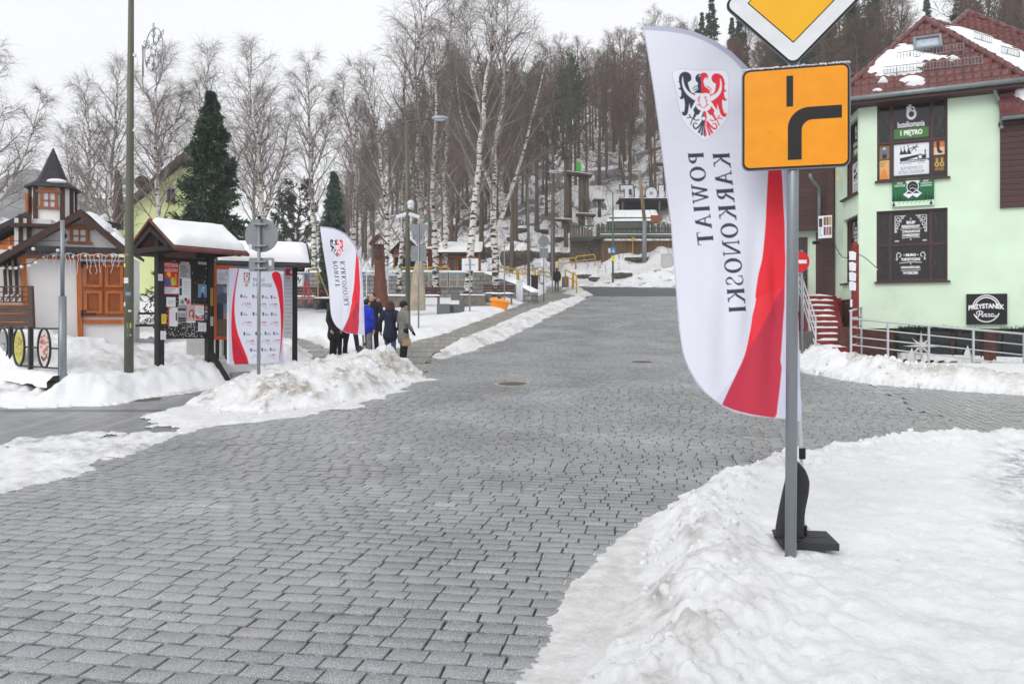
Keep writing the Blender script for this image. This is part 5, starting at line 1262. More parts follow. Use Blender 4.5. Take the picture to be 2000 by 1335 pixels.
# soffit and gutter
b = MB(); b.add([P0+Vector((0, 0, -.08)), P3+Vector((0, 0, -.08)), P3-BN*1.2+Vector((0, 0, -.1)), P0-BN*1.2+Vector((0, 0, -.1)), P0+Vector((0, 0, -.2)), P3+Vector((0, 0, -.2)), P3-BN*1.2+Vector((0, 0, -.22)), P0-BN*1.2+Vector((0, 0, -.22))], [(0, 1, 2, 3), (4, 5, 6, 7), (0, 1, 5, 4), (1, 2, 6, 5), (2, 3, 7, 6), (3, 0, 4, 7)])
b.add([P0+Vector((0, 0, -.09)), E0+Vector((0, 0, -.09)), E1+Vector((0, 0, -.09)), E1+Vector((1.5, 1.6, -.09)), P0+Vector((1.5, 1., -.09))], [(0, 1, 2, 3, 4)])
b.build('soffit', m_brown, house)
b = MB(); g0 = P0+BN*.05+Vector((0, 0, -.035)); g1 = P3+BN*.05+BU*.05+Vector((0, 0, -.035)); b.tube([g0, g1], .075, 12); b.tube([P0+SN*.03+Vector((0, 0, -.035)), E0+SN*.05+Vector((0, 0, -.035))], .07, 10); b.tube([g1, g1+AX*6], .075, 10)
b.tube([A0+BU*t0b+BN*.36+Vector((0, 0, zb1+.16)), A0+BU*9+BN*.36+Vector((0, 0, zb1+.16))], .06, 10); b.build('gutter', m_zinc, house, smooth=True)
b = MB(); pth = [FP(1941, 168, .38), FP(1944, 182, .3), FP(1951, 198, .12), FP(1955.5, 206, .1), FP(1956.5, 246, .1), FP(1956.5, 250, .2)]; b.tube(pth, .05, 10); b.build('downpipe', m_zinc, house, smooth=True)
tile_plane('bay_roof', [A0+BU*t0b+BN*.36+Vector((0, 0, zb1+.20)), A0+BU*8.6+BN*.36+Vector((0, 0, zb1+.20)), A0+BU*8.6+Vector((0, 0, zb1+1.05)), A0+BU*t0b+Vector((0, 0, zb1+1.05))], BU, house, blobs([(1996, 180, 16, 12, .9), (2030, 190, 40, 20, .8)]), snow_name='bay_snow')
# skylight and snow guards
nF = (P3-P0).cross(P1-P0).normalized(); upF = nF.cross(BU.normalized()); upF = upF if upF.z > 0 else -upF; nF = nF if nF.z > 0 else -nF
def on_front(px, py):
    d = Vector(((px-1000)/F, 1, (HOR-py)/F)); o = Vector((0, 0, EYE)); t = (P0-o).dot(nF)/d.dot(nF); return o+d*t
sk = on_front(1811, 91); M = frame(sk+nF*.10, BU, upF)
b = MB(); ww, hh = .76, .66
for sx in (-1, 1): b.box(M @ Vector((sx*(ww/2-.04), 0, 0)), (.08, hh, .16), M=M.to_3x3())
for sy in (-1, 1): b.box(M @ Vector((0, sy*(hh/2-.04), 0)), (ww-.165, .08, .155), M=M.to_3x3())
skl = b.build('skylight', m_zinc, house); m_skg = mat('sky_pane', hexc(170, 180, 196), rough=.08, var=.04, spec=.8)
g = MB(); g.box(M @ Vector((0, 0, -.01)), (ww-.16, hh-.16, .03), M=M.to_3x3()); g.build('pane', m_skg, skl)
b = MB()
def guard(pa, pb_, z0=.05, h_=.17, step=.085):
    L_n = (pb_-pa).length; n = int(L_n/step)
    for zz in (z0, z0+h_): b.tube([pa+nF*.1+upF*zz*.3+Vector((0, 0, zz)), pb_+nF*.1+upF*zz*.3+Vector((0, 0, zz))], .011, 6)
    for k in range(n+1):
        p = pa+(pb_-pa)*(k/n); b.tube([p+nF*.1+Vector((0, 0, z0))+upF*z0*.3, p+nF*.1+Vector((0, 0, z0+h_))+upF*(z0+h_)*.3], .006, 5)
        if k % 8 == 4: b.tube([p+nF*.02-Vector((0, 0, .05)), p+nF*.1+Vector((0, 0, z0+h_))], .014, 5)
guard(on_front(1752, 126), on_front(1882, 107)); guard(on_front(1726, 154), on_front(1918, 134))
nR = (P4-P3).cross(P1-P3).normalized(); nR = nR if nR.z > 0 else -nR
def on_right(px, py):
    d = Vector(((px-1000)/F, 1, (HOR-py)/F)); o = Vector((0, 0, EYE)); t = (P3-o).dot(nR)/d.dot(nR); return o+d*t
guard(on_right(1902, 88), on_right(1936, 98), .1); guard(on_right(1955, 117), on_right(1990, 125), .1)
b.build('snow_guard', m_zinc, house)
# entrance wing behind the stairs: brown boards above, recessed door
WG = CRN+SD*2.67; WGL = Vector((7.9, 27.6, 0)); WD = (WGL-WG); WLn = WD.length; WD.normalize(); WN = Vector((WD.y, -WD.x, 0)); WN = WN if WN.y < 0 else -WN
zl = 2.45
b = MB(); nb = 34
for k in range(nb):
    z0, z1 = 4.75+(RZ-.12-4.75)*k/nb, 4.75+(RZ-.12-4.75)*(k+1)/nb
    b.box(WG+WD*(WLn/2)+WN*(-.1+.004*(k % 2))+Vector((0, 0, (z0+z1)/2)), (WLn, .2, z1-z0-.006), math.atan2(WD.y, WD.x))
b.box(WG+WD*.12+WN*.0+Vector((0, 0, (zl+RZ)/2)), (.2, .24, RZ-zl-.1), math.atan2(WD.y, WD.x)); b.build('entrance_boards', m_brown, house)
b = MB(); b.box(WG+WD*(WLn/2)-WN*.5+Vector((0, 0, 3.3)), (WLn, .2, 3.0), math.atan2(WD.y, WD.x)); b.build('entrance_wall', m_green, house)
b = MB(); b.box(WG+WD*.42-WN*.32+Vector((0, 0, zl+1.1)), (.5, .14, 2.25), math.atan2(WD.y, WD.x)); b.box(WG+WD*1.35-WN*.37+Vector((0, 0, zl+1.05)), (.75, .08, 2.1), math.atan2(WD.y, WD.x)); dr = b.build('door', m_dkwood, house)
b = MB(); b.box(WG+WD*1.35-WN*.315+Vector((0, 0, zl+1.2)), (.5, .02, 1.5), math.atan2(WD.y, WD.x)); b.build('pane', m_glass, dr)
b = MB(); b.box(WG+WD*(WLn-.45)+WN*.02+Vector((0, 0, 6.1)), (.6, .06, 1.5), math.atan2(WD.y, WD.x)); wn_ = b.build('window', m_rail, house); b = MB(); b.box(WG+WD*(WLn-.45)+WN*.06+Vector((0, 0, 6.1)), (.46, .02, 1.36), math.atan2(WD.y, WD.x)); b.build('pane', m_glass, wn_)
b = MB(); b.tube([W(1582, 340, 25.2), W(1586, 352, 25.3), W(1599, 366, 25.6), W(1600, 385, 25.7), W(1600, 470, 25.7)], .055, 10); b.build('downpipe', m_zinc, house, smooth=True)
# things fixed to or standing by the building
def wall_sign(name, label, canvas, x0, y0, x1, y1, th=.08, off=.1, cat='sign', m=None):
    xm = (x0+x1)/2; c = FP(xm, (y0+y1)/2, off); a, e = tp(x0, off), tp(x1, off)
    t = thing(name, label, cat, c); z0, z1 = FP(xm, y1, off).z, FP(xm, y0, off).z
    panel('sign_face', canvas, t, frame((0, 0, 0), BU, (0, 0, 1)), e-a, z1-z0, th, m, m_rail); return t
cg = Canvas(0, 0, 450, 290, .42, (28, 104, 66)); cg.rect(0, 215, 450, 290, (206, 228, 206)); cg.blob([(0, 215), (90, 190), (200, 210), (330, 180), (450, 200), (450, 235), (0, 235)], (16, 84, 50)); cg.rect(150, 0, 295, 50, (196, 222, 196))
for x in (20, 60, 90, 360, 400, 430): cg.poly([(x-16, 225), (x, 140), (x+16, 225)], (10, 62, 38))
for x in (18, 418): cg.poly([(x-18, 285), (x, 225), (x+18, 285)], (18, 40, 28))
for k in range(8): cg.stroke([(66+k*44, 250), (74+k*44, 258), (90+k*44, 240)], 5, (60, 84, 66))
cg.circle(222, 88, 66, (230, 232, 236)); cg.circle(222, 88, 58, (24, 26, 30)); cg.stroke([(180, 90), (215, 60), (262, 80)], 8, (120, 124, 130)); cg.stroke([(190, 110), (222, 96), (240, 112), (262, 104)], 7, (210, 212, 216))
cg.poly([(120, 165), (180, 120), (222, 150), (262, 118), (320, 160), (268, 205), (222, 175), (180, 208)], (228, 230, 236)); cg.poly([(150, 160), (182, 132), (222, 160), (260, 130), (300, 158)], (30, 32, 36))
cg.fit('BIURO', 55, 32, 115, 50, WT, .02); cg.fit('TURYSTYCZNE', 22, 58, 142, 80, WT, .02); cg.fit('SKLEP', 335, 24, 390, 42, WT, .02); cg.fit('Z PRODUKTAMI', 308, 50, 425, 66, WT, .02); cg.fit('KARKONOSKIMI', 308, 74, 425, 90, WT, .02)
wall_sign('wall_sign', 'green sign with round emblem between the two shop windows', cg, 1742, 348.5, 1824, 402, .09, .1)
cp = Canvas(0, 0, 335, 250, .45, (26, 26, 29)); WH = (238, 238, 240)
for rr, ww in ((115, 8), (98, 9)):
    for a0, a1 in (((190, 350) if rr == 98 else (197, 343)),): cp.stroke([(165+rr*math.cos(math.radians(a)), 128+rr*math.sin(math.radians(a))) for a in np.linspace(a0, a1, 30)], ww, WH)
cp.stroke([(165+112*math.cos(math.radians(a)), 118+112*math.sin(math.radians(a))) for a in np.linspace(22, 155, 30)], 8, WH)
cp.fit('PRZYSTANEK', 18, 94, 312, 134, WH, .035, f=lambda X, Y: (X, Y-14+(X-165)**2/165**2*16-(X-165)*.02))
cp.stroke([(92, 172), (84, 158), (98, 142), (124, 142), (132, 156), (118, 170), (104, 172)], 6, WH, 3); cp.stroke([(112, 146), (104, 178), (92, 192), (78, 180)], 7, WH, 3); cp.stroke([(134, 164), (130, 186), (142, 184), (150, 166)], 6, WH, 3); cp.circle(138, 150, 4, WH)
for x in (152, 178): cp.stroke([(x, 168), (x+18, 164), (x+2, 186), (x+24, 184)], 6, WH, 2)
cp.stroke([(226, 168), (212, 164), (204, 178), (214, 188), (226, 174), (230, 164), (226, 184), (236, 186), (248, 176)], 6, WH, 3)
wall_sign('wall_sign', 'black square PRZYSTANEK Pizza sign low on the green wall', cp, 1887, 573.5, 1967, 633, .12, .13)
# garland and stars in the basement window
m_gar = mat('fir_garland', hexc(40, 62, 44), rough=.8, var=.5, scale=20); m_lit = mat('paper_star', hexc(214, 216, 212), rough=.6, var=.05)
def garland(name, label, pts, seed):
    rg = np.random.default_rng(seed); b = MB()
    for a, e in zip(pts[:-1], pts[1:]):
        L_n = (e-a).length; n = int(L_n*240)
        for k in range(n):
            p = a+(e-a)*rg.random(); dv = Vector(rg.normal(0, 1, 3)); dv.normalize(); l = rg.uniform(.07, .15); s_ = dv.cross(Vector(rg.normal(0, 1, 3))).normalized()*.013
            b.add([p-s_, p+s_, p+dv*l+s_*.3, p+dv*l-s_*.3], [(0, 1, 2, 3)])
    o = b.build(name, m_gar); return tag(o, label, 'garland')
zg = ZB-.02
garland('garland', 'green fir garland framing the pizza shop window below the railing', [FP(1749, 700, .08), FP(1751, 662, .08), FP(1752, 645, .1), FP(1760, 640, .12), FP(1845, 640, .12), FP(1885, 645, .1), FP(1925, 648, .1)], 3)
garland('garland', 'short fir garland right of the black pizza sign', [FP(1952, 646, .1), FP(2120, 634, .1)], 4)
def star(px, py, r):
    c = FP(px, py, .0); t = thing('paper_star', 'white eight pointed paper star in the pizza shop window', 'star', c); b = MB(); M = frame((0, 0, 0), BU, (0, 0, 1)); vs = [M @ Vector((0, 0, .07)), M @ Vector((0, 0, -.04))]; n = 8
    for k in range(2*n):
        a = PI*k/n+PI/2; rr = r*(1.15 if k % 4 == 0 else .8) if k % 2 == 0 else r*.27; vs.append(M @ Vector((rr*math.cos(a), rr*math.sin(a), 0)))
    fs = []
    for k in range(2*n): a, e = 2+k, 2+(k+1) % (2*n); fs += [(0, a, e), (1, e, a)]
    b.add(vs, fs).build('star_body', m_lit, t)
star(1799, 676, .42)
for px, hh, lab in ((1781, .34, 'white paper tree at the left of the pizza shop window'), (1890, .4, 'white paper tree at the right of the pizza shop window')):
    b = MB(); c = FP(px, 702, .02); b.lathe([(.17, -.1), (.09, hh*.5), (.005, hh)], c, 4); tag(b.build('paper_tree', m_lit), lab, 'ornament')
# railing along the ramp
rl = thing('ramp_railing', 'light grey metal railing with four bars below the green wall', 'railing', (0, 0, 0))
b = MB(); RT = [(1662, 606, 1682, 603)]
dR = lambda px: 20.25-.35*(px-1662)/338
top = [(1662, 622), (2110, 662)]
for (ya, yb) in ((622, 652), (639, 673), (657, 693), (673, 713)):
    rad = .03 if ya == 622 else .017; a = W(1662, ya, dR(1662)); e = W(2000, yb, dR(2000)); e = a+(e-a)*1.32; b.tube([a, e], rad, 8); a2 = W(1682, ya-4, 21.3); b.tube([a, a2], rad, 8)
b.tube([W(1660, 607, dR(1662)), W(1683, 601, 21.3)], .03, 8); b.build('rail_bars', m_rail, rl, smooth=True)
for px, y0, y1, d in ((1662, 606, 690, dR(1662)), (1682, 602, 690, 21.3), (1734, 629, 704, dR(1734)), (1814, 636, 712, dR(1814)), (1901, 645, 722, dR(1901)), (2000, 652, 730, dR(2000)), (2100, 661, 740, dR(2100))):
    b = MB(); p = W(px, y0, d); q_ = W(px, y1, d); q_.z -= .15; b.beam(q_, p, .045, .045, up=(0, 1, 0)); b.build('rail_post', m_rail, rl)
# red staircase with snow on every tread
st = thing('staircase', 'red outdoor stairs with snowy treads leading to the brown entrance', 'stairs', (0, 0, 0)); NS = 10
pl0, pr0 = W(1594, 684, 20.3), W(1657, 684, 20.6); pl1, pr1 = W(1563, 582, 24.6), W(1632, 582, 25.0)
rg = np.random.default_rng(8)
for k in range(NS):
    f0, f1 = k/NS, (k+1.12)/NS; z = .78+(zl-.78)*(k+1)/NS; zp = .78+(zl-.78)*k/NS
    a, b_, c, d = pl0.lerp(pl1, f0), pr0.lerp(pr1, f0), pr0.lerp(pr1, f1), pl0.lerp(pl1, f1)
    b = MB(); b.add([Vector((p.x, p.y, zz)) for zz in (-.3, z) for p in (a, b_, c, d)], [(3, 2, 1, 0), (4, 5, 6, 7), (0, 1, 5, 4), (1, 2, 6, 5), (2, 3, 7, 6), (3, 0, 4, 7)]); sp = b.build('step', m_red, st)
    n = 26; vs = []; fs = []; i0, i1 = rg.uniform(.03, .2), rg.uniform(.82, .97)
    for i in range(n+1):
        u = i0+(i1-i0)*i/n; hgt = .05*max(0., math.sin(PI*i/n))**.4*(.6+.8*vnoise(np.array([u*6+k*3.]), np.array([k*2.]), 3)[0])+.004; fo = .03*vnoise(np.array([u*9.]), np.array([k*5.]), 4)[0]
        p, q_ = a.lerp(b_, u), d.lerp(c, u); p = p.lerp(q_, .05+fo); m_ = p.lerp(q_, .3); r_ = p.lerp(q_, .95)
        vs += [Vector((p.x, p.y, z+.002)), Vector((m_.x, m_.y, z+hgt)), Vector((r_.x, r_.y, z+hgt*1.1))]
    for i in range(n): fs += [(3*i, 3*i+3, 3*i+4, 3*i+1), (3*i+1, 3*i+4, 3*i+5, 3*i+2)]
    MB().add(vs, fs).build('step_snow', m_roofsnow, sp, smooth=True)
b = MB(); b.lathe([(.42, -.4), (.42, .1), (.40, .13)], (W(1634, 690, 20.15).x, 20.35, surf(9.3, 20.2)+.0), 24, 1.1, .8); b.build('bottom_landing', m_red, st)
b = MB(); b.box(Vector((9.6, 26.0, zl/2-.1)), (3.2, 2.2, zl+.1)); b.build('top_landing', m_red, st)
b = MB(); pa = W(1593, 690, 20.25); hpt = [Vector((0, 0, q_)) for q_ in (.95, .7, .45, .22)]
for q_ in hpt:
    a = Vector((pl0.x-.03, pl0.y-.05, .75))+q_; e = Vector((pl1.x-.05, pl1.y, zl))+q_; b.tube([a, e], .022, 8); b.tube([e, Vector((10.3, 26.9, zl))+q_], .02, 8)
for f in (0, .34, .68, 1.): p = Vector((pl0.x-.03, pl0.y-.05, .75)).lerp(Vector((pl1.x-.05, pl1.y, zl)), f); b.tube([p-Vector((0, 0, .5)), p+Vector((0, 0, .97))], .024, 8)
for px in (1578, 1592, 1602): p = W(px, 500, 26.7); b.tube([Vector((p.x, 26.7, zl)), Vector((p.x, 26.7, zl+.95))], .02, 8)
b.build('handrail', m_rail, st, smooth=True)
b = MB(); b.box(W(1652, 665, 20.75), (.36, .2, .75)); b.build('side_block', m_brick, st)
b = MB(); c = W(1575, 668, 20.9); b.box(c, (.3, .3, .6)); tag(b.build('bin_box', mat('grey_box', hexc(96, 92, 90), rough=.7)), 'low grey box standing left of the red stairs in the snow', 'box')
# red totem post with four white arrow plates
t = thing('direction_post', 'red post with four white arrow plates in front of the side window', 'signpost', W(1668, 690, 20.9)); b = MB(); hz = W(1668, 478, 20.9).z-t.location.z; b.box((.03, 0, hz/2), (.15, .13, hz)); b.box((.03, 0, hz+.04), (.15, .13, .1), taper=.3); b.build('post', m_red, t)
for y in (500, 521, 540.5, 559):
    b = MB(); c = W(1663, y, 20.9)-t.location+Vector((0, -.09, 0)); b.prism([(-.09, -.11), (.07, -.12), (.08, .09), (-.02, .13), (-.1, .11)], frame(c, Vector((.93, -.25, -.05)), (0, 0, 1)), .012); b.build('arrow_plate', m_white, t)
b = MB(); b.box(W(1662, 592, 20.7)-t.location+Vector((-.02, -.06, 0)), (.05, .03, .2)); b.build('small_plate', m_white, t)
# no entry sign behind the flag pole
t = thing('traffic_sign', 'red no entry sign half hidden by the grey sign post', 'traffic sign', W(1567, 690, 19.4)); c = W(1559.5, 511, 19.4)-t.location; R_s = .275
b = MB(); b.tube([(0, .03, 0), (0, .03, c.z+.3)], .03, 10); b.build('post', m_galv, t, smooth=True); circ = lambda r: [(r*math.cos(2*PI*k/40), r*math.sin(2*PI*k/40)) for k in range(40)]
m_sred = mat('sign_red', hexc(204, 22, 30), rough=.4, var=.05)
sheetstack('sign_disc', t, frame(Vector((c.x, -.02, c.z)), (1, 0, 0), (0, 0, 1)), [(circ(R_s), -.015, -.003, m_alu), (circ(R_s-.004), -.003, 0, m_sred), ([(-.2, -.045), (.2, -.045), (.2, .045), (-.2, .045)], 0, .0015, m_white)])
# advertising panel over the entrance, its lamp and a string of bulbs
ca = Canvas(0, 0, 200, 180, .4, (226, 228, 232)); ca.rect(10, 20, 60, 90, (60, 66, 80)); ca.circle(35, 35, 14, (30, 30, 34))
for k, col in enumerate(((150, 70, 60), (90, 110, 60), (180, 140, 90), (70, 90, 130), (190, 90, 70), (120, 100, 90))): ca.rect(78+(k % 3)*40, 12+(k//3)*78, 112+(k % 3)*40, 78+(k//3)*78, col)
ca.lines(10, 100, 62, 165, 6, (110, 112, 120))
c = W(1611.5, 443, 24.6); t = thing('picture_sign', 'small lit box sign with food pictures above the brown entrance', 'sign', c); Mx = frame((0, 0, 0), Vector((.80, -.6, 0)), (0, 0, 1)); panel('sign_face', ca, t, Mx, .42, .72, .14, None, m_black)
b = MB(); c = W(1593, 474, 25); b.box(c, (.16, .14, .1)); tag(b.build('floodlight', m_black), 'small black floodlight beside the food picture sign', 'lamp')
b = MB(); pts = [W(1628, 472, 23.6), W(1636, 490, 23.2), W(1646, 503, 22.8), W(1660, 503, 22.6), W(1672, 494, 22.5), W(1690, 503, 22.4), W(1712, 523, 22.2)]; b.tube(pts, .012, 6); b.cur = 1
for p in pts[1:]: b.sphere(p-Vector((0, 0, .05)), .03, 8, 6)
m_bulb = mat('bulb_glass', hexc(226, 222, 214), rough=.2, var=.02); tag(b.build('string_lights', [m_black, m_bulb]), 'black string of white bulbs hanging across the green corner', 'string lights')
b = MB(); b.box(W(1636.5, 345, 24.6), (.07, .07, .28)); tag(b.build('alarm_box', mat('cream_plastic', hexc(232, 214, 160), rough=.5)), 'small cream box on the green side wall under the eave', 'box')
# ------------------------------------------------------------------ left side: lamp pole, kiosk, notice boards, banner
m_olive = mat('olive_pole', hexc(92, 94, 80), rough=.5, var=.15, scale=3, stretch=(1, 1, .2), metal=.1)
m_orange = mat('orange_wood', hexc(178, 98, 44), rough=.6, var=.25, scale=4, stretch=(4, 4, .5), bump=.15)
m_wallw = mat('white_plaster', hexc(226, 224, 224), rough=.85, var=.05, scale=1.5, bump=.15, bscale=30)
m_brn = mat('brown_timber', hexc(70, 46, 40), rough=.65, var=.25, scale=5, stretch=(3, 3, .6), bump=.15)
m_blk = mat('black_stained_wood', hexc(38, 33, 32), rough=.7, var=.3, scale=6, bump=.2)
m_shing = mat('dark_shingle', hexc(52, 50, 54), rough=.75, var=.25, scale=8, bump=.5, bscale=12)
def base_at(px, d): x = (px-1000)/F*d; return Vector((x, d, float(ground_h(x, d))-.05))
def rel(px, py, d, t): return W(px, py, d)-t.location
# tall lamp pole with snowflake light
t = thing('lamp_pole', 'tall olive green street lamp pole with stickers beside the kiosk', 'lamp pole', base_at(251.5, 15))
b = MB(); b.tube([rel(251.5, 745, 15, t)-Vector((0, 0, .4)), rel(252, 560, 15, t), rel(254, 300, 15, t), rel(257, -120, 15, t)], [.088, .084, .068, .045], 16); pole = b.build('pole', m_olive, t, smooth=True)
b = MB(); b.box(rel(253, 645, 15, t)+Vector((-.0, -.083, 0)), (.09, .01, .3)); b.build('hatch', m_olive, t)
m_styl = mat('yellow_sticker', hexc(226, 226, 40), rough=.5, var=.05); m_stw = mat('white_sticker', hexc(224, 224, 226), rough=.5, var=.12, scale=20); m_stb = mat('blue_sticker', hexc(120, 150, 176), rough=.5, var=.3, scale=30)
for px, py, w_, h_, m_ in ((245, 518.5, 7, 7, m_styl), (248.5, 548, 12, 11, m_stw), (255, 574, 10, 7, m_stb), (245.5, 594, 6, 8, m_stw), (258, 607, 6, 4, m_stw), (257, 635.5, 7, 10, m_styl), (257, 654, 7, 3, m_stw), (252, 498, 6, 4, m_alu)):
    c = rel(px, py, 15, t); ww = w_*.01; n = 5; a0 = (px-251.8)/9.; vs = []; R_p = .0895
    for k in range(n):
        a = -PI/2+max(-1.2, min(1.2, a0))*.9+(k/(n-1)-.5)*ww/R_p
        for z in (-h_*.005, h_*.005): vs.append((rel(251.8, py, 15, t).x+R_p*math.cos(a), rel(251.8, py, 15, t).y+R_p*math.sin(a), c.z+z))
    MB().add(vs, [(2*k, 2*k+2, 2*k+3, 2*k+1) for k in range(n-1)]).build('sticker', m_, t)
b = MB()
for y in (108, 255): c = rel(257, y, 15, t); b.box(c, (.17, .05, .05))
b.build('clamp', m_stw, t)
tz = thing('snowflake_light', 'wire snowflake light figure hung on the tall lamp pole', 'light decoration', W(300, 97, 15)); b = MB()
XX = Vector((.74, -.67, 0)); ZZ = Vector((0, 0, 1)); P_ = lambda x, z: XX*x+ZZ*z
def tb(pts, r=.008, closed=False): b.tube([P_(*p) for p in pts], r, 6, closed=closed)
tb([(.41*math.cos(a), .41*math.sin(a)) for a in np.linspace(0, 2*PI, 33)[:-1]], .009, True)
tb([((.16 if k % 2 else .085)*math.cos(PI/2+k*PI/6), (.16 if k % 2 else .085)*math.sin(PI/2+k*PI/6)) for k in range(12)], .008, True)
for k in range(6):
    a = PI/2+k*PI/3; ca, sa = math.cos(a), math.sin(a); q = lambda u, v: (u*ca-v*sa, u*sa+v*ca)
    tb([q(.12, 0), q(.40, 0)], .011)
    for u in (.22, .32): tb([q(u+.09, .085), q(u, 0), q(u+.09, -.085)], .01)
    if k in (0, 5, 1): tb([q(.46+.06*math.cos(v), .035*math.sin(v)) for v in np.linspace(0, 2*PI, 13)[:-1]], .007, True)
tb([(-.53, .22), (-.5, -.8), (.3, -.66), (.52, -.2), (-.53, .2)], .008); tb([(-.53, .2), (-.41, .12)], .012); tb([(-.5, .18), (-.5, -.42)], .016)
b.build('wire_figure', mat('wire_grey', hexc(150, 150, 156), rough=.5, metal=.3), tz, smooth=True)
# short sleeved post at the railing
t = thing('steel_post', 'grey sleeved steel post at the end of the railing with oval pictures', 'post', base_at(123, 14.2)); b = MB()
b.tube([rel(123, 790, 14.2, t), rel(122, 578, 14.2, t)], .066, 14); b.tube([rel(122, 580, 14.2, t), rel(122, 430, 14.2, t)], .036, 12); b.build('pipe', m_galv, t, smooth=True)
# railing with oval pictures on a mossy kerb wall
m_moss = mat('mossy_concrete', hexc(88, 84, 50), rough=.9, var=.35, scale=2.5, bump=.5, bscale=8, var2=(hexc(52, 50, 44), 3.5, .5, .62)); m_iron = mat('black_iron', hexc(36, 36, 40), rough=.5, var=.1)
tr_ = thing('bridge_railing', 'black iron railing with three oval pictures on a mossy wall', 'railing', base_at(116, 14.25)); R0 = Vector(((116-1000)/F*14.25, 14.25, 0)); RD = Vector((-2.05, 1.55, 0)).normalized(); RNn = Vector((-RD.y, RD.x, 0)); RNn = RNn if RNn.y < 0 else -RNn
def RP(s, z, o=0): return R0+RD*s+RNn*o+Vector((0, 0, z))-tr_.location
def rs(px): k = (px-1000)/F; return (R0.x-k*R0.y)/(k*RD.y-RD.x)
b = MB()
for z in (1.49, 1.12, .75): b.beam(RP(-.02, z), RP(3.6, z), .03, .03)
b.build('rail', m_iron, tr_)
for px in (116, 60, 21, -40, -90):
    b = MB(); wd = .035 if px == 116 else .075; b.beam(RP(rs(px), .42), RP(rs(px), 1.52), wd, wd, up=(RD.x, RD.y, 0)); b.build('post', m_iron, tr_)
oc = []
for k, base_c in enumerate(((206, 186, 178), (188, 178, 92), (150, 150, 150), (190, 180, 170))):
    c = Canvas(-1, -1, 1, 1, 26, base_c); rg = np.random.default_rng(k+2)
    for q in range(26):
        x, y = rg.uniform(-.7, .7, 2); c.stroke([(x-.2, y), (x+.2, y+rg.uniform(-.1, .1))], .1, tuple(int(v) for v in ((rg.uniform(120, 210), rg.uniform(40, 90), rg.uniform(50, 90)) if k == 0 else (rg.uniform(120, 170), rg.uniform(110, 170), rg.uniform(40, 90)) if k == 1 else (rg.uniform(80, 200),)*3)))
    if k == 0: c.stroke([(-.6, .5), (0, .7), (.6, .3)], .16, (60, 40, 40), 3)
    oc.append(c)
for k, px in enumerate((89.5, 40, 8, -60)):
    s_ = rs(px); cz = 1.12; M = frame(RP(s_, cz, .03), -RD, (0, 0, 1)); rx, rz_ = .27, .37
    b = MB(); b.tube([M @ Vector((rx*math.cos(a), rz_*math.sin(a), 0)) for a in np.linspace(0, 2*PI, 37)[:-1]], .022, 8, closed=True); o_ = b.build('oval_frame', m_iron, tr_, smooth=True)
    panel('picture', oc[k], o_, M, rx*1.75, rz_*1.75, 0, keep=lambda X, Y: (X/(rx*.85))**2+(Y/(rz_*.85))**2 < 1)
b = MB(); b.add([RP(s_, z, o) for s_, o in ((-.1, .14), (3.8, .14), (3.8, -.2), (-.1, -.2)) for z in (-.2, .50)], [(0, 2, 3, 1), (2, 4, 5, 3), (4, 6, 7, 5), (6, 0, 1, 7), (1, 3, 5, 7)]); b.build('kerb_wall', m_moss, tr_)
n = 60; vs = []; fs = []
for i in range(n+1):
    s_ = -.12+3.9*i/n
    for o, z in ((.26, .42), (.25, .52), (.14, .64), (-.1, .67), (-.25, .56)):
        vs.append(RP(s_, z+.07*(vnoise(np.array([s_*4.]), np.array([o*3.]), 6)[0]-.4), o+.05*(vnoise(np.array([s_*5.]), np.array([z*9]), 7)[0]-.5)))
for i in range(n):
    for j in range(4): fs.append((i*5+j, i*5+j+1, i*5+j+6, i*5+j+5))
MB().add(vs, fs).build('snow_cap', m_roofsnow, tr_, smooth=True)
# brown terrace fence
t = thing('terrace_fence', 'brown boarded terrace fence with lattice top left of the kiosk', 'fence', base_at(65, 17.2)); m_oldw = mat('weathered_boards', hexc(88, 70, 64), rough=.8, var=.3, scale=4, stretch=(.5, .5, 8), bump=.3)
b = MB(); a = W(66, 600, 17.2)-t.location; e = W(-120, 600, 17.6)-t.location
for k in range(9):
    z = .1+k*.19; b.beam(Vector((a.x, a.y, z)), Vector((e.x, e.y, z)), .03, .175)
b.build('board', m_oldw, t); b = MB()
zt = (W(0, 590, 17.3)-t.location).z; zu = (W(0, 560, 17.3)-t.location).z
for z in (zt, zu, zt+(zu-zt)*.33, zt+(zu-zt)*.66): b.beam(Vector((a.x, a.y-.03, z)), Vector((e.x, e.y-.03, z)), .025, .022 if z not in (zt, zu) else .035)
for px in range(-110, 66, 12): p = W(px, 575, 17.2+.4*(66-px)/186)-t.location; b.beam(Vector((p.x, p.y-.055, zt)), Vector((p.x, p.y-.055, zu)), .025, .025, up=(0, 1, 0))
for k, px in enumerate((6, 16, 26, 36)): p = W(px, 575, 17.3)-t.location; b.beam(Vector((p.x, p.y-.08, zt+.03)), Vector((p.x+.1, p.y-.08, zt+.2-.03*(k % 2))), .025, .02, up=(0, 1, 0))
b.build('lattice', m_oldw, t)
b = MB(); b.beam(a+Vector((0, -.02, -1)), W(60, 559, 17.15)-t.location, .09, .09, up=(0, 1, 0)); b.build('post', m_oldw, t)
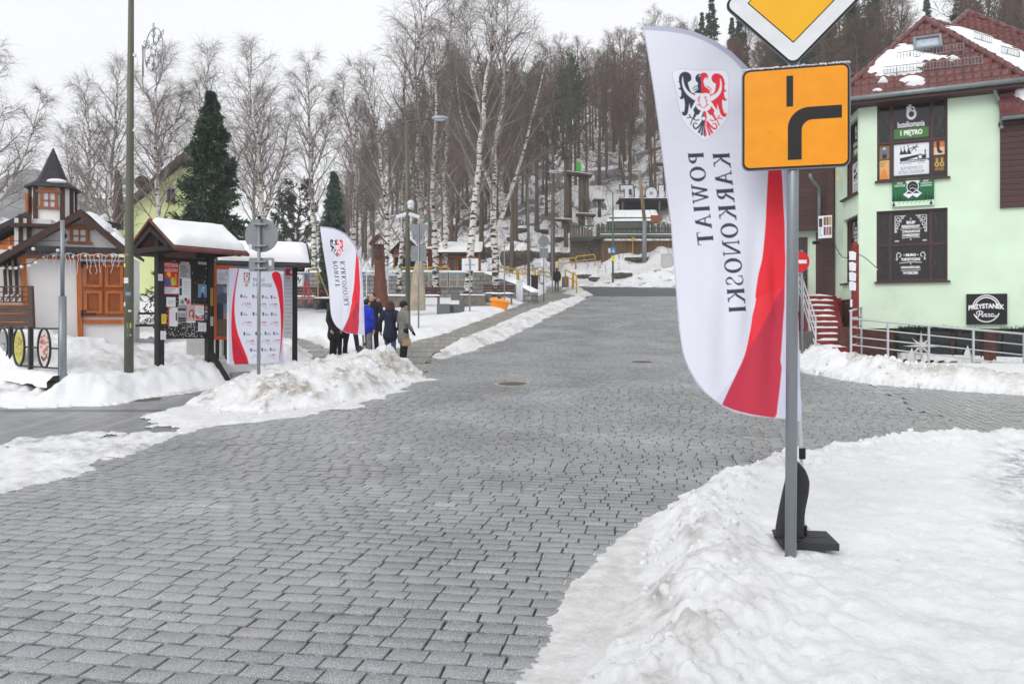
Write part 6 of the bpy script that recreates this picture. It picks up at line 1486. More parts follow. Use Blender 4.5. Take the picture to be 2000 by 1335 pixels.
# kiosk cottage with a little tower
DK = 18.6; kt = thing('kiosk', 'white and orange timbered kiosk cottage with dark gable roof and spired turret', 'kiosk', base_at(155, DK), .33)
kz = lambda py, d=DK: EYE+(HOR-py)*d/F-kt.location.z
kx = lambda px, d=DK: (px-1000)/F*d-kt.location.x
XL, XR = kx(64), kx(247); ZE = kz(500); ZA = kz(418); XA = kx(162)
b = MB(); b.box(((XL+XR)/2, 0.75, ZE/2-.1), (XR-XL, 1.5, ZE+.2)); b.build('wall', m_wallw, kt)
b = MB(); zg0 = kz(482); b.add([(XL+.1, -.02, zg0), (XR-.05, -.02, zg0), (XA, -.02, ZA-.1), (XL+.1, .1, zg0), (XR-.05, .1, zg0), (XA, .1, ZA-.1)], [(0, 1, 2), (3, 5, 4), (0, 3, 4, 1), (1, 4, 5, 2), (2, 5, 3, 0)]); b.build('gable_wall', m_wallw, kt)
b = MB()
def kbeam(x0, y0, x1, y1, w_, q=-.03, dpt=.07): b.beam((kx(x0), q, kz(y0)), (kx(x1), q, kz(y1)), w_, dpt, up=(0, -1, 0)) if abs(x1-x0) < abs(y1-y0) else b.beam((kx(x0), q, kz(y0)), (kx(x1), q, kz(y1)), dpt, w_)
b.beam((kx(59), -.03, kz(503)), (kx(71), -.03, kz(690)), .11, .08, up=(0, -1, 0)); b.beam((kx(155), -.035, kz(505)), (kx(158), -.035, kz(690)), .11, .085, up=(0, -1, 0)); b.beam((kx(163), -.03, kz(628)), (kx(247), -.03, kz(628)), .08, .11); b.beam((kx(62), -.028, kz(504)), (kx(247), -.028, kz(504)), .07, .07); b.build('timber_frame', m_orange, kt)
sh = MB(); sh.cur = 1; sh.box(((kx(163)+kx(238))/2, -.03, (kz(512)+kz(618))/2), (kx(238)-kx(163), .05, kz(512)-kz(618))); sh.cur = 0
for cx, cy in ((180, 538), (217, 538), (180, 590), (217, 590)):
    w_ = (kx(196)-kx(165))*.86; h_ = (kz(cy-20)-kz(cy+20))
    for sx in (-1, 1): sh.box((kx(cx)+sx*w_/2, -.065, kz(cy)), (.07, .035, h_+.05))
    for sy in (-1, 1): sh.box((kx(cx), -.064, kz(cy)+sy*h_/2), (w_-.07, .033, .07))
shut = sh.build('shutter', [m_orange, mat('shutter_panel', hexc(140, 72, 30), rough=.6, var=.2, scale=6)], kt)
for y in (516, 612):
    b = MB(); b.box((kx(172), -.085, kz(y)), (.24, .012, .03)); b.box((kx(161), -.087, kz(y)), (.05, .014, .16)); b.sphere((kx(166), -.087, kz(y-5)), (.03, .01, .03), 8, 5); b.sphere((kx(183), -.087, kz(y)), (.03, .01, .025), 8, 5)
    b.build('hinge', m_black, shut)
b = MB(); b.box(((kx(160)+kx(236))/2, -.07, kz(508)), (kx(236)-kx(160), .05, .05)); b.build('light_bar', m_rail, kt)
def kwin(cx, y0, y1, hw, yq, M=None, off=0.):
    m = MB(); z0, z1 = kz(y1), kz(y0); w_ = hw
    for sx in (-1, 1): m.box((kx(cx)+sx*w_, off-.05, (z0+z1)/2), (.07, .07, z1-z0))
    m.box((kx(cx), off-.05, (z0+z1)/2), (.03, .05, z1-z0)); m.box((kx(cx), off-.049, (z0+z1)/2), (2*w_, .05, .03)); m.box((kx(cx), off-.05, z0), (2*w_+.2, .09, .06)); 
    m.add([(kx(cx)+x, off+yy, z1+z) for yy in (-.1, 0) for x, z in ((-w_-.12, 0), (w_+.12, 0), (w_+.12, .06), (w_*.4, .13), (-w_*.4, .13), (-w_-.12, .06))], [(0, 1, 2, 3, 4, 5), (11, 10, 9, 8, 7, 6)]+[(i, 6+i, 6+(i+1) % 6, (i+1) % 6) for i in range(6)])
    fr = m.build('window', mat('window_wood', hexc(146, 88, 54), rough=.6, var=.2, scale=6), kt); g = MB(); g.box((kx(cx), off-.035, (z0+z1)/2), (2*w_-.06, .02, z1-z0)); g.build('pane', mat('frosted_pane', hexc(206, 208, 214), rough=.3, var=.04), fr)
kwin(156, 449, 474, .17, 0)
b = MB(); b.lathe([(.07, 0), (.07, .02)], (0, 0, 0), 14); v_ = b.build('vent_hole', m_black, kt, loc=(kx(129), -.03, kz(462))); v_.rotation_euler = (PI/2, 0, 0)
# roof slabs, bargeboards and snow
OV = .35
def slab(a, e, dep, th, q0): 
    a = Vector((a[0], q0, a[1])); e = Vector((e[0], q0, e[1])); up_ = Vector((0, 0, th)); dd = Vector((0, dep, 0)); return [a, e, e+up_, a+up_, a+dd, e+dd, e+up_+dd, a+up_+dd]
FQ = [(0, 1, 2, 3), (7, 6, 5, 4), (0, 4, 5, 1), (1, 5, 6, 2), (2, 6, 7, 3), (3, 7, 4, 0)]
ra, rr, rl_ = (XA, ZA), (kx(250), kz(497)), (kx(10), kz(522))
b = MB(); b.add(slab(ra, rr, 2.5, .08, -OV), FQ); b.add(slab(rl_, ra, 2.5, .08, -OV), FQ); b.build('roof', m_shing, kt)
b = MB()
for a, e in ((ra, rr), (rl_, ra)): b.add(slab((a[0], a[1]-.12), (e[0], e[1]-.12), .05, .16, -OV-.055), FQ)
b.build('bargeboard', m_brn, kt)
b = MB(); b.box(((XL+XR)/2+.05, -.18, kz(492)), (XR-XL+.25, .34, .05)); b.box(((XL+XR)/2+.05, -.34, kz(490)), (XR-XL+.28, .05, .13)); b.build('front_canopy', m_shing, kt)
def snow_slab(name, quad, parent, th=.12, n=22, m=14, seed=1, holes=None, edge=.05):
    """rounded blanket of snow on a roof quad (4 points, eave first)"""
    a, e, f, g = [Vector(p) for p in quad]; nr = (e-a).cross(g-a).normalized(); nr = nr if nr.z > 0 else -nr
    u, v = np.meshgrid(np.linspace(0, 1, n+1), np.linspace(0, 1, m+1)); A_, E_, F_q, G_ = [np.array(p)[None, None] for p in (a, e, f, g)]
    P = (A_*(1-u[..., None])+E_*u[..., None])*(1-v[..., None])+(G_*(1-u[..., None])+F_q*u[..., None])*v[..., None]
    ed = np.minimum(np.minimum(u, 1-u)*n/3, np.minimum(v, 1-v)*m/3); h_ = th*np.clip(ed, 0, 1)**.5*(.75+.5*fbm(u*4+seed, v*4, 3, seed))
    if holes is not None: h_ = np.where(holes(u, v), -.05, h_)
    P = P+np.array(nr)[None, None]*h_[..., None]; n1 = n+1; i = np.arange(n)[None]+np.arange(m)[:, None]*n1; Q = np.stack([i, i+1, i+n1+1, i+n1], -1).reshape(-1, 4)
    return np_mesh(name, P.reshape(-1, 3), Q, m_roofsnow, parent, smooth=True)
y0, y1 = -OV+.05, 2.1
snow_slab('roof_snow', [(rr[0]-.1, y0, rr[1]+.12), (rr[0]-.1, y1, rr[1]+.12), (ra[0]+.1, y1, ra[1]+.03), (ra[0]+.1, y0, ra[1]+.03)], kt, .12, 30, 24, 4, lambda u, v: (np.abs(v-.45-.05*np.sin(u*9)) < .05) | (np.abs(v-.75-.05*np.sin(u*7+1)) < .04) & (u > .4))
# turret
DT = 20.6; tx, ty = kx(104, DT), DT-DK; tx, ty = tx*math.cos(.33)+ty*math.sin(.33), -tx*math.sin(.33)+ty*math.cos(.33)
zt0, zt1 = kz(450, DT), kz(364, DT)
def octo(r, z): return [(tx+r*x/.56, ty+r*y/.56, z) for x, y in ((.53, -.25), (.53, .25), (.345, .5), (-.345, .5), (-.53, .25), (-.53, -.25), (-.345, -.5), (.345, -.5))]
b = MB(); b.add(octo(.5, zt0-1)+octo(.5, zt1), [(i, (i+1) % 8, 8+(i+1) % 8, 8+i) for i in range(8)]); b.build('turret_wall', m_wallw, kt)
b = MB()
for k in range(8): x, y, _ = octo(.5, 0)[k]; b.beam((x, y, zt0-1), (x, y, zt1), .1, .1, up=(0, 1, 0))
b.build('turret_post', m_brn, kt)
b = MB(); O = [octo(.66, kz(371, DT)), octo(.64, kz(368, DT)), octo(.36, kz(354, DT)), octo(.34, kz(351, DT)), octo(.01, kz(289, DT))]
for k in range(4): b.add(O[k]+O[k+1], [(i, (i+1) % 8, 8+(i+1) % 8, 8+i) for i in range(8)])
b.add(O[0], [tuple(range(7, -1, -1))]); b.build('spire', m_shing, kt)
b = MB(); c = Vector((tx+.17, ty-.52, kz(361, DT)+.03)); b.sphere(c+Vector((0, .1, 0)), (.24, .12, .07), 14, 8); b.build('spire_snow', m_roofsnow, kt, smooth=True)
kxo, kzo = kx, kz
kx = lambda px, d=DT: kxo(px, d); kz = lambda px, d=DT: kzo(px, d)
kwt = kx; kx = lambda px, d=DT: tx
kwin(108, 382, 411, .17, 0, off=ty-.41)
kx = kwt
b = MB(); b.box((tx-.52, ty-.3, kz(402)), (.06, .3, .45)); b.build('side_window', m_orange, kt)
kx, kz = kxo, kzo
iv = lambda px, d: (kx(px, d)*math.cos(.33)+(d-DK)*math.sin(.33), -kx(px, d)*math.sin(.33)+(d-DK)*math.cos(.33))
b = MB(); q = iv(72, 19.7); b.box((q[0], q[1], kz(468, 19.6)-.1), (.8, .8, 1.2)); b.build('lower_bay', m_wallw, kt); b = MB()
for px in (42, 58): q = iv(px, 19.3); b.box((q[0], q[1]-.06, kz(468, 19.6)), (.09, .06, 1.2))
q = iv(72, 19.4); b.box((q[0], q[1], kz(441, 19.2)), (1.0, .8, .08)); b.build('bay_frame', m_brn, kt)
b = MB()
for k, px in enumerate((8, 18, 30, 42, 54)): q, q2 = iv(px, 18.4), iv(px+4, 18.4); b.beam((q[0], q[1], kz(505)), (q2[0], q2[1], kz(575)), .06, .05, up=(0, -1, 0))
b.build('slanted_slats', m_brn, kt); b = MB(); q = iv(24, 18.7); b.box((q[0], q[1], kz(540)), (1.1, .1, 1.3)); b.build('side_wall', m_wallw, kt)
# icicle lights along the kiosk eave and bulbs on a wire
m_lwire = mat('white_wire', hexc(206, 206, 212), rough=.5, var=.05); rg = np.random.default_rng(12); b = MB(); pts = []
for k in range(40): px = 85+160*k/39; pts.append(W(px, 496.5+2.2*math.sin(k*.9)+(0 if px < 180 else .8), DK-.42))
b.tube(pts, .008, 5)
for k in range(0, 40, 2):
    p = pts[k]; q = [p]; 
    for j in range(int(rg.integers(2, 6))): p = p+Vector((rg.uniform(-.04, .04), 0, -.09)); q.append(p)
    b.tube(q, .007, 5)
b.cur = 1
for k in (0, 5, 9, 14, 20, 26, 33): b.sphere(pts[k]-Vector((0, 0, .06)), .03, 8, 6)
tag(b.build('icicle_lights', [m_lwire, m_bulb]), 'white icicle light string under the kiosk eave', 'string lights')
b = MB(); pts = [W(-20, 520, 15), W(20, 522, 15.2), W(60, 514, 15.5), W(96, 492, 16)]; b.tube([*pts, W(117, 484, 16.2)], .008, 5); b.tube([W(-20, 470, 15), W(60, 470, 15.6), W(122, 470, 16.4)], .006, 5); b.cur = 1
for px, py in ((6, 523), (20, 523), (31, 523), (42, 521), (57, 519), (70, 513), (65, 486), (113, 489), (20, 484)): b.sphere(W(px, py, 15.3), .035, 8, 6)
tag(b.build('string_lights', [m_black, m_bulb]), 'dark wire with round white bulbs over the brown terrace fence', 'string lights')
# orange timber hut at the far left
t = thing('timber_hut', 'orange boarded timber hut with dark roof at the far left edge', 'hut', base_at(20, 25)); b = MB(); hz_ = lambda y: EYE+(HOR-y)*25/F-t.location.z; hx_ = lambda x: (x-1000)/F*25-t.location.x
b.add([(hx_(x), q, hz_(y)) for q in (0, 4) for x, y in ((-150, 690), (90, 690), (90, 428), (-150, 545))], FQ); b.build('wall', m_orange, t)
b = MB(); b.add(slab((hx_(-170), hz_(540)), (hx_(96), hz_(412)), 5, .16, -.4), FQ); b.build('roof', m_shing, t)
b = MB()
for px in (-20, 0, 20, 42, 62): b.beam((hx_(px), -.03, hz_(560)), (hx_(px), -.03, hz_(425+.44*(90-px)+8)), .06, .05, up=(0, 1, 0))
b.box((hx_(2), -.05, hz_(505)), (.9, .06, .9)); b.build('timber_frame', m_orange, t)
# yellow green house
DH = 52; m_ylw = mat('lime_render', hexc(222, 230, 168), rough=.85, var=.06, scale=.8); m_roofg = mat('grey_brown_roof', hexc(98, 86, 84), rough=.7, var=.2, scale=2, bump=.3)
t = thing('house', 'yellow green house with brown gable roof and brick chimney behind the spruce', 'house', base_at(340, DH)); hz_ = lambda y: EYE+(HOR-y)*DH/F-t.location.z; hx_ = lambda x: (x-1000)/F*DH-t.location.x
b = MB(); b.add([(hx_(x), q, hz_(y)) for q in (0, 1.5) for x, y in ((232, 640), (425, 640), (425, 366), (366, 316), (258, 404), (232, 440))], [(0, 1, 2, 3, 4, 5), (11, 10, 9, 8, 7, 6)]+[(i, 6+i, 6+(i+1) % 6, (i+1) % 6) for i in range(6)]); b.build('wall', m_ylw, t)
b = MB(); b.add(slab((hx_(240), hz_(416)), (hx_(366), hz_(309)), 2.6, .28, -.7), FQ); b.add(slab((hx_(366), hz_(309)), (hx_(436), hz_(374)), 2.6, .28, -.7), FQ); rf = b.build('roof', m_roofg, t)
m_chim = mat('chimney_brick', hexc(118, 62, 52), rough=.8, var=.25, scale=6); b = MB(); b.box((hx_(328), 1.2, hz_(334)), (.66, .6, 1.5)); b.box((hx_(328), 1.2, hz_(316)), (.78, .7, .12)); b.build('chimney', m_chim, rf)
b = MB(); b.box((hx_(335), -.03, hz_(381)), (.62, .1, .95)); wn_ = b.build('window', m_rail, t); b = MB()
for sx in (-1, 1): b.box((hx_(335)+sx*.14, -.085, hz_(381)), (.22, .02, .8))
b.build('pane', m_glass, wn_); b = MB(); b.box((hx_(335), -.1, hz_(394)), (.6, .25, .14)); b.build('sill', m_chim, wn_)
b = MB(); b.lathe([(.34, 0), (.3, 2.2), (.2, 3.6), (.05, 4.0)], (hx_(238), -.5, hz_(450)), 10); b.build('turret', m_brn, t); b = MB(); b.add(slab((hx_(150), hz_(440)), (hx_(240), hz_(398)), 6, .3, 1.), FQ); b.build('annex_roof', m_roofsnow, t)
b = MB(); b.lathe([(.02, .12), (.3, .08), (.47, 0)], (0, 0, 0), 18); ds = b.build('satellite_dish', m_brn, t, loc=(hx_(286), -.6, hz_(360))); ds.rotation_euler = (PI/2+.3, 0, .3)
b = MB(); b.tube([(hx_(286), -.5, hz_(360)), (hx_(290), -.2, hz_(385))], .05, 6); b.build('dish_mast', m_galv, t)
# black notice board with saddle roof
RDG0 = Vector((-7.36, 15.8, 0)); DA = Vector((.565, .825, 0)).normalized(); PA = Vector((.825, -.565, 0)).normalized(); ZR = 3.675
nbd = thing('notice_board', 'black timber notice board with snow covered saddle roof beside the lamp pole', 'notice board', (RDG0.x, RDG0.y, float(ground_h(RDG0.x, RDG0.y))))
NB = lambda s_, o, z: RDG0+DA*s_+PA*o+Vector((0, 0, z))-nbd.location
S0, S1 = -.12, 1.62
b = MB()
for s_ in (.11, 1.27): b.beam(NB(s_, 0, .0), NB(s_, 0, 3.45), .14, .14, up=(DA.x, DA.y, 0))
b.build('post', m_blk, nbd)
b = MB(); b.beam(NB(1.27, .02, .95), NB(1.27, .62, .35), .12, .12, up=(DA.x, DA.y, 0)); b.build('prop', m_blk, nbd); b = MB(); b.beam(NB(.11, 0, 3.05), NB(.11, .6, 3.08), .1, .1); b.beam(NB(.11, 0, 3.05), NB(.11, -.6, 3.08), .1, .1)
for s_ in (-.05, 1.5):
    b.beam(NB(s_, .75, 3.07), NB(s_, 0, 3.52), .09, .09); b.beam(NB(s_, -.75, 3.07), NB(s_, 0, 3.52), .09, .09); b.beam(NB(s_, -.72, 3.1), NB(s_, .72, 3.1), .09, .09)
b.beam(NB(-.1, .02, 3.5), NB(1.55, .02, 3.5), .09, .09); b.build('brace', m_blk, nbd)
b = MB(); b.add([NB(s_, o, z) for s_ in (.17, 1.21) for o in (-.02, .03) for z in (1.26, 2.97)], [(0, 1, 3, 2), (4, 6, 7, 5), (0, 4, 5, 1), (2, 3, 7, 6), (0, 2, 6, 4), (1, 5, 7, 3)]); b.build('board', m_blk, nbd)
b = MB(); m_rshing = mat('red_shingle', hexc(104, 62, 58), rough=.8, var=.3, scale=9, bump=.4)
for sg in (1, -1):
    vs = [NB(s_, o*sg, z+dz) for dz in (0, .06) for s_, o, z in ((S0, .93, 3.03), (S1, .93, 3.03), (S1, 0, ZR), (S0, 0, ZR))]; b.add(vs, FQ)
b.build('roof', m_rshing, nbd)
for sg, sd_ in ((1, 3), (-1, 5)): snow_slab('roof_snow', [NB(S0+.03, .86*sg, 3.15), NB(S1-.02, .86*sg, 3.15), NB(S1-.02, 0.0, ZR+.05), NB(S0+.03, 0.0, ZR+.05)], nbd, .15, 24, 14, sd_)
rg = np.random.default_rng(31); b = MB()
for k in range(330):
    s_ = rg.uniform(.2, 1.18); z = rg.uniform(1.28, 2.9); 
    if z > 1.75 and rg.random() < .7: z = rg.uniform(1.28, 1.75)
    l = rg.uniform(.004, .025); a = rg.uniform(0, 3); p = NB(s_, .0325+rg.uniform(0, .0012), z); dx, dz = l*math.cos(a), l*math.sin(a)*.7
    b.add([p+DA*dx+Vector((0, 0, dz)), p-DA*dz*.4+Vector((0, 0, dx*.5)), p-DA*dx-Vector((0, 0, dz)), p+DA*dz*.4-Vector((0, 0, dx*.4))], [(0, 1, 2, 3)])
b.build('paper_scraps', m_stw, nbd)
def nb_s(px, o=.04):
    k = (px-1000)/F; q = RDG0+PA*o; return (q.x-k*q.y)/(k*DA.y-DA.x)
def nb_pt(px, py, o=.04): p = RDG0+PA*o+DA*nb_s(px, o); return Vector((p.x, p.y, EYE+(HOR-py)*p.y/F))
def poster(label, c, x0, y0, x1, y1, o=.036, tilt=0.):
    q = nb_pt((x0+x1)/2, (y0+y1)/2, o); w_ = (nb_s(x1, o)-nb_s(x0, o)); h_ = (y1-y0)*q.y/F
    up_ = Vector((0, 0, 1))+DA*tilt; M = frame((0, 0, 0), (DA-Vector((0, 0, tilt))), up_); o_ = panel('poster', c, None, M, w_, h_, .003); o_.location = q
    return tag(o_, label, 'poster', 'posters on the black notice board')
def cv(w_, h_, col): return Canvas(0, 0, w_, h_, 1., col)
c = cv(64, 126, (206, 44, 48)); c.fit('WYSTAWA', 3, 4, 62, 19, WT, .01); c.fit('KLOCKÓW', 6, 22, 60, 37, WT, .01); c.blob([(18, 42), (30, 38), (34, 50), (28, 58), (20, 52)], (226, 190, 60)); c.blob([(4, 70), (20, 62), (34, 72), (30, 92), (8, 90)], (70, 80, 150)); c.blob([(34, 62), (46, 60), (50, 86), (36, 90)], (214, 180, 50)); c.rect(50, 44, 55, 90, (180, 170, 60)); c.circle(26, 78, 7, (60, 90, 160)); c.rect(0, 98, 64, 122, (226, 226, 230)); c.lines(3, 100, 62, 120, 3, (110, 120, 130), .5)
poster('red WYSTAWA KLOCKÓW poster at the upper left of the black board', c, 317, 512, 349, 575, .04, -.01)
c = cv(46, 54, (176, 176, 178)); c.lines(5, 4, 42, 50, 6, (50, 50, 54), .5, 3); poster('grey printed notice right of the red exhibition poster', c, 349.5, 516, 372, 543, .0365)
c = cv(48, 74, (222, 224, 228)); c.rect(2, 2, 12, 34, (66, 58, 62)); c.rect(2, 38, 12, 68, (52, 52, 78)); c.lines(17, 12, 44, 66, 9, (150, 152, 160), .3, 4); poster('white sheet with two photos down its left edge', c, 349.5, 543, 373, 580, .039)
c = cv(48, 30, (216, 218, 220)); c.blob([(4, 24), (14, 8), (22, 26)], (110, 130, 120)); c.rect(22, 3, 32, 16, (50, 50, 54)); c.blob([(28, 26), (38, 6), (46, 24)], (206, 70, 80)); poster('small strip with green and red pictures below the photo sheet', c, 349.5, 580, 373, 595, .041)
c = cv(36, 38, (224, 225, 232)); c.lines(6, 12, 32, 30, 4, (120, 122, 150), .3, 5); poster('small white note under the red poster', c, 325, 580, 343, 599)
c = cv(38, 74, (224, 224, 228)); c.rect(0, 0, 5, 74, (206, 70, 72)); c.rect(2, 2, 14, 6, (206, 70, 72)); c.rect(30, 20, 36, 52, (60, 60, 66)); c.lines(9, 14, 28, 66, 9, (186, 188, 194), .3, 6); poster('white poster with red side strip at the lower left of the board', c, 328.5, 600, 347, 637, .037)
c = cv(34, 70, (150, 150, 152)); c.rect(2, 14, 32, 22, (46, 46, 48)); c.rect(2, 26, 32, 31, (200, 200, 204)); c.rect(2, 50, 32, 58, (46, 46, 48)); c.rect(2, 60, 32, 66, (40, 40, 42)); poster('grey poster with dark text bars in the middle row', c, 347.5, 595, 364, 630, .0385)
c = cv(36, 70, (206, 166, 176)); c.blob([(12, 24), (24, 18), (30, 34), (28, 60), (14, 62), (10, 40)], (110, 74, 60)); c.blob([(15, 28), (23, 26), (24, 38), (18, 44), (14, 38)], (226, 190, 170)); c.blob([(8, 62), (14, 46), (24, 48), (28, 66)], (216, 170, 160)); c.rect(0, 64, 36, 70, (228, 226, 230)); poster('pink portrait poster with a long haired woman', c, 364.5, 595, 382, 630, .041)
c = cv(40, 62, (226, 226, 230)); c.rect(0, 0, 40, 6, (200, 140, 70)); c.blob([(2, 40), (20, 54), (38, 40), (36, 58), (4, 58)], (210, 80, 70)); c.lines(8, 10, 34, 36, 6, (140, 150, 170), .3, 7)
for k in range(6): c.circle(6+k*6, 46+3*math.sin(k), 2.5, (50, 46, 60))
poster('white poster with a red arc of small dancers', c, 381, 594, 400, 625, .0375, .03)
c = cv(26, 68, (60, 60, 66)); c.circle(14, 18, 8, (190, 120, 116)); c.rect(4, 30, 22, 36, (206, 206, 210)); c.lines(4, 42, 22, 62, 4, (190, 190, 196), .4, 8); poster('narrow dark poster beside the right post of the board', c, 398.5, 592, 410, 626, .0405)
c = cv(36, 54, (110, 150, 176)); c.poly([(8, 52), (16, 10), (22, 10), (30, 52)], (150, 186, 206)); c.blob([(10, 52), (18, 30), (28, 52)], (40, 60, 130)); c.circle(24, 14, 3, (226, 236, 240)); poster('blue poster with a pale light cone alone at upper right', c, 387, 555, 404, 581)
c = cv(32, 34, (222, 223, 230)); c.lines(6, 10, 26, 28, 3, (150, 150, 165), .3, 9); poster('white square note low on the right of the board', c, 387, 630, 403, 647)
c = cv(20, 38, (226, 196, 50)); c.lines(3, 5, 17, 32, 5, (120, 100, 40), .4, 9); poster('yellow leaflet at the lower left corner', c, 315.5, 613, 325, 632, .083)
c = cv(22, 36, (222, 222, 226)); c.lines(5, 14, 18, 30, 3, (160, 160, 168), .3, 2); poster('small white house shaped note at the foot of the left post', c, 313.5, 646, 324, 663, .083)
c = cv(22, 26, (216, 216, 220)); c.lines(4, 5, 20, 22, 3, (120, 120, 126), .4, 2); poster('white card on the left post next to the red poster', c, 309, 535, 318, 548, .083)
for x0, lab in ((353, 'first'), (387, 'second')):
    c = cv(34, 10, (196, 196, 198)); c.lines(3, 2, 32, 9, 1, (110, 110, 112), .5, 2); poster('thin grey label strip along the top of the board, '+('above the grey notice' if x0 == 353 else 'above the blue poster'), c, x0, 511.5, x0+16.5, 516.5)
for y0, y1, col, lab in ((562, 597, (176, 150, 70), 'narrow ochre leaflet on the right post above the dark poster'), (618, 636, (206, 196, 190), 'narrow pale leaflet on the right post near the orange frame')):
    c = cv(12, 40, col); c.lines(2, 3, 10, 36, 5, (110, 90, 70), .5, 4); poster(lab, c, 411, y0, 416.5, y1, .083)
# orange framed display case
DO = 17.6; t = thing('display_case', 'orange framed glass display case with landscape pictures next to the banner', 'display case', base_at(437, DO)); ox = Vector((.86, .51, 0)).normalized(); M = frame(rel(436, 590.5, DO, t), ox, (0, 0, 1)); wO, hO = .46, 1.70; b = MB()
for sx in (-1, 1): b.box(M @ Vector((sx*(wO/2-.04), 0, 0)), (.08, hO, .09), M=M.to_3x3())
for sy in (-1, 1): b.box(M @ Vector((0, sy*(hO/2-.04), 0)), (wO-.16, .08, .089), M=M.to_3x3())
b.build('frame', mat('orange_paint', hexc(206, 92, 40), rough=.5, var=.12), t); c = Canvas(0, 0, 36, 145, 1.3, (96, 86, 80)); c.rect(2, 2, 34, 34, (216, 220, 228)); c.lines(6, 10, 30, 26, 4, (120, 124, 140), .3, 1); c.stroke([(24, 6), (30, 20)], 2, (50, 60, 110)); c.rect(2, 37, 34, 72, (110, 126, 160)); c.rect(18, 40, 33, 52, (150, 166, 190)); c.blob([(2, 60), (18, 52), (34, 62), (34, 72), (2, 72)], (86, 96, 120)); c.rect(2, 75, 17, 108, (54, 64, 76)); c.rect(18, 75, 34, 92, (110, 150, 190)); c.rect(18, 92, 34, 108, (190, 140, 140)); c.rect(2, 110, 34, 143, (112, 92, 80)); c.noise(.15, 5, 3)
panel('pictures', c, t, M @ Matrix.Translation((0, 0, .03)), wO-.14, hO-.14, 0, m_gloss); b = MB(); b.box(M @ Vector((.1, -hO/2-.45, -.05)), (.1, .9, .09), M=M.to_3x3()); b.build('leg', m_blk, t); b = MB(); b.box(M @ Vector((-.12, -hO/2-.45, -.05)), (.07, .9, .09), M=M.to_3x3()); b.build('leg', m_blk, t)
# second notice board with cycling map
D2 = 18.9; t2 = thing('map_board', 'wide white cycling map board under a snowy dark roof', 'notice board', base_at(510, D2)); d2 = Vector((.93, .36, 0)).normalized(); p2 = Vector((d2.y, -d2.x, 0)); C2 = W(510, 580, D2); 
N2 = lambda s_, o, z: Vector((C2.x, C2.y, 0))+d2*s_+p2*o+Vector((0, 0, z))-t2.location
c = Canvas(0, 0, 122, 156, 1.2, (206, 209, 214)); c.rect(0, 0, 122, 16, (176, 182, 190)); c.fit('ROWER', 4, 3, 42, 14, (40, 84, 74), .05); c.fit('AUR', 86, 4, 104, 14, (50, 52, 60), .04)
for k, col in enumerate(((190, 160, 60), (60, 110, 90), (70, 80, 120))): c.circle(108+k*5.5, 9, 2.3, col)
c.rect(104, 18, 119, 32, (206, 50, 54)); c.fit('+', 112, 20, 118, 29, (240, 240, 240), .1); c.rect(105, 35, 112, 38, (90, 170, 120)); c.lines(104, 40, 119, 150, 14, (150, 156, 164), .2, 3); c.lines(6, 30, 90, 150, 12, (170, 176, 184), .25, 4)
wB = 1.62; panel('map', c, t2, frame(N2(.0, .05, EYE+(HOR-583)*D2/F), d2, (0, 0, 1)), wB, 1.95, .03)
b = MB()
for s_ in (-.8, .8): b.beam(N2(s_, 0, 0), N2(s_, 0, 3.35), .12, .12, up=(d2.x, d2.y, 0))
for s_ in (-.95, .95): b.beam(N2(s_, .6, 2.98), N2(s_, 0, 3.4), .08, .08); b.beam(N2(s_, -.6, 2.98), N2(s_, 0, 3.4), .08, .08); b.beam(N2(s_, -.6, 3.0), N2(s_, .6, 3.0), .08, .08)
b.build('frame', m_blk, t2); b = MB()
for sg in (1, -1): b.add([N2(s_, o*sg, z+dz) for dz in (0, .06) for s_, o, z in ((-1.05, .8, 2.92), (1.12, .8, 2.92), (1.12, 0, 3.52), (-1.05, 0, 3.52))], FQ)
b.build('roof', m_shing, t2)
for sg, q in ((1, 7), (-1, 8)): snow_slab('roof_snow', [N2(-1.0, .74*sg, 3.05), N2(1.08, .74*sg, 3.05), N2(1.08, 0, 3.57), N2(-1.0, 0, 3.57)], t2, .16, 24, 12, q)
# red and white banner stand
BL0, BR0 = Vector(((448-1000)/F*16.4, 16.4, 0)), Vector(((555-1000)/F*17.5, 17.5, 0)); bd = (BR0-BL0); wBn = bd.length; bd.normalize(); bz0, bz1 = .70, 2.77
t = thing('banner_stand', 'upright white fabric banner with curved red edges and repeated small emblems', 'banner', ((BL0+BR0)/2)+Vector((0, 0, .45))); Y0 = 0; cb = Canvas(50, 140, 700, 1280, .34, (226, 228, 242))
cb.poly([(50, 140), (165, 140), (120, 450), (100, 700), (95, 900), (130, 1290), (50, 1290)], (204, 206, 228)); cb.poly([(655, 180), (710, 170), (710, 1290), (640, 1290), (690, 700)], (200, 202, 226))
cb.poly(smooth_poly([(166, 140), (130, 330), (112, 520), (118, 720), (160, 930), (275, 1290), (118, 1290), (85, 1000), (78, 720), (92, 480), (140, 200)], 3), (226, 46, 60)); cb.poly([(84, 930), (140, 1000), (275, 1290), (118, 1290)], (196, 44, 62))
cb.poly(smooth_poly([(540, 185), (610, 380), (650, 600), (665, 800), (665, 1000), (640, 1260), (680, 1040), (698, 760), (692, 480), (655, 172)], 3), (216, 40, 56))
cb.T = None; emblem(cb, lambda x, y: (205+(1075-x-97)*.10+0, 172+(y-150)*.185), RED if False else (46, 48, 62), (190, 44, 60))
sr = lambda x0, x1, y0, cap: (lambda u, v: (x0+(x1-x0)*u, y0-v*cap))
serif_text(cb, 'POWIAT', sr(318, 452, 285, 42), (56, 60, 76)); serif_text(cb, 'KARKONOSKI', sr(316, 538, 346, 42), (56, 60, 76))
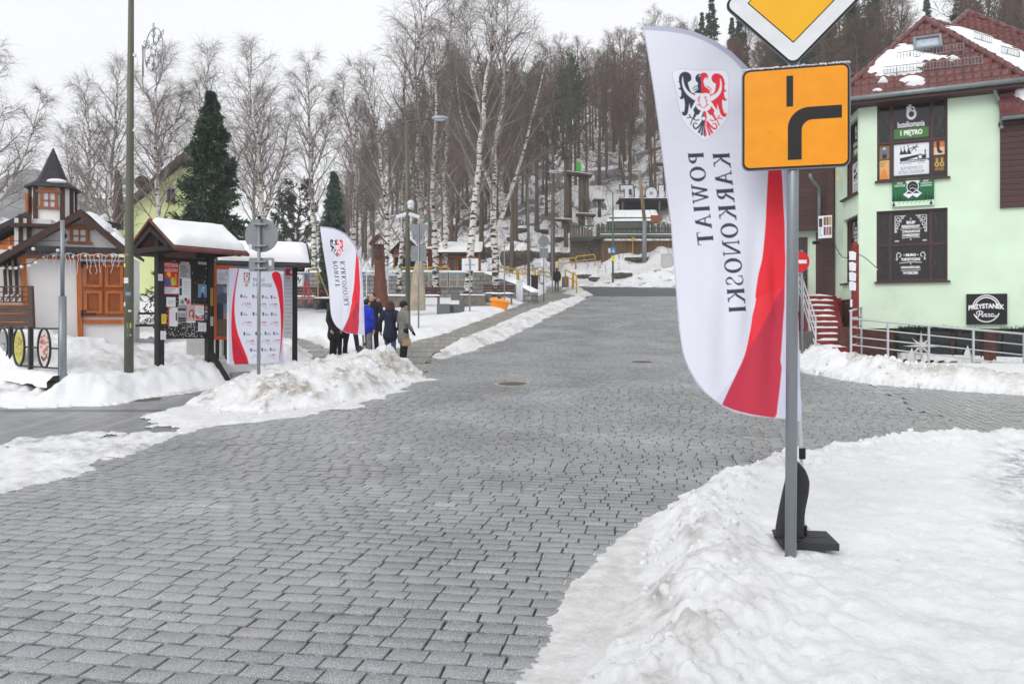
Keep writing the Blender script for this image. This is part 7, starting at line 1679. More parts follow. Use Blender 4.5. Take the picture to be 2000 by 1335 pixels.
for k, (yy, xs_) in enumerate(((470, (175, 305, 415, 525)), (680, (180, 312, 424, 532)), (918, (216, 345, 456, 566)), (1115, (288, 415, 522)))):
    for x in xs_: cb.poly([(x, yy-22), (x+22, yy-22), (x+20, yy+12), (x+11, yy+24), (x+2, yy+12)], (80, 84, 104)); cb.rect(x+30, yy-8, x+62, yy-2, (120, 124, 144)); cb.rect(x+30, yy+6, x+82, yy+14, (96, 100, 122))
for yy, xs_ in ((570, (190, 368, 512)), (795, (200, 372, 528)), (1018, (236, 420, 562)), (1200, (310, 490))):
    for x in xs_: cb.stroke([(x, yy+16), (x+32, yy-26), (x+44, yy-2), (x+70, yy+22), (x+110, yy+30)], 5, (130, 132, 150), 2); cb.rect(x+52, yy-24, x+100, yy-12, (206, 66, 90)); cb.rect(x+62, yy-4, x+112, yy+2, (206, 150, 166))
disp = lambda X, Y: .02*np.sin(X*5+1)+.012*np.sin(Y*3)
panel('banner_cloth', cb, t, frame(Vector((0, 0, (bz0+bz1)/2-.45)), bd, (0, 0, 1)), wBn, bz1-bz0, 0, m_cloth, disp=disp, smooth=True)
bq = Vector((bd.y, -bd.x, 0)); b = MB(); b.box(-bq*.09+Vector((0, 0, (bz0+bz1)/2-.45)), (wBn-.06, .1, bz1-bz0-.05), math.atan2(bd.y, bd.x)); b.build('frame', m_white, t); b = MB(); b.box(-bq*.1+Vector((0, 0, .02)), (wBn-.3, .25, .1), math.atan2(bd.y, bd.x)); b.build('foot', m_alu, t)
# back of a round traffic sign with plate
t = thing('traffic_sign', 'grey back of a round traffic sign with a small plate in front of the banner', 'traffic sign', base_at(505, 15.2)); b = MB(); b.tube([(0, 0, -.2), rel(506, 424, 15.2, t)], .034, 14); b.build('post', m_galv, t, smooth=True)
def disc_back(t, px, py, r, d, plate=None, name='sign_disc'):
    c = rel(px, py, d, t)-Vector((0, .055, 0))*-1; b = MB(); M = frame(c, (1, 0, 0), (0, 0, 1)); b.prism(circ(r), M, .012); b.tube([M @ Vector((r*math.cos(a), r*math.sin(a), .006)) for a in np.linspace(0, 2*PI, 49)[:-1]], .011, 6, closed=True); b.build(name, m_alu, t)
disc_back(t, 509.5, 459, .325, 15.2)
b = MB(); c = rel(509.5, 516.5, 15.2, t)+Vector((0, .05, 0)); b.prism(rrect(.50, .27, .03), frame(c, (1, 0, 0), (0, 0, 1)), .014); b.build('sign_plate', m_alu, t)
for y in (438, 480, 511, 524): b = MB(); b.box(rel(508, y, 15.2, t)+Vector((0, -.0, 0)), (.26, .1, .03)); b.box(rel(508, y, 15.2, t)+Vector((0, -.04, 0)), (.1, .03, .04)); b.build('clamp', m_galv, t)
b = MB(); b.box(rel(487.5, 482, 15.2, t)+Vector((0, .035, 0)), (.06, .004, .11)); b.box(rel(526.5, 513, 15.2, t)+Vector((0, .034, 0)), (.055, .004, .11)); b.build('label', m_stw, t); b = MB(); b.lathe([(.037, 0), (.037, .06)], rel(506, 428, 15.2, t), 12); b.build('cap', m_black, t)
# picnic table, cabinet behind the boards, manhole covers
t = thing('picnic_table', 'dark brown picnic table in the snow behind the notice board', 'table', base_at(285, 20.5)); b = MB(); zt = rel(285, 612, 20.5, t).z
for k in range(4): b.box((0, -.3+.2*k, zt), (1.5, .17, .05))
b.build('table_top', m_brn, t); b = MB()
for q in (-.75, .75): b.box((0, q, zt-.32), (1.5, .25, .05))
b.build('bench', m_brn, t); b = MB()
for sx in (-.6, .6):
    b.beam((sx, -.7, zt-.85), (sx, -.2, zt-.03), .07, .07); b.beam((sx, .7, zt-.85), (sx, .2, zt-.03), .07, .07); b.beam((sx, -.8, zt-.36), (sx, .8, zt-.36), .07, .07)
b.build('leg', m_iron, t)
b = MB(); c = W(405, 682, 18.6); b.box((0, 0, .0), (.85, .4, 1.0)); b.box((0, 0, .52), (.9, .44, .05)); o_ = b.build('utility_cabinet', mat('cabinet_grey', hexc(176, 178, 178), rough=.6, var=.08), bevel=.01); o_.location = (c.x, c.y, c.z+.2); tag(o_, 'light grey utility cabinet behind the legs of the notice board', 'cabinet')
def manhole(label, px, py, r, dz=.018):
    x, y = G(px, py); t = thing('manhole_cover', label, 'manhole cover', (x, y, float(prof(y))+dz)); b = MB(); m_ci = mat('cast_iron', hexc(96, 88, 80), rough=.5, var=.3, scale=12, metal=.3); sl = math.atan((prof(y+.2)-prof(y-.2))/.4)
    b.lathe([(r, -.03), (r, .004), (r*.9, .006), (r*.88, .0), (r*.8, .0)], (0, 0, 0), 40)
    for k in range(-5, 6):
        xx = k*r*.14; hh = math.sqrt(max(0, (r*.78)**2-xx*xx)); b.box((xx, 0, .002), (.03, 2*hh, .008))
    o = b.build('lid', m_ci, t); b = MB(); b.lathe([(r*1.32, -.02), (r*1.3, .002), (r*1.01, .002), (r*1.01, -.02)], (0, 0, 0), 40, caps=False); b.build('ring', mat('concrete_ring', hexc(150, 146, 140), rough=.7, var=.15), t); t.rotation_euler = (sl, 0, 0)
manhole('round cast iron manhole cover in the middle of the sett road', 1001, 751, .30); manhole('farther small manhole cover near the white flag edge', 1254, 708, .28); manhole('manhole cover on the wet footway left of the snow pile', 285, 777, .28, -.03)
# ------------------------------------------------------------------ square, road end and rope park on the slope
def GH(px, py, d0=20., d1=170.):
    d = np.arange(d0, d1, .1); x = (px-1000)/F*d; z = EYE+(HOR-py)*d/F; g = ground_h(x, d); k = np.argmax(g >= z) if (g >= z).any() else len(d)-1
    return Vector((float(x[k]), float(d[k]), float(g[k])))
m_grey = mat('grey_paint', hexc(128, 134, 140), rough=.5, var=.1, metal=.2)
m_yrail = mat('yellow_rail', hexc(208, 166, 36), rough=.45, var=.1, scale=8)
m_log = mat('log_wall', hexc(142, 86, 50), rough=.7, var=.3, scale=5, stretch=(.4, .4, 6), bump=.3)
m_gran = mat('dark_granite', hexc(98, 101, 106), rough=.6, var=.2, scale=20)
m_blockw = brick_mat('grey_block_wall', hexc(142, 140, 138), hexc(118, 117, 116), hexc(84, 84, 84), 1.1, .62, .3, .03)
m_rock = mat('mossy_rock', hexc(78, 74, 66), rough=.9, var=.4, scale=1.6, bump=.9, bscale=5, var2=(hexc(112, 108, 98), 4, .5, .65))
m_oldgrey = mat('grey_old_wood', hexc(98, 92, 84), rough=.85, var=.3, scale=4, stretch=(3, 3, .5), bump=.3)
m_wcab = mat('white_cabinet', hexc(212, 216, 222), rough=.5, var=.04)
def lamp(name, label, px, py0, py1, d, arm, head, cams=False, left=None):
    t = thing(name, label, 'street lamp', base_at(px, d)); b = MB(); k = d/F
    b.tube([Vector((0, 0, -.2)), rel(px-1, (py0+py1)/2, d, t), rel(px-3, py1, d, t)], [.1, .085, .06], 12); b.build('pole', m_olive, t, smooth=True)
    b = MB(); a = rel(*(left or (px-12, py1+3)), d, t); b.tube([a, rel(px-3, py1, d, t), rel(*arm, d, t)], [.035, .045, .04], 8); b.build('arm', m_olive, t, smooth=True)
    c = (rel(*arm, d, t)+rel(*head, d, t))/2; L_n = (rel(*head, d, t)-rel(*arm, d, t)).length; b = MB(); b.sphere(c, (L_n/2, .14, .085), 16, 8); h_ = b.build('lamp_head', mat('lamp_grey', hexc(168, 174, 182), rough=.35, var=.05, metal=.3), t, smooth=True)
    b = MB(); b.sphere(c-Vector((0, 0, .05)), (L_n*.36, .1, .06), 12, 6); b.build('lens', mat('lamp_lens', hexc(206, 210, 216), rough=.15, var=.02), h_, smooth=True)
    if cams:
        b = MB(); c = rel(px+5, 398, d, t); b.sphere(c, (.15, .15, .15), 12, 8); b.tube([c-Vector((0, 0, .2)), c-Vector((0, 0, .05))], .13, 12); b.build('dome_camera', m_wcab, t, smooth=True)
        for sx, px_c in ((-1, px-13), (1, px+12)):
            b = MB(); c = rel(px_c, 421, d, t); b.beam(c-Vector((.2*sx, 0, -.07)), c+Vector((.2*sx, 0, -.06)), .14, .13); b.build('box_camera', m_wcab, t)
    return t
lamp('street_lamp', 'olive street lamp with white cameras on its pole behind the group of people', 797, 650, 238, 29.5, (842, 231), (876, 230), True, (783, 242))
lamp('street_lamp', 'farther olive street lamp beside the footway bend', 1033, 577, 340, 46, (1070, 335), (1089, 335), False, (1003, 343))
def signpost(label, px, pyt, d, parts, r=.032):
    t = thing('traffic_sign', label, 'traffic sign', base_at(px, d)); b = MB(); b.tube([Vector((0, 0, -.2)), rel(px, pyt, d, t)], r, 10); b.build('post', m_galv, t, smooth=True)
    for kind, cx, cy, w_, h_, m_ in parts:
        c = rel(cx, cy, d, t)+Vector((0, .04, 0)); k = d/F; M = frame(c, (1, 0, 0), (0, 0, 1)); b = MB()
        if kind == 'disc': b.prism([(w_*k*math.cos(a), w_*k*math.sin(a)) for a in np.linspace(0, 2*PI, 33)[:-1]], M, .02); nm = 'sign_disc'
        elif kind == 'tri': b.prism([(-w_*k, h_*k), (-w_*.86*k, h_*1.12*k), (w_*.86*k, h_*1.12*k), (w_*k, h_*k), (w_*.12*k, -h_*k), (-w_*.12*k, -h_*k)], M, .02); nm = 'yield_plate'
        else: b.prism(rrect(2*w_*k, 2*h_*k, .03), M, .02); nm = 'sign_plate'
        b.build(nm, m_, t)
        b = MB(); b.box(c+Vector((0, -.03, 0)), (w_*k*1.2, .03, .03)); b.build('bracket', m_galv, t)
    return t
signpost('grey backs of yield sign and square plate beside the camera lamp', 817.5, 436, 29, [('tri', 816.5, 459, 19, 19, m_alu), ('plate', 817.5, 495, 15, 15, m_alu)])
signpost('grey backs of a round sign and square plate at the footway bend', 1062, 458, 47, [('disc', 1062, 471.5, 11, 11, m_alu), ('plate', 1062.5, 493.5, 8.5, 9.5, m_alu)], .035)
signpost('blank white board on a grey post in front of the log hut', 917.5, 502, 37, [('plate', 918, 516.5, 16, 12, m_white)], .04)
b = MB(); p = base_at(985, 41); b.tube([p, W(985, 478, 41)], .03, 8); tag(b.build('steel_post', m_galv), 'thin bare grey post behind the orange grit bin', 'post')
b = MB(); p = base_at(1079, 55); b.tube([p, W(1078, 440, 55)], .045, 8); tag(b.build('steel_post', m_grey), 'tall plain grey pole left of the walking man', 'post')
# carved wooden shrine
ds = 36.; t = thing('carved_shrine', 'tall brown carved wooden figure under a small gable roof on the square', 'sculpture', base_at(744, ds)); m_carv = mat('carved_wood', hexc(102, 62, 48), rough=.6, var=.4, scale=7, stretch=(4, 4, .4), bump=.6)
rg = np.random.default_rng(4); vs = []; fs = []; n = 22; rings = [(600, 728, 759.5), (585, 729, 758), (560, 730.5, 754.5), (535, 732, 751.5), (512, 731, 750.5), (506, 729.5, 752), (495, 730, 751), (484, 729.5, 750.5), (477, 730, 749)]
for k, (y, xl, xr) in enumerate(rings):
    c = rel((xl+xr)/2, y, ds, t); hw = (xr-xl)/2*ds/F
    for j in range(n):
        a = 2*PI*j/n; fold = 1+.10*math.sin(j*3.0+k*.4)*(1 if k < 5 else .3); vs.append(c+Vector((hw*math.cos(a)*fold, hw*.8*math.sin(a)*fold, 0)))
for k in range(len(rings)-1):
    for j in range(n): fs.append((k*n+j, k*n+(j+1) % n, (k+1)*n+(j+1) % n, (k+1)*n+j))
fs += [tuple(range((len(rings)-1)*n, len(rings)*n))]; MB().add(vs, fs).build('robe', m_carv, t, smooth=True)
b = MB(); c = rel(740, 488, ds, t)-Vector((0, .2, 0)); b.sphere(c+Vector((0, 0, .14)), (.1, .1, .14), 12, 8); b.sphere(c-Vector((0, -.02, .2)), (.19, .12, .28), 12, 8); b.build('figure', m_brn, t, smooth=True)
b = MB(); apx = rel(740.5, 461, ds, t); e1, e2 = rel(723, 479, ds, t), rel(758, 479, ds, t)
for e in (e1, e2): b.add([p+Vector((0, q, dz)) for q in (-.42, .42) for p, dz in ((apx, 0), (apx, .06), (e, .06), (e, 0))], [(0, 1, 2, 3), (7, 6, 5, 4), (0, 4, 5, 1), (1, 5, 6, 2), (2, 6, 7, 3), (3, 7, 4, 0)])
b.build('roof', m_carv, t)
# standing stone
t = thing('standing_stone', 'tapered beige standing stone on the square behind the street lamp', 'stone', base_at(815, 36.5)); vs = []; fs = []; n = 18
for k, (y, xl, xr) in enumerate(((606, 800, 830.5), (580, 801, 830), (550, 803.5, 829), (525, 807, 827.5), (512, 811, 826), (508, 815, 823))):
    c = rel((xl+xr)/2, y, 36.5, t); hw = (xr-xl)/2*36.5/F
    for j in range(n): a = 2*PI*j/n; q = 1+.16*(vnoise(np.array([j*1.3]), np.array([k*1.7]), 3)[0]-.5); vs.append(c+Vector((hw*q*math.cos(a), hw*.6*q*math.sin(a), 0)))
for k in range(5):
    for j in range(n): fs.append((k*n+j, k*n+(j+1) % n, (k+1)*n+(j+1) % n, (k+1)*n+j))
fs.append(tuple(range(5*n, 6*n))); MB().add(vs, fs).build('stone_body', mat('beige_stone', hexc(164, 152, 132), rough=.85, var=.25, scale=2, bump=.6, bscale=6), t, smooth=True)
# block retaining wall with panels, capped with snow
def wall_run(name, label, pts, th, m, cap_=.12, seed=1):
    t = thing(name, label, 'wall', (pts[0][0].x, pts[0][0].y, 0)); o = t.location
    for k, ((a, za), (e, ze)) in enumerate(zip(pts[:-1], pts[1:])):
        d_ = Vector((e.x-a.x, e.y-a.y, 0)); L_n = d_.length; d_.normalize(); nn = Vector((d_.y, -d_.x, 0)); nn = nn if nn.y < 0 else -nn
        b = MB(); b.add([Vector((0, 0, 0)), Vector((L_n, 0, 0)), Vector((L_n, 0, ze+2)), Vector((0, 0, za+2)), Vector((0, th, 0)), Vector((L_n, th, 0)), Vector((L_n, th, ze+2)), Vector((0, th, za+2))], FQ); w_ = b.build('wall_face', m, t); w_.location = Vector((a.x-o.x, a.y-o.y, -2)); w_.rotation_euler = (0, 0, math.atan2(d_.y, d_.x))
        A3 = Vector((a.x-o.x, a.y-o.y, za)); E3 = Vector((e.x-o.x, e.y-o.y, ze)); snow_slab('snow_cap', [A3+nn*.06, E3+nn*.06, E3-nn*(th+.3), A3-nn*(th+.3)], t, cap_, 40, 6, seed+k)
    return t
def wt(px, py, d): p = W(px, py, d); return (p, p.z)
wall_run('block_wall', 'long grey block retaining wall with snow on top behind the square', [wt(560, 533, 49), wt(705, 531, 49), wt(945, 532, 49), wt(1012, 556, 46), wt(1040, 571, 45.2)], .5, m_blockw, .16)
for cx, lab in ((654, ''), (844, 'left framed panel'), (866.5, ''), (885, ''), (902, '')):
    if cx == 654: continue
    t = thing('info_panel', {844: 'leftmost framed picture panel on the block wall, near the standing stone', 866.5: 'second framed picture panel on the block wall', 885: 'third framed picture panel on the block wall', 902: 'rightmost framed picture panel on the block wall, by the white board'}[cx], 'panel', W(cx, 546, 48.9)); c = Canvas(0, 0, 17, 30, 1.6, (150, 156, 160)); c.rect(2, 2, 15, 14, (124, 130, 122)); c.rect(2, 16, 15, 28, (130, 112, 92)); c.noise(.2, 4, int(cx)); panel('picture', c, t, frame((0, 0, 0), (1, 0, 0), (0, 0, 1)), .54, .96, .04)
wall_run('stone_wall', 'low dry stone seat wall right of the carved shrine', [wt(716, 577, 41), wt(795, 578, 41)], .5, mat('dry_stone', hexc(112, 108, 102), rough=.9, var=.45, scale=4, bump=.8, bscale=6), .1, 5)
wall_run('stone_wall', 'low dry stone seat wall between grey cube and orange bin', [wt(897, 576, 41), wt(948, 577, 41)], .5, MATS['dry_stone'], .08, 7)
wall_run('stone_wall', 'low dry stone seat wall left of the small flag', [wt(566, 583, 40), wt(640, 584, 40)], .5, MATS['dry_stone'], .08, 9)
def bench(label, px, py, d, w_):
    t = thing('park_bench', label, 'bench', W(px, py, d)); k = w_/2
    b = MB()
    for q in range(3): b.box((0, -.2+.17*q, .0), (w_, .14, .05))
    b.build('seat', m_brn, t); b = MB()
    for q in range(3): b.box((0, .3+.02*q, .18+.15*q), (w_, .04, .12))
    b.build('backrest', m_brn, t)
    for s_ in (-1, 1): b = MB(); b.box((s_*k*.8, .05, -.25), (.1, .5, .5)); b.build('support', m_gran, t)
    snow_slab('snow_cap', [(-k, -.28, .03), (k, -.28, .03), (k, .24, .03), (-k, .24, .03)], t, .09, 20, 6, int(px))
bench('dark slatted bench in front of the sloping end of the block wall', 974, 575, 42.5, 1.75); bench('dark slatted bench right of the standing stone', 842, 579, 42, 1.0); bench('dark slatted bench between map board and small flag', 592, 581, 39, 1.5); bench('dark slatted bench just left of the small flag', 632, 584, 38, .9)
b = MB(); c = W(883.5, 606, 37); b.box((-.42, 0, 0), (.62, .5, .62)); b.box((.18, .45, 0), (.6, .5, .6), .55); o_ = b.build('granite_block', m_gran, bevel=.015); o_.location = c; tag(o_, 'dark grey angled granite seat block in the snow', 'block')
b = MB(); b.box((0, 0, 0), (.42, .42, .45)); o_ = b.build('granite_cube', m_gran, bevel=.015); o_.location = W(889, 577.5, 40); tag(o_, 'small dark grey granite cube behind the angled seat block', 'block')
b = MB(); b.box((0, 0, 0), (.45, .42, .5)); o_ = b.build('granite_cube', m_gran, bevel=.015); o_.location = W(952, 582, 41.5); tag(o_, 'dark grey granite cube touching the orange grit bin', 'block')
# orange grit bin
m_obin = mat('orange_plastic', hexc(246, 150, 30), rough=.45, var=.06); t = thing('grit_bin', 'orange plastic grit bin half buried in snow beside the footway', 'grit bin', W(975, 594, 40.5)); t.rotation_euler = (.1, .12, .2); t.scale = (1.1, 1, .75); k = 40.5/F
b = MB(); b.add([Vector((x*k, y*k, z*k)) for x, y, z in ((-14, -10, -12), (13, -10, -12), (15, 10, -12), (-12, 10, -12), (-17, -12, 8), (16, -12, 8), (18, 12, 8), (-15, 12, 8))], [(3, 2, 1, 0), (4, 5, 6, 7), (0, 1, 5, 4), (1, 2, 6, 5), (2, 3, 7, 6), (3, 0, 4, 7)]).build('body', m_obin, t, bevel=.03)
b = MB(); b.add([Vector((x*k, y*k, z*k)) for x, y, z in ((-20, -14, 8), (19, -14, 7.5), (21, 14, 8), (-18, 14, 8), (-15, -9, 16), (13, -9, 12), (16, 9, 13), (-13, 9, 16))], [(3, 2, 1, 0), (4, 5, 6, 7), (0, 1, 5, 4), (1, 2, 6, 5), (2, 3, 7, 6), (3, 0, 4, 7)]).build('lid', m_obin, t, bevel=.03)
b = MB(); b.box((0, 0, -.05), (.36, .34, 1.05)); b.box((0, 0, .5), (.39, .37, .05)); o_ = b.build('white_cabinet', m_wcab, bevel=.01); o_.location = W(1014.5, 567, 43.5); tag(o_, 'slim white utility cabinet at the footway bend', 'cabinet')
b = MB(); b.box((0, 0, 0), (.42, .4, .8)); b.box((0, 0, .42), (.46, .44, .05)); o_ = b.build('black_cabinet', m_blk, bevel=.01); o_.location = W(1044, 552, 48); tag(o_, 'black square bin behind the farther street lamp', 'bin')
b = MB(); b.box((0, 0, 0), (.5, .45, .75)); b.box((0, 0, .39), (.42, .37, .06)); o_ = b.build('litter_bin', mat('brown_concrete', hexc(128, 112, 98), rough=.85, var=.25, scale=8)); o_.location = W(1104, 551, 58.5); tag(o_, 'brown concrete litter bin to the right of the walking man', 'bin')
# yellow hoop barriers
def hoop(label, a, e, h_, posts=2, mid=None):
    t = thing('hoop_barrier', label, 'barrier', a, group='yellow hoop barriers'); e = e-a; b = MB(); u = Vector((0, 0, h_)); r = .05; q = .12
    b.tube([Vector((0, 0, -.3)), u-Vector((0, 0, q)), u-Vector((0, 0, q*.3))+e*.03, u+e*.07, u+e*.93, e+u-Vector((0, 0, q*.3))-e*.03, e+u-Vector((0, 0, q)), e-Vector((0, 0, .3))], r, 8); b.build('hoop', m_yrail, t, smooth=True)
    b = MB(); b.tube([u*.45, e+u*.45], r*.8, 8); b.build('mid_rail', m_yrail, t, smooth=True)
hoop('yellow hoop barrier section beside the slanting birch foot', W(974, 536, 50), W(1010, 541, 51.5), .5); hoop('yellow hoop barrier section left of the farther street lamp', W(1013, 541, 51.7), W(1046, 545, 53), .6); hoop('yellow hoop barrier section between street lamp and walking man', W(1050, 543, 54.5), W(1086, 549, 59.5), .55)
hoop('short yellow hoop barrier at the corner right of the walking man', W(1104, 547, 57.5), W(1118, 556, 55), .8); hoop('yellow hoop barrier turning down to the asphalt road edge', W(1120, 557, 54.6), W(1126, 566, 53), .95)
hoop('orange yellow barrier higher up near the board wall', W(1125, 518, 66), W(1162, 513, 67.5), .75); hoop('paler yellow barrier on the rocky bank above the walking man', W(1091, 522, 64), W(1124, 519, 66), .7)
hoop('yellow rail in front of the left log hut', W(770, 531, 50), W(822, 531, 50), .28); hoop('yellow rail in front of the right log hut', W(826, 531, 50), W(878, 531, 50), .28)
# log huts
def log_hut(label, px0, px1, apx, d, y_eave, y_apex, y_base, side, dep=4., open_=None):
    t = thing('log_hut', label, 'hut', W((px0+px1)/2, y_base, d)); o = t.location; X = lambda px: W(px, y_base, d).x-o.x; Z = lambda y: EYE+(HOR-y)*d/F-o.z
    b = MB(); b.add([(X(x), q, Z(y)) for q in (0, dep) for x, y in ((px0, y_base+25), (px1, y_base+25), (px1, y_eave), (apx, y_apex+3), (px0, y_eave))], [(0, 1, 2, 3, 4), (9, 8, 7, 6, 5)]+[(i, 5+i, 5+(i+1) % 5, (i+1) % 5) for i in range(5)]); b.build('wall', m_log, t)
    ex = (px1-px0)*.1; sl = (y_eave-y_apex)/max(1, (px1-apx)); b = MB(); a, l_, r_ = (X(apx), Z(y_apex)), (X(px0-ex), Z(y_eave+ex*sl)), (X(px1+ex), Z(y_eave+ex*sl))
    b.add(slab(a, r_, dep+.8, .12, -.5), FQ); b.add(slab(l_, a, dep+.8, .12, -.5), FQ); b.build('roof', m_brn, t)
    for (p, q, k) in ((r_, a, 3), (a, l_, 5)): snow_slab('roof_snow', [(p[0], -.45, p[1]+.1), (p[0], dep+.2, p[1]+.1), (q[0], dep+.2, q[1]+.12), (q[0], -.45, q[1]+.12)], t, .2, 16, 10, k)
    for x0, y0, x1, y1, m_, nm in open_ or ():
        b = MB(); b.box(((X(x0)+X(x1))/2, -.03, (Z(y0)+Z(y1))/2), (X(x1)-X(x0), .08, Z(y0)-Z(y1))); b.build(nm, m_, t)
    return t
m_awn = mat('grey_awning', hexc(128, 128, 134), rough=.6, var=.2, scale=3); m_redb = mat('red_box', hexc(170, 30, 46), rough=.5, var=.1)
log_hut('log hut with a glazed gable and grey awning behind the street lamp', 768, 822, 793, 58, 490, 463, 527, 1, 4, [(772, 503, 818, 527, m_glass, 'window'), (779, 474, 806, 487, m_glass, 'gable_glazing'), (766, 497, 820, 502, m_awn, 'awning'), (786, 503, 790, 527, m_log, 'post'), (803, 503, 807, 527, m_log, 'post')])
# wider hut with its ridge along the picture and gable at the right
t = thing('log_hut', 'wide log hut with snowy roof and open dark front behind the blank white board', 'hut', W(900, 528, 60)); o = t.location; DHT = 60; X = lambda px: (px-1000)/F*DHT-o.x; Z = lambda y: EYE+(HOR-y)*DHT/F-o.z
b = MB(); b.box(((X(858)+X(935))/2, 2.2, (Z(500)+Z(545))/2), (X(935)-X(858), 4.4, Z(500)-Z(545))); b.add([(X(935)-.02, 0, Z(500)), (X(935)-.02, 4.4, Z(500)), (X(935)-.02, 2.2, Z(474)), (X(935)-.2, 0, Z(500)), (X(935)-.2, 4.4, Z(500)), (X(935)-.2, 2.2, Z(474))], [(0, 1, 2), (5, 4, 3), (0, 3, 4, 1), (1, 4, 5, 2), (2, 5, 3, 0)]); b.build('wall', m_log, t)
b = MB(); xs0, xs1 = X(853), X(944)
for y0_, z0_, y1_, z1_ in ((-.7, Z(497), 2.2, Z(471)), (2.2, Z(471), 5.1, Z(497))): b.add([(x, y, z+dz) for dz in (0, .12) for x, y, z in ((xs0, y0_, z0_), (xs1, y0_, z0_), (xs1, y1_, z1_), (xs0, y1_, z1_))], FQ)
b.build('roof', m_brn, t); snow_slab('roof_snow', [(xs0, -.66, Z(497)+.12), (xs1-.1, -.66, Z(497)+.12), (xs1-.1, 2.2, Z(471)+.14), (xs0, 2.2, Z(471)+.14)], t, .22, 24, 10, 8)
for x0, x1, y0, y1, m_, nm in ((868, 888, 506, 530, m_glass, 'doorway'), (896, 903, 506, 530, m_glass, 'window'), (870, 878, 513, 529, m_redb, 'red_cabinet'), (866, 868, 503, 530, m_log, 'post'), (888, 890, 503, 530, m_log, 'post')):
    b = MB(); b.box(((X(x0)+X(x1))/2, -.04-(.06 if nm in ('red_cabinet', 'post') else 0), (Z(y0)+Z(y1))/2), (X(x1)-X(x0), .1, Z(y0)-Z(y1))); b.build(nm, m_, t)
b = MB(); b.box((X(848), 1.5, (Z(478)+Z(540))/2), (1.1, 2, Z(478)-Z(540))); b.build('side_wing', m_log, t); b = MB(); b.box((X(838), 1.2, Z(484)), (1.6, 3, .14)); b.build('wing_roof', m_roofsnow, t)
# big letters and small structures at the back of the square, left of the shrine
t = thing('graffiti_box', 'white box with black graffiti scribble beyond the map board', 'box', W(581, 547, 46)); c = Canvas(0, 0, 20, 24, 3, (206, 208, 212)); c.stroke([(3, 16), (6, 6), (9, 14), (12, 5), (14, 16), (18, 8)], 2.2, (60, 62, 66), 3); c.stroke([(4, 19), (16, 18)], 1.6, (80, 82, 86)); panel('face', c, t, frame((0, 0, 0), (1, 0, 0), (0, 0, 1)), .55, .66, .5, None, m_wcab)
b = MB(); o = W(611, 590, 38); k = 38/F
for px in (603, 621): b.beam((W(px, 592, 38)-o), (W(px, 526, 38)-o), .07, .07, up=(0, 1, 0))
b.beam(W(602, 527, 38)-o, W(622, 527, 38)-o, .07, .08); b.beam(W(622, 530, 38)-o, W(645, 588, 38)-o, .05, .05); b.beam(W(603, 560, 38)-o, W(621, 588, 38)-o, .03, .03)
o_ = b.build('wooden_frame', mat('pale_timber', hexc(166, 142, 96), rough=.7, var=.2)); o_.location = o; tag(o_, 'pale timber swing frame behind the map board', 'frame')
t = thing('lattice_tower', 'small red white and blue lattice tower figure beside the timber frame', 'figure', W(599, 592, 37)); k = 37/F; m_bl = mat('blue_paint', hexc(96, 112, 150), rough=.5, var=.1); m_rd2 = mat('pink_red_paint', hexc(176, 84, 88), rough=.5, var=.15)
for z0, z1, w0, w1, m_ in ((0, 26, 8.5, 5, m_rd2), (26, 44, 5, 3, m_rd2), (44, 58, 3, 2, m_bl), (58, 66, 2, .4, m_wcab)):
    b = MB()
    for sx, sy in ((-1, -1), (1, -1), (1, 1), (-1, 1)): b.beam((sx*w0*k, sy*w0*k, z0*k), (sx*w1*k, sy*w1*k, z1*k), .04, .04, up=(0, 1, 0)); b.beam((sx*w0*k, sy*w0*k, z0*k), (-sx*w1*k, sy*w1*k, z1*k), .025, .025, up=(0, 1, 0))
    b.box((0, 0, z1*k), (w1*2.3*k, w1*2.3*k, .05)); b.build('section', m_, t)
cu_l = bpy.data.curves.new('letters', 'FONT'); cu_l.body = 'OSNOR'; cu_l.extrude = .03
def outline_letters(label, txt, px, py, d, h_, m_):
    E = text_edges(txt, .0); lo = E.reshape(-1, 2).min(0); hi = E.reshape(-1, 2).max(0); s_ = h_/(hi[1]-lo[1]); b = MB(); o = W(px, py, d)
    for e in E: a, q = (e-lo)*s_; b.tube([(a[0], 0, a[1]), (q[0], 0, q[1])], .022, 5, caps=False)
    b.tube([(0, .03, -.05), ((hi[0]-lo[0])*s_, .03, -.05)], .03, 6); b.tube([(.1, .05, -1.4), (.1, .05, 0)], .03, 6)
    ob = b.build('letter_sign', m_); ob.location = o; tag(ob, label, 'letters')
outline_letters('white outlined letters standing between the small flag and the shrine', 'OUSO', 712, 534, 44, .42, m_wcab); outline_letters('white outlined letters right of the carved shrine', 'KA', 754, 536, 44, .5, m_wcab)
# crossing post, wooden pole, cabinet at the far side of the road
t = thing('traffic_sign', 'green pole with blue crossing sign and yellow plate beyond the road', 'traffic sign', GH(1197, 552)); d = t.location.y; m_gpole = mat('green_pole', hexc(78, 108, 98), rough=.5, var=.1); b = MB(); b.tube([(0, 0, -.2), rel(1197, 440, d, t), rel(1197, 376, d, t)], [.09, .08, .05], 10); b.tube([rel(1197, 378, d, t), rel(1172, 352, d, t)], .035, 8); b.build('pole', m_gpole, t, smooth=True)
c = Canvas(0, 0, 10, 13, 4, (50, 120, 190)); c.poly([(2, 11), (5, 2.5), (8, 11)], (226, 228, 232)); c.circle(5, 5.5, .7, (30, 30, 34)); c.stroke([(5, 6), (4.6, 8), (3.8, 10)], .8, (30, 30, 34)); c.stroke([(4.8, 8), (6, 10)], .8, (30, 30, 34)); panel('sign_face', c, t, frame(rel(1197.5, 488.5, d, t)-Vector((0, .1, 0)), (1, 0, 0), (0, 0, 1)), 10*d/F, 12.5*d/F, .03)
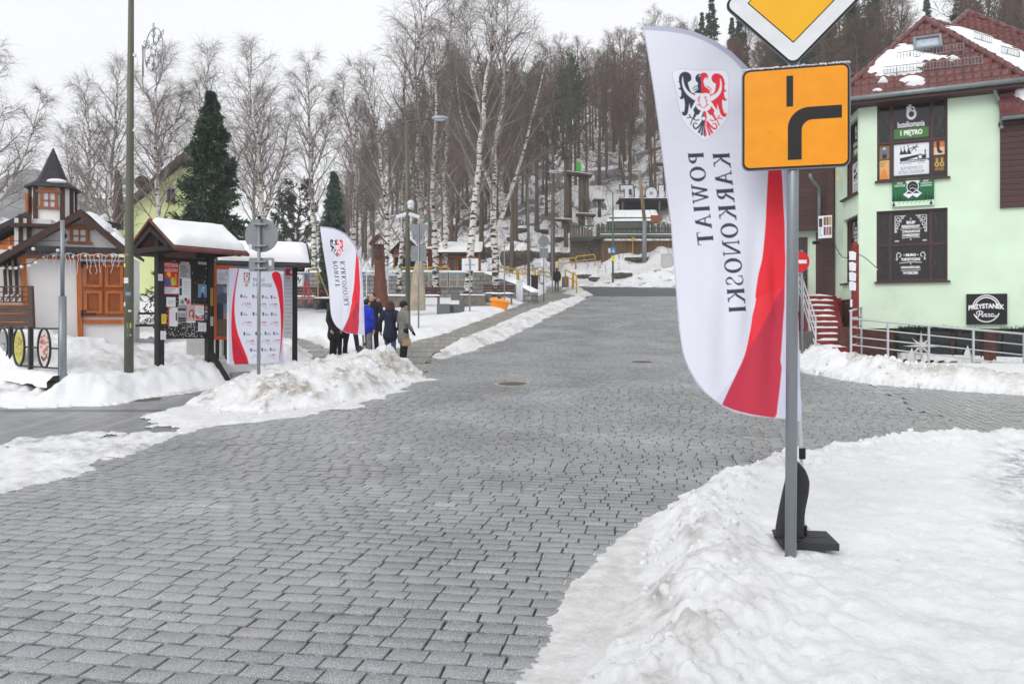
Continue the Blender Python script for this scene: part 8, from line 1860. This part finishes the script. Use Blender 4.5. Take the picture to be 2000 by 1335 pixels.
b = MB(); b.box(rel(1197.5, 504.5, d, t)-Vector((0, .1, 0)), (7*d/F, .03, 10*d/F)); b.build('yellow_plate', m_styl, t); b = MB(); b.box(rel(1191, 489, d, t)+Vector((0, .02, 0)), (6*d/F, .02, 9*d/F)); b.build('white_plate', m_stw, t)
g = GH(1258, 517); t = thing('utility_pole', 'leaning wooden utility pole with a grey lower half beside the picket fence', 'utility pole', g); b = MB(); b.tube([(0, 0, -.2), rel(1259, 430, g.y, t)], [.22, .2], 12); b.build('concrete_foot', m_grey, t, smooth=True); b = MB(); b.tube([rel(1259, 431, g.y, t), rel(1248, 334, g.y, t)], [.17, .14], 12); b.build('timber_mast', mat('pole_timber', hexc(136, 116, 96), rough=.85, var=.25, scale=3, stretch=(3, 3, .3)), t, smooth=True)
b = MB(); b.box((0, 0, .45), (.85, .5, 1.15)); b.box((0, 0, 1.04), (.92, .56, .06)); o_ = b.build('street_cabinet', mat('cabinet_light', hexc(190, 192, 190), rough=.6, var=.08), bevel=.01); o_.location = GH(1302, 521); tag(o_, 'pale grey street cabinet near the left edge of the big flag', 'cabinet')
b = MB(); g = GH(1236, 510); b.tube([(0, 0, -.1), (0, 0, 2.2)], .04, 8); b.box((0, -.05, 2.0), (.25, .2, .5)); o_ = b.build('mail_post', m_yrail); o_.location = g; tag(o_, 'small yellow box on a post in front of the board wall', 'post')
# rope park: board wall, picket fence, dark hut, letters, platforms
d = 71.; t = thing('board_wall', 'brown board wall carrying the grey picket terrace', 'wall', W(1240, 505, d)); b = MB(); rg = np.random.default_rng(21)
for k in range(46): px = 1176+k*3.6; b.beam(rel(px, 530, d, t)+Vector((0, rg.uniform(-.03, .03), 0)), rel(px, 470, d, t)+Vector((0, rg.uniform(-.03, .03), 0)), .165, .05, up=(0, 1, 0))
b.build('boards', mat('rust_boards', hexc(112, 88, 66), rough=.85, var=.35, scale=2, stretch=(3, 3, .3)), t); b = MB(); b.box(rel(1245, 462, d, t), (7.2, 1.4, .25)); b.build('deck', m_oldgrey, t); b = MB(); b.box(rel(1245, 459, d, t)-Vector((0, .1, 0)), (7.0, 1.2, .1)); b.build('deck_snow', m_roofsnow, t)
b = MB(); b.box(rel(1145, 485, d+.6, t), (3.0, .6, 2.2)); b.box(rel(1146, 466, d, t), (3.2, 1.0, .12)); b.build('stone_base', m_rock, t)
def picket(label, px0, px1, yb, yt, d, fan=0.):
    t = thing('picket_fence', label, 'fence', W(px0, yb, d)); b = MB(); rg = np.random.default_rng(int(px0)); n = int((px1-px0)/2.9)
    for k in range(n): px = px0+(px1-px0)*k/n; hh = rg.uniform(-3, 3)+(fan*(k/n) if fan else 0); b.beam(rel(px, yb, d, t), rel(px+rg.uniform(-1, 1), yt+hh, d, t), .13, .03, up=(0, 1, 0))
    b.build('pickets', m_oldgrey, t); b = MB(); b.beam(rel(px0, yb-6, d-.1, t), rel(px1, yb-6, d-.1, t), .08, .14); b.beam(rel(px0, yt+9, d-.1, t), rel(px1, yt+9, d-.1, t), .08, .1); b.build('green_rail', mat('green_rail', hexc(60, 92, 80), rough=.7, var=.2), t)
picket('taller grey picket fence fanning at the left end of the terrace', 1114, 1160, 470, 432, 70.4, 18); picket('grey picket fence along the terrace on top of the board wall', 1166, 1330, 461, 436, 70.6)
g = W(1262, 410, 84); t = thing('park_hut', 'dark open park hut with snowy roof below the white letters', 'hut', g); d = 84; b = MB(); b.box(rel(1262, 404, d+1.2, t), (6.0, .2, 2.2)); b.box(rel(1262, 393, d, t), (6.2, 3.0, .2)); b.build('dark_shell', m_blk, t)
for px in (1216, 1254, 1288): b = MB(); b.beam(rel(px, 425, d-1.2, t), rel(px, 393, d-1.2, t), .2, .2, up=(0, 1, 0)); b.build('post', m_oldgrey, t)
b = MB(); b.box(rel(1262, 391, d, t), (6.1, 3.0, .12)); b.build('roof_snow', m_roofsnow, t)
d = 77; t = thing('park_hut', 'low green walled shed with a thick snow roof behind the picket fence', 'hut', W(1235, 440, d)); b = MB(); b.box(rel(1236, 436, d, t), (5.0, 2.4, .9)); b.build('wall', m_gpole, t); snow_slab('roof_snow', [rel(1184, 432, d-1.4, t), rel(1290, 431, d-1.4, t), rel(1282, 411, d+1.6, t), rel(1198, 411, d+1.6, t)], t, .3, 20, 10, 4)
b = MB(); b.box(rel(1280, 428, d-1.3, t), (.9, .5, .7)); b.build('birdhouse', m_log, t)
t = thing('letter_sign', 'big white cut out Troll letters standing above the dark park hut', 'letters', W(1262, 390, 83.5)); x = 1212
for ch, w_, hgt in (('T', 24, 28), ('r', 17, 23), ('o', 22, 24), ('l', 9, 28), ('l', 14, 29)):
    E = text_edges(ch, .06); lo = E.reshape(-1, 2).min(0); hi = E.reshape(-1, 2).max(0); k = 83.5/F
    cu = bpy.data.curves.new('letter', 'FONT'); cu.body = ch; cu.extrude = .04; cu.offset = .06; ob = bpy.data.objects.new('tmp', cu); COL.objects.link(ob); me = bpy.data.meshes.new_from_object(ob.evaluated_get(bpy.context.evaluated_depsgraph_get())); bpy.data.objects.remove(ob)
    v = np.array([q.co[:] for q in me.vertices]); lo = v.min(0); hi = v.max(0)
    for q in me.vertices: a = (q.co.x-lo[0])/(hi[0]-lo[0]); e = (q.co.y-lo[1])/(hi[1]-lo[1]); zz = q.co.z; q.co = Vector((((x-1262)+a*w_)*k, -zz*2, (e*hgt)*k))
    me.materials.clear(); me.materials.append(m_wcab); lo_ = bpy.data.objects.new('letter', me); COL.objects.link(lo_); lo_.parent = t; m3 = me.copy(); cxx = sum(q.co.x for q in m3.vertices)/len(m3.vertices); m3.materials.clear(); m3.materials.append(m_blk); ol = bpy.data.objects.new('letter_edge', m3); COL.objects.link(ol); ol.parent = lo_; ol.location = (-cxx*.16, .14, -.1); ol.scale = (1.16, 1, 1.14); x += w_+4
for q, px in enumerate((1222, 1250, 1285)): b = MB(); b.beam(rel(px, 394, 83.5, t), rel(px, 388, 83.5, t), .12, .12, up=(0, 1, 0)); b.build('stay', m_oldgrey, t)
m_plank = mat('platform_planks', hexc(104, 94, 82), rough=.85, var=.3, scale=3)
def platform(label, cx, cy, d, w_, dep, legs, tilt=0., ladder=None, roof=False):
    t = thing('tree_platform', label, 'platform', W(cx, cy, d), group='platforms of the rope park'); b = MB(); k = w_/2
    for q in range(6): b.box((0, -dep/2+dep*(q+.5)/6, -.02*(q % 2)), (w_, dep/6-.03, .12), M=Euler((0, tilt, 0)).to_matrix())
    b.build('deck', m_plank, t); b = MB(); b.box((0, 0, .1), (w_*.96, dep*.9, .07), M=Euler((0, tilt, 0)).to_matrix()); b.build('deck_snow', m_roofsnow, t)
    for px, y0, r in legs: b = MB(); b.tube([rel(px, y0, d, t), Vector((rel(px, y0, d, t).x*.97, 0, -.05))], [r, r*.85], 10); b.build('leg', m_oldgrey, t, smooth=True)
    for s_ in (-1, 1): b = MB(); b.beam((s_*k*.9, 0, -.1), (s_*k*.3, 0, -.8), .1, .1, up=(0, 1, 0)); b.build('strut', m_plank, t)
    if ladder:
        (x0, y0), (x1, y1) = ladder; b = MB(); a, e = rel(x0, y0, d, t)-Vector((0, dep/2, 0)), rel(x1, y1, d, t)-Vector((0, dep/2+.8, 0)); sx = Vector((.2, 0, 0)); b.beam(a-sx, e-sx, .05, .05); b.beam(a+sx, e+sx, .05, .05)
        for q in range(12): p = a.lerp(e, (q+.5)/12); b.beam(p-sx, p+sx, .04, .04)
        b.build('ladder', m_oldgrey, t)
platform('large high tilted plank platform on three thick posts', 1128, 341, 78, 2.9, 1.8, [(1107, 462, .34), (1136, 440, .36), (1146, 420, .28)], .12, ((1144, 385), (1152, 445)))
platform('small square platform with a short ladder right of the big one', 1169, 391, 80, 1.2, 1.2, [(1171, 424, .2)], 0, ((1176, 398), (1178, 414)))
platform('low round looking platform above the picket fence', 1144, 420, 76, 1.9, 1.5, [(1138, 436, .2)], .05, ((1148, 428), (1150, 448)))
platform('low snowy platform at the left foot of the slope', 1098, 430, 75, 1.8, 1.2, [(1100, 446, .18)], .04); platform('high platform carrying a green tube left of the tall forked birch', 866, 346, 72, 1.4, 1.2, [(868, 470, .3)], 0.); platform('high platform at the end of the rope bridge beside the flag', 1296, 321, 92, 2.4, 1.4, [(1298, 380, .25)], 0.)
for px, y0, y1, d, lab in ((866, 325, 345, 72, 'bright green tube on the platform left of the forked birch'), (1130, 317, 334, 78, 'bright green tube standing on the large tilted platform')):
    b = MB(); a, e = W(px, y1, d), W(px, y0, d); b.lathe([(.24, 0), (.26, .05), (.26, (e-a).length*.9), (.2, (e-a).length)], (0, 0, 0), 14); o_ = b.build('green_tube', mat('green_plastic', hexc(72, 190, 60), rough=.5, var=.1), smooth=True); o_.location = a; tag(o_, lab, 'tube')
b = MB(); o = W(842, 433, 66); b.sphere((0, 0, 0), (.28, .28, .5), 12, 8); o_ = b.build('green_buoy', m_gpole, smooth=True); o_.location = o; tag(o_, 'dark green hanging bag among the trunks above the log huts', 'bag')
t = thing('rope_bridge', 'sagging rope bridge with pale hanging loops between trunks', 'rope bridge', W(1240, 320, 90)); b = MB(); d = 90
for y0, sag in ((302, 3), (352, 8), (342, 6)): b.tube([rel(1188+x, y0-(6 if y0 == 302 else 4)*x/112+sag*math.sin(PI*x/112), d, t) for x in range(0, 113, 8)], .03, 5)
b.build('cable', m_oldgrey, t); b = MB()
for px, y0, y1, bd_ in ((1190, 304, 340, -4), (1214, 303, 338, 5), (1227, 303, 340, -3), (1241, 304, 330, 3), (1259, 303, 328, 4), (1269, 303, 328, 2)): b.tube([rel(px, y0, d, t), rel(px+bd_*.3, (y0+y1)/2-4, d, t), rel(px+bd_, y1, d, t)], .045, 6)
b.build('hanging_loop', mat('pale_rope', hexc(186, 180, 168), rough=.8), t, smooth=True); b = MB()
for k in range(9): px = 1185+k*5; b.box(rel(px, 345+2*math.sin(k), d, t), (.22, .9, .06))
b.build('bridge_plank', m_plank, t)
b = MB(); o = W(1284, 291, 96); b.add(slab((-1.1, -.3), (1.2, .45), 1.2, .1, 0), FQ); o_ = b.build('plank_roof', m_log); o_.location = o; tag(o_, 'small orange brown plank roof high in the trees beside the big flag', 'roof')
# boulders on the bank
def boulder(label, px, py, w_, h_, seed, snow=True, d=None):
    g = GH(px, py) if d is None else W(px, py, d); k = g.y/F; rg = np.random.default_rng(seed); v = CV.copy(); bm = bmesh.new(); bmesh.ops.create_icosphere(bm, subdivisions=4, radius=1); v = np.array([p.co[:] for p in bm.verts]); f = np.array([[q.index for q in a.verts] for a in bm.faces]); bm.free()
    n_ = fbm(v[:, 0]*1.4+seed, v[:, 1]*1.4+v[:, 2]*1.9, 4, seed); w1 = worley(v[:, 0]*1.1+seed*2, v[:, 2]*1.3+v[:, 1], seed); v = v*(.72+.5*n_+.25*w1)[:, None]*np.array([w_*k/2.4, w_*k/2.8, h_*k/1.6]); o_ = np_mesh('boulder', v, f, [m_rock, m_roofsnow], smooth=True, midx=(v[f].mean(1)[:, 2] > h_*k*.24).astype(int) if snow else None); o_.location = g+Vector((0, 0, h_*k*.2)); tag(o_, label, 'rock', 'boulders of the rocky bank')
for k, (px, py, w_, h_, lab) in enumerate(((1010, 512, 66, 46, 'largest dark mossy boulder on the bank behind the yellow barriers'), (958, 496, 34, 26, 'brown boulder beside the forked birch trunk'), (1084, 506, 40, 26, 'dark boulder to the right of the round sign back'), (1046, 500, 26, 18, 'small dark boulder between street lamp and round sign'), (1000, 470, 24, 14, 'small dark rock high on the bank left of the street lamp'), (1060, 455, 26, 12, 'flat dark rock above the round sign'), (1094, 470, 30, 14, 'flat rock near the low snowy platform'), (1122, 505, 46, 22, 'broken brown rocks under the stone base of the terrace'), (1190, 492, 30, 14, 'brown rock at the foot of the board wall'), (920, 440, 34, 20, 'dark rock pile between the birch trunks'), (886, 448, 24, 16, 'dark rock left of the birch trunks'), (1140, 545, 34, 16, 'flat stacked stone at the edge of the asphalt road'), (1160, 549, 26, 16, 'rounded mossy stone at the edge of the asphalt road'), (1215, 540, 46, 14, 'low brown rock in the snow beyond the crossing pole'), (1245, 509, 60, 12, 'long brown scrubby bank stone by the utility pole'), (1020, 452, 30, 12, 'half buried rock behind the street lamp top of the bank'), (1150, 470, 24, 10, 'small rock left of the board wall'))):
    boulder(lab, px, py, w_, h_, 60+k, True)
# pale roadside kerb line and far bank edge
b = MB(); pts = [G(px, 557.5) for px in range(1128, 1345, 12)]
# small setts of the footway and the pavement
for nm, c1, c2, rg_ in (('pavement_setts', (140, 143, 146), (118, 121, 124), .36), ('footway_setts', (158, 156, 151), (138, 136, 131), .45)):
    pm = brick_mat(nm, hexc(*c1), hexc(*c2), hexc(84, 82, 78), 1., .2, .1, .006); mpn = [n for n in pm.node_tree.nodes if n.type == 'MAPPING'][0]; mpn.inputs['Rotation'].default_value = (0, 0, .35); pm.node_tree.nodes['Principled BSDF'].inputs['Roughness'].default_value = rg_
    [n for n in pm.node_tree.nodes if n.type == 'TEX_NOISE'][0].inputs['Scale'].default_value = 1.1
    for o in bpy.data.objects:
        if o.name == ('ground' if nm[0] == 'p' else 'sidewalk'): o.data.materials[0] = pm
# ------------------------------------------------------------------ misty air
hz = MB(); hz.box((0, 200, 44), (860, 470, 96)); ho = hz.build('haze', mat('air', (.8, .8, .8))); ho.location = (0, 0, 0)
am = bpy.data.materials.new('misty_air'); am.use_nodes = True; N = am.node_tree.nodes; N.clear(); oo = N.new('ShaderNodeOutputMaterial'); pv = N.new('ShaderNodeVolumePrincipled'); pv.inputs['Color'].default_value = (.97, .98, 1, 1); pv.inputs['Density'].default_value = .0007; pv.inputs['Anisotropy'].default_value = 0
am.node_tree.links.new(pv.outputs[0], oo.inputs['Volume']); ho.data.materials.clear(); ho.data.materials.append(am); tag(ho, 'thin grey winter mist in the air', 'haze', kind='stuff')
# ------------------------------------------------------------------ people
def capsule(b, p0, r0, p1, r1, sy=1., n=14):
    """tapered limb segment with round ends, squeezed by sy front to back"""
    p0, p1 = Vector(p0), Vector(p1); d = (p1-p0); L_n = d.length; d.normalize(); pts = []; rad = []
    for k in range(4): a = PI/2*k/4; pts.append(p0-d*r0*math.cos(a)); rad.append(max(.002, r0*math.sin(a)))
    for k in range(4): f = k/3; pts.append(p0.lerp(p1, f)); rad.append(r0+(r1-r0)*f)
    for k in range(1, 5): a = PI/2*k/4; pts.append(p1+d*r1*math.sin(a)); rad.append(max(.002, r1*math.cos(a)))
    i0 = len(b.v); b.tube(pts, rad, n)
    if sy != 1.:
        c = (p0+p1)/2
        for i in range(i0, len(b.v)): x, y, z = b.v[i]; f = 0 if L_n == 0 else max(0, min(1, (Vector((x, y, z))-p0).dot(d)/max(L_n, 1e-6))); cy = p0.y+(p1.y-p0.y)*f; b.v[i] = (x, cy+(y-cy)*sy, z)
def fused(name, b, m, parent, vox=.014, smooth=3):
    """several overlapping volumes fused into one continuous skin"""
    me = bpy.data.meshes.new('f'); me.from_pydata(b.v, [], b.f); o = bpy.data.objects.new('f', me); COL.objects.link(o)
    bm = bmesh.new(); bm.from_mesh(me); bmesh.ops.recalc_face_normals(bm, faces=bm.faces[:]); bm.to_mesh(me); bm.free()
    r = o.modifiers.new('r', 'REMESH'); r.mode = 'VOXEL'; r.voxel_size = vox; s_ = o.modifiers.new('s', 'SMOOTH'); s_.iterations = smooth; s_.factor = .5
    m2 = bpy.data.meshes.new_from_object(o.evaluated_get(bpy.context.evaluated_depsgraph_get())); bpy.data.objects.remove(o); m2.materials.clear(); m2.materials.append(m)
    m2.polygons.foreach_set('use_smooth', [True]*len(m2.polygons)); q = bpy.data.objects.new(name, m2); COL.objects.link(q); q.parent = parent; return q
m_skin = mat('skin', hexc(204, 158, 138), rough=.55, var=.08, scale=9); m_eye = mat('eye_dark', hexc(50, 38, 34), rough=.3, var=.05); m_lip = mat('lip', hexc(160, 92, 88), rough=.5, var=.05)
def cloth_m(name, c, s_=9., v=.25): return mat(name, hexc(*c), rough=.85, var=v, scale=s_, bump=.4, bscale=24)
def person(label, px, py, d, H, face, coat, trousers, shoe, hairc, hem=.78, hair='short', hat=None, arms=None, spread=.09, step=0., fur=None, head_down=0., puff=1., z=None, scarf=None, glove=None):
    k = H/1.72; gx = (px-1000)/F*d; t = thing('person', label, 'person', (gx, d, surf(gx, d) if z is None else z), face); t.scale = (k, k, k)
    sx = spread; hipz, kn, sh = .90, .49, 1.41
    arms = arms or (((-.25, .02, 1.12), (-.24, -.05, .86)), ((.25, .02, 1.12), (.24, -.05, .86)))
    feet = ((-sx, step*.5, .06), (sx, -step*.5, .06))
    # body: one skin from head to feet
    b = MB(); hd = Vector((0, -.02-.05*head_down, 1.59-.02*head_down)); ca, sa = math.cos(.5*head_down), math.sin(.5*head_down)
    def hp(x, y, z_): return hd+Vector((x, y*ca-(-z_)*-sa*-1 if False else y*ca-z_*-sa*0-z_*0+y*0, z_*ca+y*sa))
    b.sphere(hd, (.078, .098, .118), 16, 12); capsule(b, hd+Vector((0, -.03, -.05)), .062, hd+Vector((0, -.045, -.085)), .045)
    capsule(b, hp(0, -.093, .005), .012, hp(0, -.112, -.028), .017, 1, 8)
    for s_ in (-1, 1): b.sphere(hd+Vector((s_*.08, .01, -.01)), (.014, .026, .034), 8, 6)
    capsule(b, (0, .0, 1.40), .06, hd+Vector((0, .015, -.06)), .052); capsule(b, (0, 0, 1.30), .145, (0, 0, 1.05), .13, .72); capsule(b, (0, 0, 1.05), .13, (0, 0, .92), .15, .78); capsule(b, (-.14, 0, 1.39), .06, (.14, 0, 1.39), .06)
    for s_, (el, wr), ft in ((-1, arms[0], feet[0]), (1, arms[1], feet[1])):
        S_ = Vector((s_*.175, 0, 1.37)); el, wr = Vector(el), Vector(wr); capsule(b, S_, .055, el, .042); capsule(b, el, .041, wr, .028)
        hv = (wr-el).normalized(); pv = Vector((0, -1, 0)); pv = (pv-hv*pv.dot(hv)).normalized(); sv = hv.cross(pv)
        pc = wr+hv*.055; capsule(b, wr+hv*.01, .026, wr+hv*.075, .03, 1, 10)
        for q, (o_, l_) in enumerate(((-.032, .055), (-.011, .068), (.011, .072), (.031, .062))):
            f0 = wr+hv*.085+pv*o_; f1 = f0+hv*l_*.5+sv*.006*s_; f2 = f1+hv*l_*.42+sv*.018*s_; capsule(b, f0, .0095, f1, .009, 1, 7); capsule(b, f1, .009, f2, .0075, 1, 7)
        t0 = wr+hv*.03-pv*.026; t1 = t0+hv*.035-pv*.022; capsule(b, t0, .012, t1, .0105, 1, 7); capsule(b, t1, .0105, t1+hv*.03, .0085, 1, 7)
        hp_ = Vector((s_*.085, 0, hipz)); ft = Vector(ft); knp = hp_.lerp(ft, .5)+Vector((0, -.02-abs(step)*.1, 0)); capsule(b, hp_, .085, knp, .055); capsule(b, knp, .054, ft+Vector((0, .01, .03)), .038); capsule(b, ft+Vector((0, .03, -.02)), .036, ft+Vector((0, -.14, -.03)), .03)
    fused('body', b, m_skin, t, .0075, 2)
    b = MB()
    for s_ in (-1, 1): b.sphere(hd+Vector((s_*.031, -.088, .012)), (.013, .009, .007), 8, 6); b.sphere(hd+Vector((s_*.031, -.089, .035)), (.018, .008, .004), 8, 5)
    b.build('eyes', m_eye, t); b = MB(); b.sphere(hd+Vector((0, -.096, -.062)), (.024, .008, .007), 10, 6); b.build('mouth', m_lip, t)
    # trousers and shoes
    b = MB(); capsule(b, (0, 0, 1.0), .15, (0, 0, .9), .16, .8)
    for s_, ft in ((-1, feet[0]), (1, feet[1])): hp_ = Vector((s_*.085, 0, hipz)); ft = Vector(ft); knp = hp_.lerp(ft, .5)+Vector((0, -.02-abs(step)*.1, 0)); capsule(b, hp_, .10, knp, .072); capsule(b, knp, .072, ft+Vector((0, .015, .06)), .062)
    fused('trousers', b, trousers, t, .014, 3); b = MB()
    for ft in feet: ft = Vector(ft); capsule(b, ft+Vector((0, .04, -.015)), .052, ft+Vector((0, -.16, -.02)), .042, 1, 10); capsule(b, ft+Vector((0, .02, 0)), .055, ft+Vector((0, .015, .12)), .058, 1, 10)
    fused('shoes', b, shoe, t, .012, 2)
    # coat with sleeves, collar and hem
    b = MB(); P_ = puff; capsule(b, (0, 0, 1.32), .165*P_, (0, 0, 1.05), .15*P_, .78); capsule(b, (0, 0, 1.05), .15*P_, (0, .0, hem+.1), .19*P_, .82); capsule(b, (0, 0, hem+.13), .19*P_, (0, 0, hem+.06), .2*P_, .82); capsule(b, (-.14, 0, 1.385), .075, (.14, 0, 1.385), .075)
    capsule(b, (0, .01, 1.40), .085, (0, .005, 1.47), .082, 1)
    for s_, (el, wr) in ((-1, arms[0]), (1, arms[1])): S_ = Vector((s_*.175, 0, 1.37)); el, wr = Vector(el), Vector(wr); capsule(b, S_, .082*P_, el, .068*P_); capsule(b, el, .066*P_, el.lerp(wr, .97), .05)
    fused('coat', b, coat, t, .014, 3)
    if fur: b = MB(); [b.sphere((.13*math.cos(a), .05+.11*math.sin(a), 1.47+.05*math.sin(a)), .045, 8, 6) for a in np.linspace(-.3, PI+.3, 12)]; fused('fur_collar', b, fur, t, .012, 1)
    if scarf: b = MB(); b.sphere(hd+Vector((0, -.03, -.10)), (.1, .1, .06), 14, 8); b.build('scarf', scarf, t, smooth=True)
    b = MB(); b.sphere(hd+Vector((0, .022, .028)), (.088, .098, .108), 16, 10)
    if hair == 'long':
        for a in np.linspace(-.2, PI+.2, 9): capsule(b, hd+Vector((.07*math.cos(a), .02+.07*math.sin(a), .05)), .042, hd+Vector((.095*math.cos(a), .03+.085*math.sin(a), -.13)), .05)
    fused('hair', b, hairc, t, .009, 2)
    if hat: b = MB(); b.sphere(hd+Vector((0, .012, .055)), (.098, .112, .095), 16, 10); b.tube([hd+Vector((.1*math.cos(a), .012+.113*math.sin(a), .03)) for a in np.linspace(0, 2*PI, 25)[:-1]], .02, 8, closed=True); b.build('hat', hat, t, smooth=True)
    if glove:
        b = MB()
        for el, wr in arms: el, wr = Vector(el), Vector(wr); hv = (wr-el).normalized(); capsule(b, wr-hv*.01, .036, wr+hv*.15, .034, 1, 10)
        fused('gloves', b, glove, t, .01, 2)
    return t
m_blkc = cloth_m('black_coat', (34, 33, 38)); m_navy = cloth_m('navy_coat', (36, 42, 64)); m_blue = cloth_m('blue_jacket', (34, 54, 190)); m_gryc = cloth_m('grey_tweed', (128, 126, 122), 30, .45); m_jean = cloth_m('blue_jeans', (72, 92, 130)); m_djean = cloth_m('dark_jeans', (44, 60, 92)); m_gtr = cloth_m('grey_trousers', (142, 138, 140)); m_btr = cloth_m('black_trousers', (30, 29, 32)); m_camo = cloth_m('patterned_trousers', (110, 108, 108), 16, .6); m_bsh = mat('black_shoes', hexc(26, 25, 26), rough=.5, var=.1)
m_hred = mat('burgundy_hair', hexc(66, 36, 36), rough=.6, var=.3, scale=30, stretch=(4, 4, .5)); m_hbrn = mat('auburn_hair', hexc(86, 48, 40), rough=.6, var=.3, scale=30); m_hblk = mat('black_hair', hexc(30, 25, 24), rough=.55, var=.2, scale=30); m_fur = mat('beige_fur', hexc(164, 134, 106), rough=.95, var=.4, scale=40); m_knit = mat('black_knit', hexc(32, 31, 33), rough=.9, var=.3, scale=40); m_scarf = mat('grey_scarf', hexc(150, 146, 146), rough=.9, var=.3, scale=20)
person('person in long black coat and patterned grey scarf at the left of the group', 651, 690, 22.2, 1.68, 1.1, m_blkc, m_btr, m_bsh, m_hbrn, .62, 'long', scarf=m_scarf, spread=.07, arms=(((-.24, .0, 1.12), (-.22, -.1, .86)), ((.24, .02, 1.12), (.24, -.06, .86))))
person('person in plain black coat half hidden by the left edge of the small flag', 669, 690, 22.6, 1.76, PI, m_blkc, m_btr, m_bsh, m_hblk, .66, 'short', spread=.08)
person('person in dark blue jeans standing wide legged behind the small flag', 686, 692, 23.2, 1.74, .4, m_blkc, m_djean, m_bsh, m_hblk, .84, 'short', spread=.2)
person('person in bright blue jacket and grey trousers right of the small flag', 716, 688, 22.2, 1.72, 2.5, m_blue, m_gtr, m_bsh, m_hblk, .80, 'short', spread=.1, puff=1.08)
person('person with short black hair and fur trimmed black jacket looking down', 729, 682, 23.4, 1.86, -.25, m_blkc, m_btr, m_bsh, m_hblk, .80, 'short', fur=m_fur, head_down=1., spread=.1)
person('person with burgundy hair in a navy parka and blue jeans seen from behind', 762, 702, 21.3, 1.69, PI-.1, m_navy, m_jean, m_bsh, m_hred, .68, 'long', spread=.1, puff=1.08, arms=(((-.27, .02, 1.12), (-.23, -.12, .88)), ((.3, .0, 1.12), (.31, -.12, .86))))
person('person in grey tweed coat and black knit hat with a beige handbag', 788, 704, 21.0, 1.68, -.9+PI, m_gryc, m_btr, m_bsh, m_hblk, .62, 'short', hat=m_knit, spread=.07, glove=m_knit, arms=(((-.25, .02, 1.12), (-.2, -.16, .9)), ((.25, .0, 1.12), (.24, -.16, .88))))
g = G(1087.5, 569); person('person in black jacket and patterned trousers walking away up the footway', 1087.5, 569, 57.5, 1.76, PI, m_blkc, m_camo, m_bsh, m_hblk, .84, 'short', step=.35, puff=1.15)
t = thing('handbag', 'beige leather handbag held by the person in the grey coat', 'handbag', W(794, 668, 20.75), .15); t.scale = (.78, .78, .8); m_bagl = mat('beige_leather', hexc(158, 132, 104), rough=.5, var=.15, scale=8); b = MB(); b.add([(-.17, -.07, -.13), (.17, -.07, -.13), (.17, .07, -.13), (-.17, .07, -.13), (-.14, -.04, .12), (.14, -.04, .12), (.14, .04, .12), (-.14, .04, .12)], [(3, 2, 1, 0), (4, 5, 6, 7), (0, 1, 5, 4), (1, 2, 6, 5), (2, 3, 7, 6), (3, 0, 4, 7)]); b.build('bag_body', m_bagl, t, bevel=.02); b = MB()
for y in (-.03, .03): b.tube([(.09*math.cos(a), y, .11+.16*math.sin(a)) for a in np.linspace(0, PI, 11)], .009, 6)
b.build('handle', m_bagl, t)
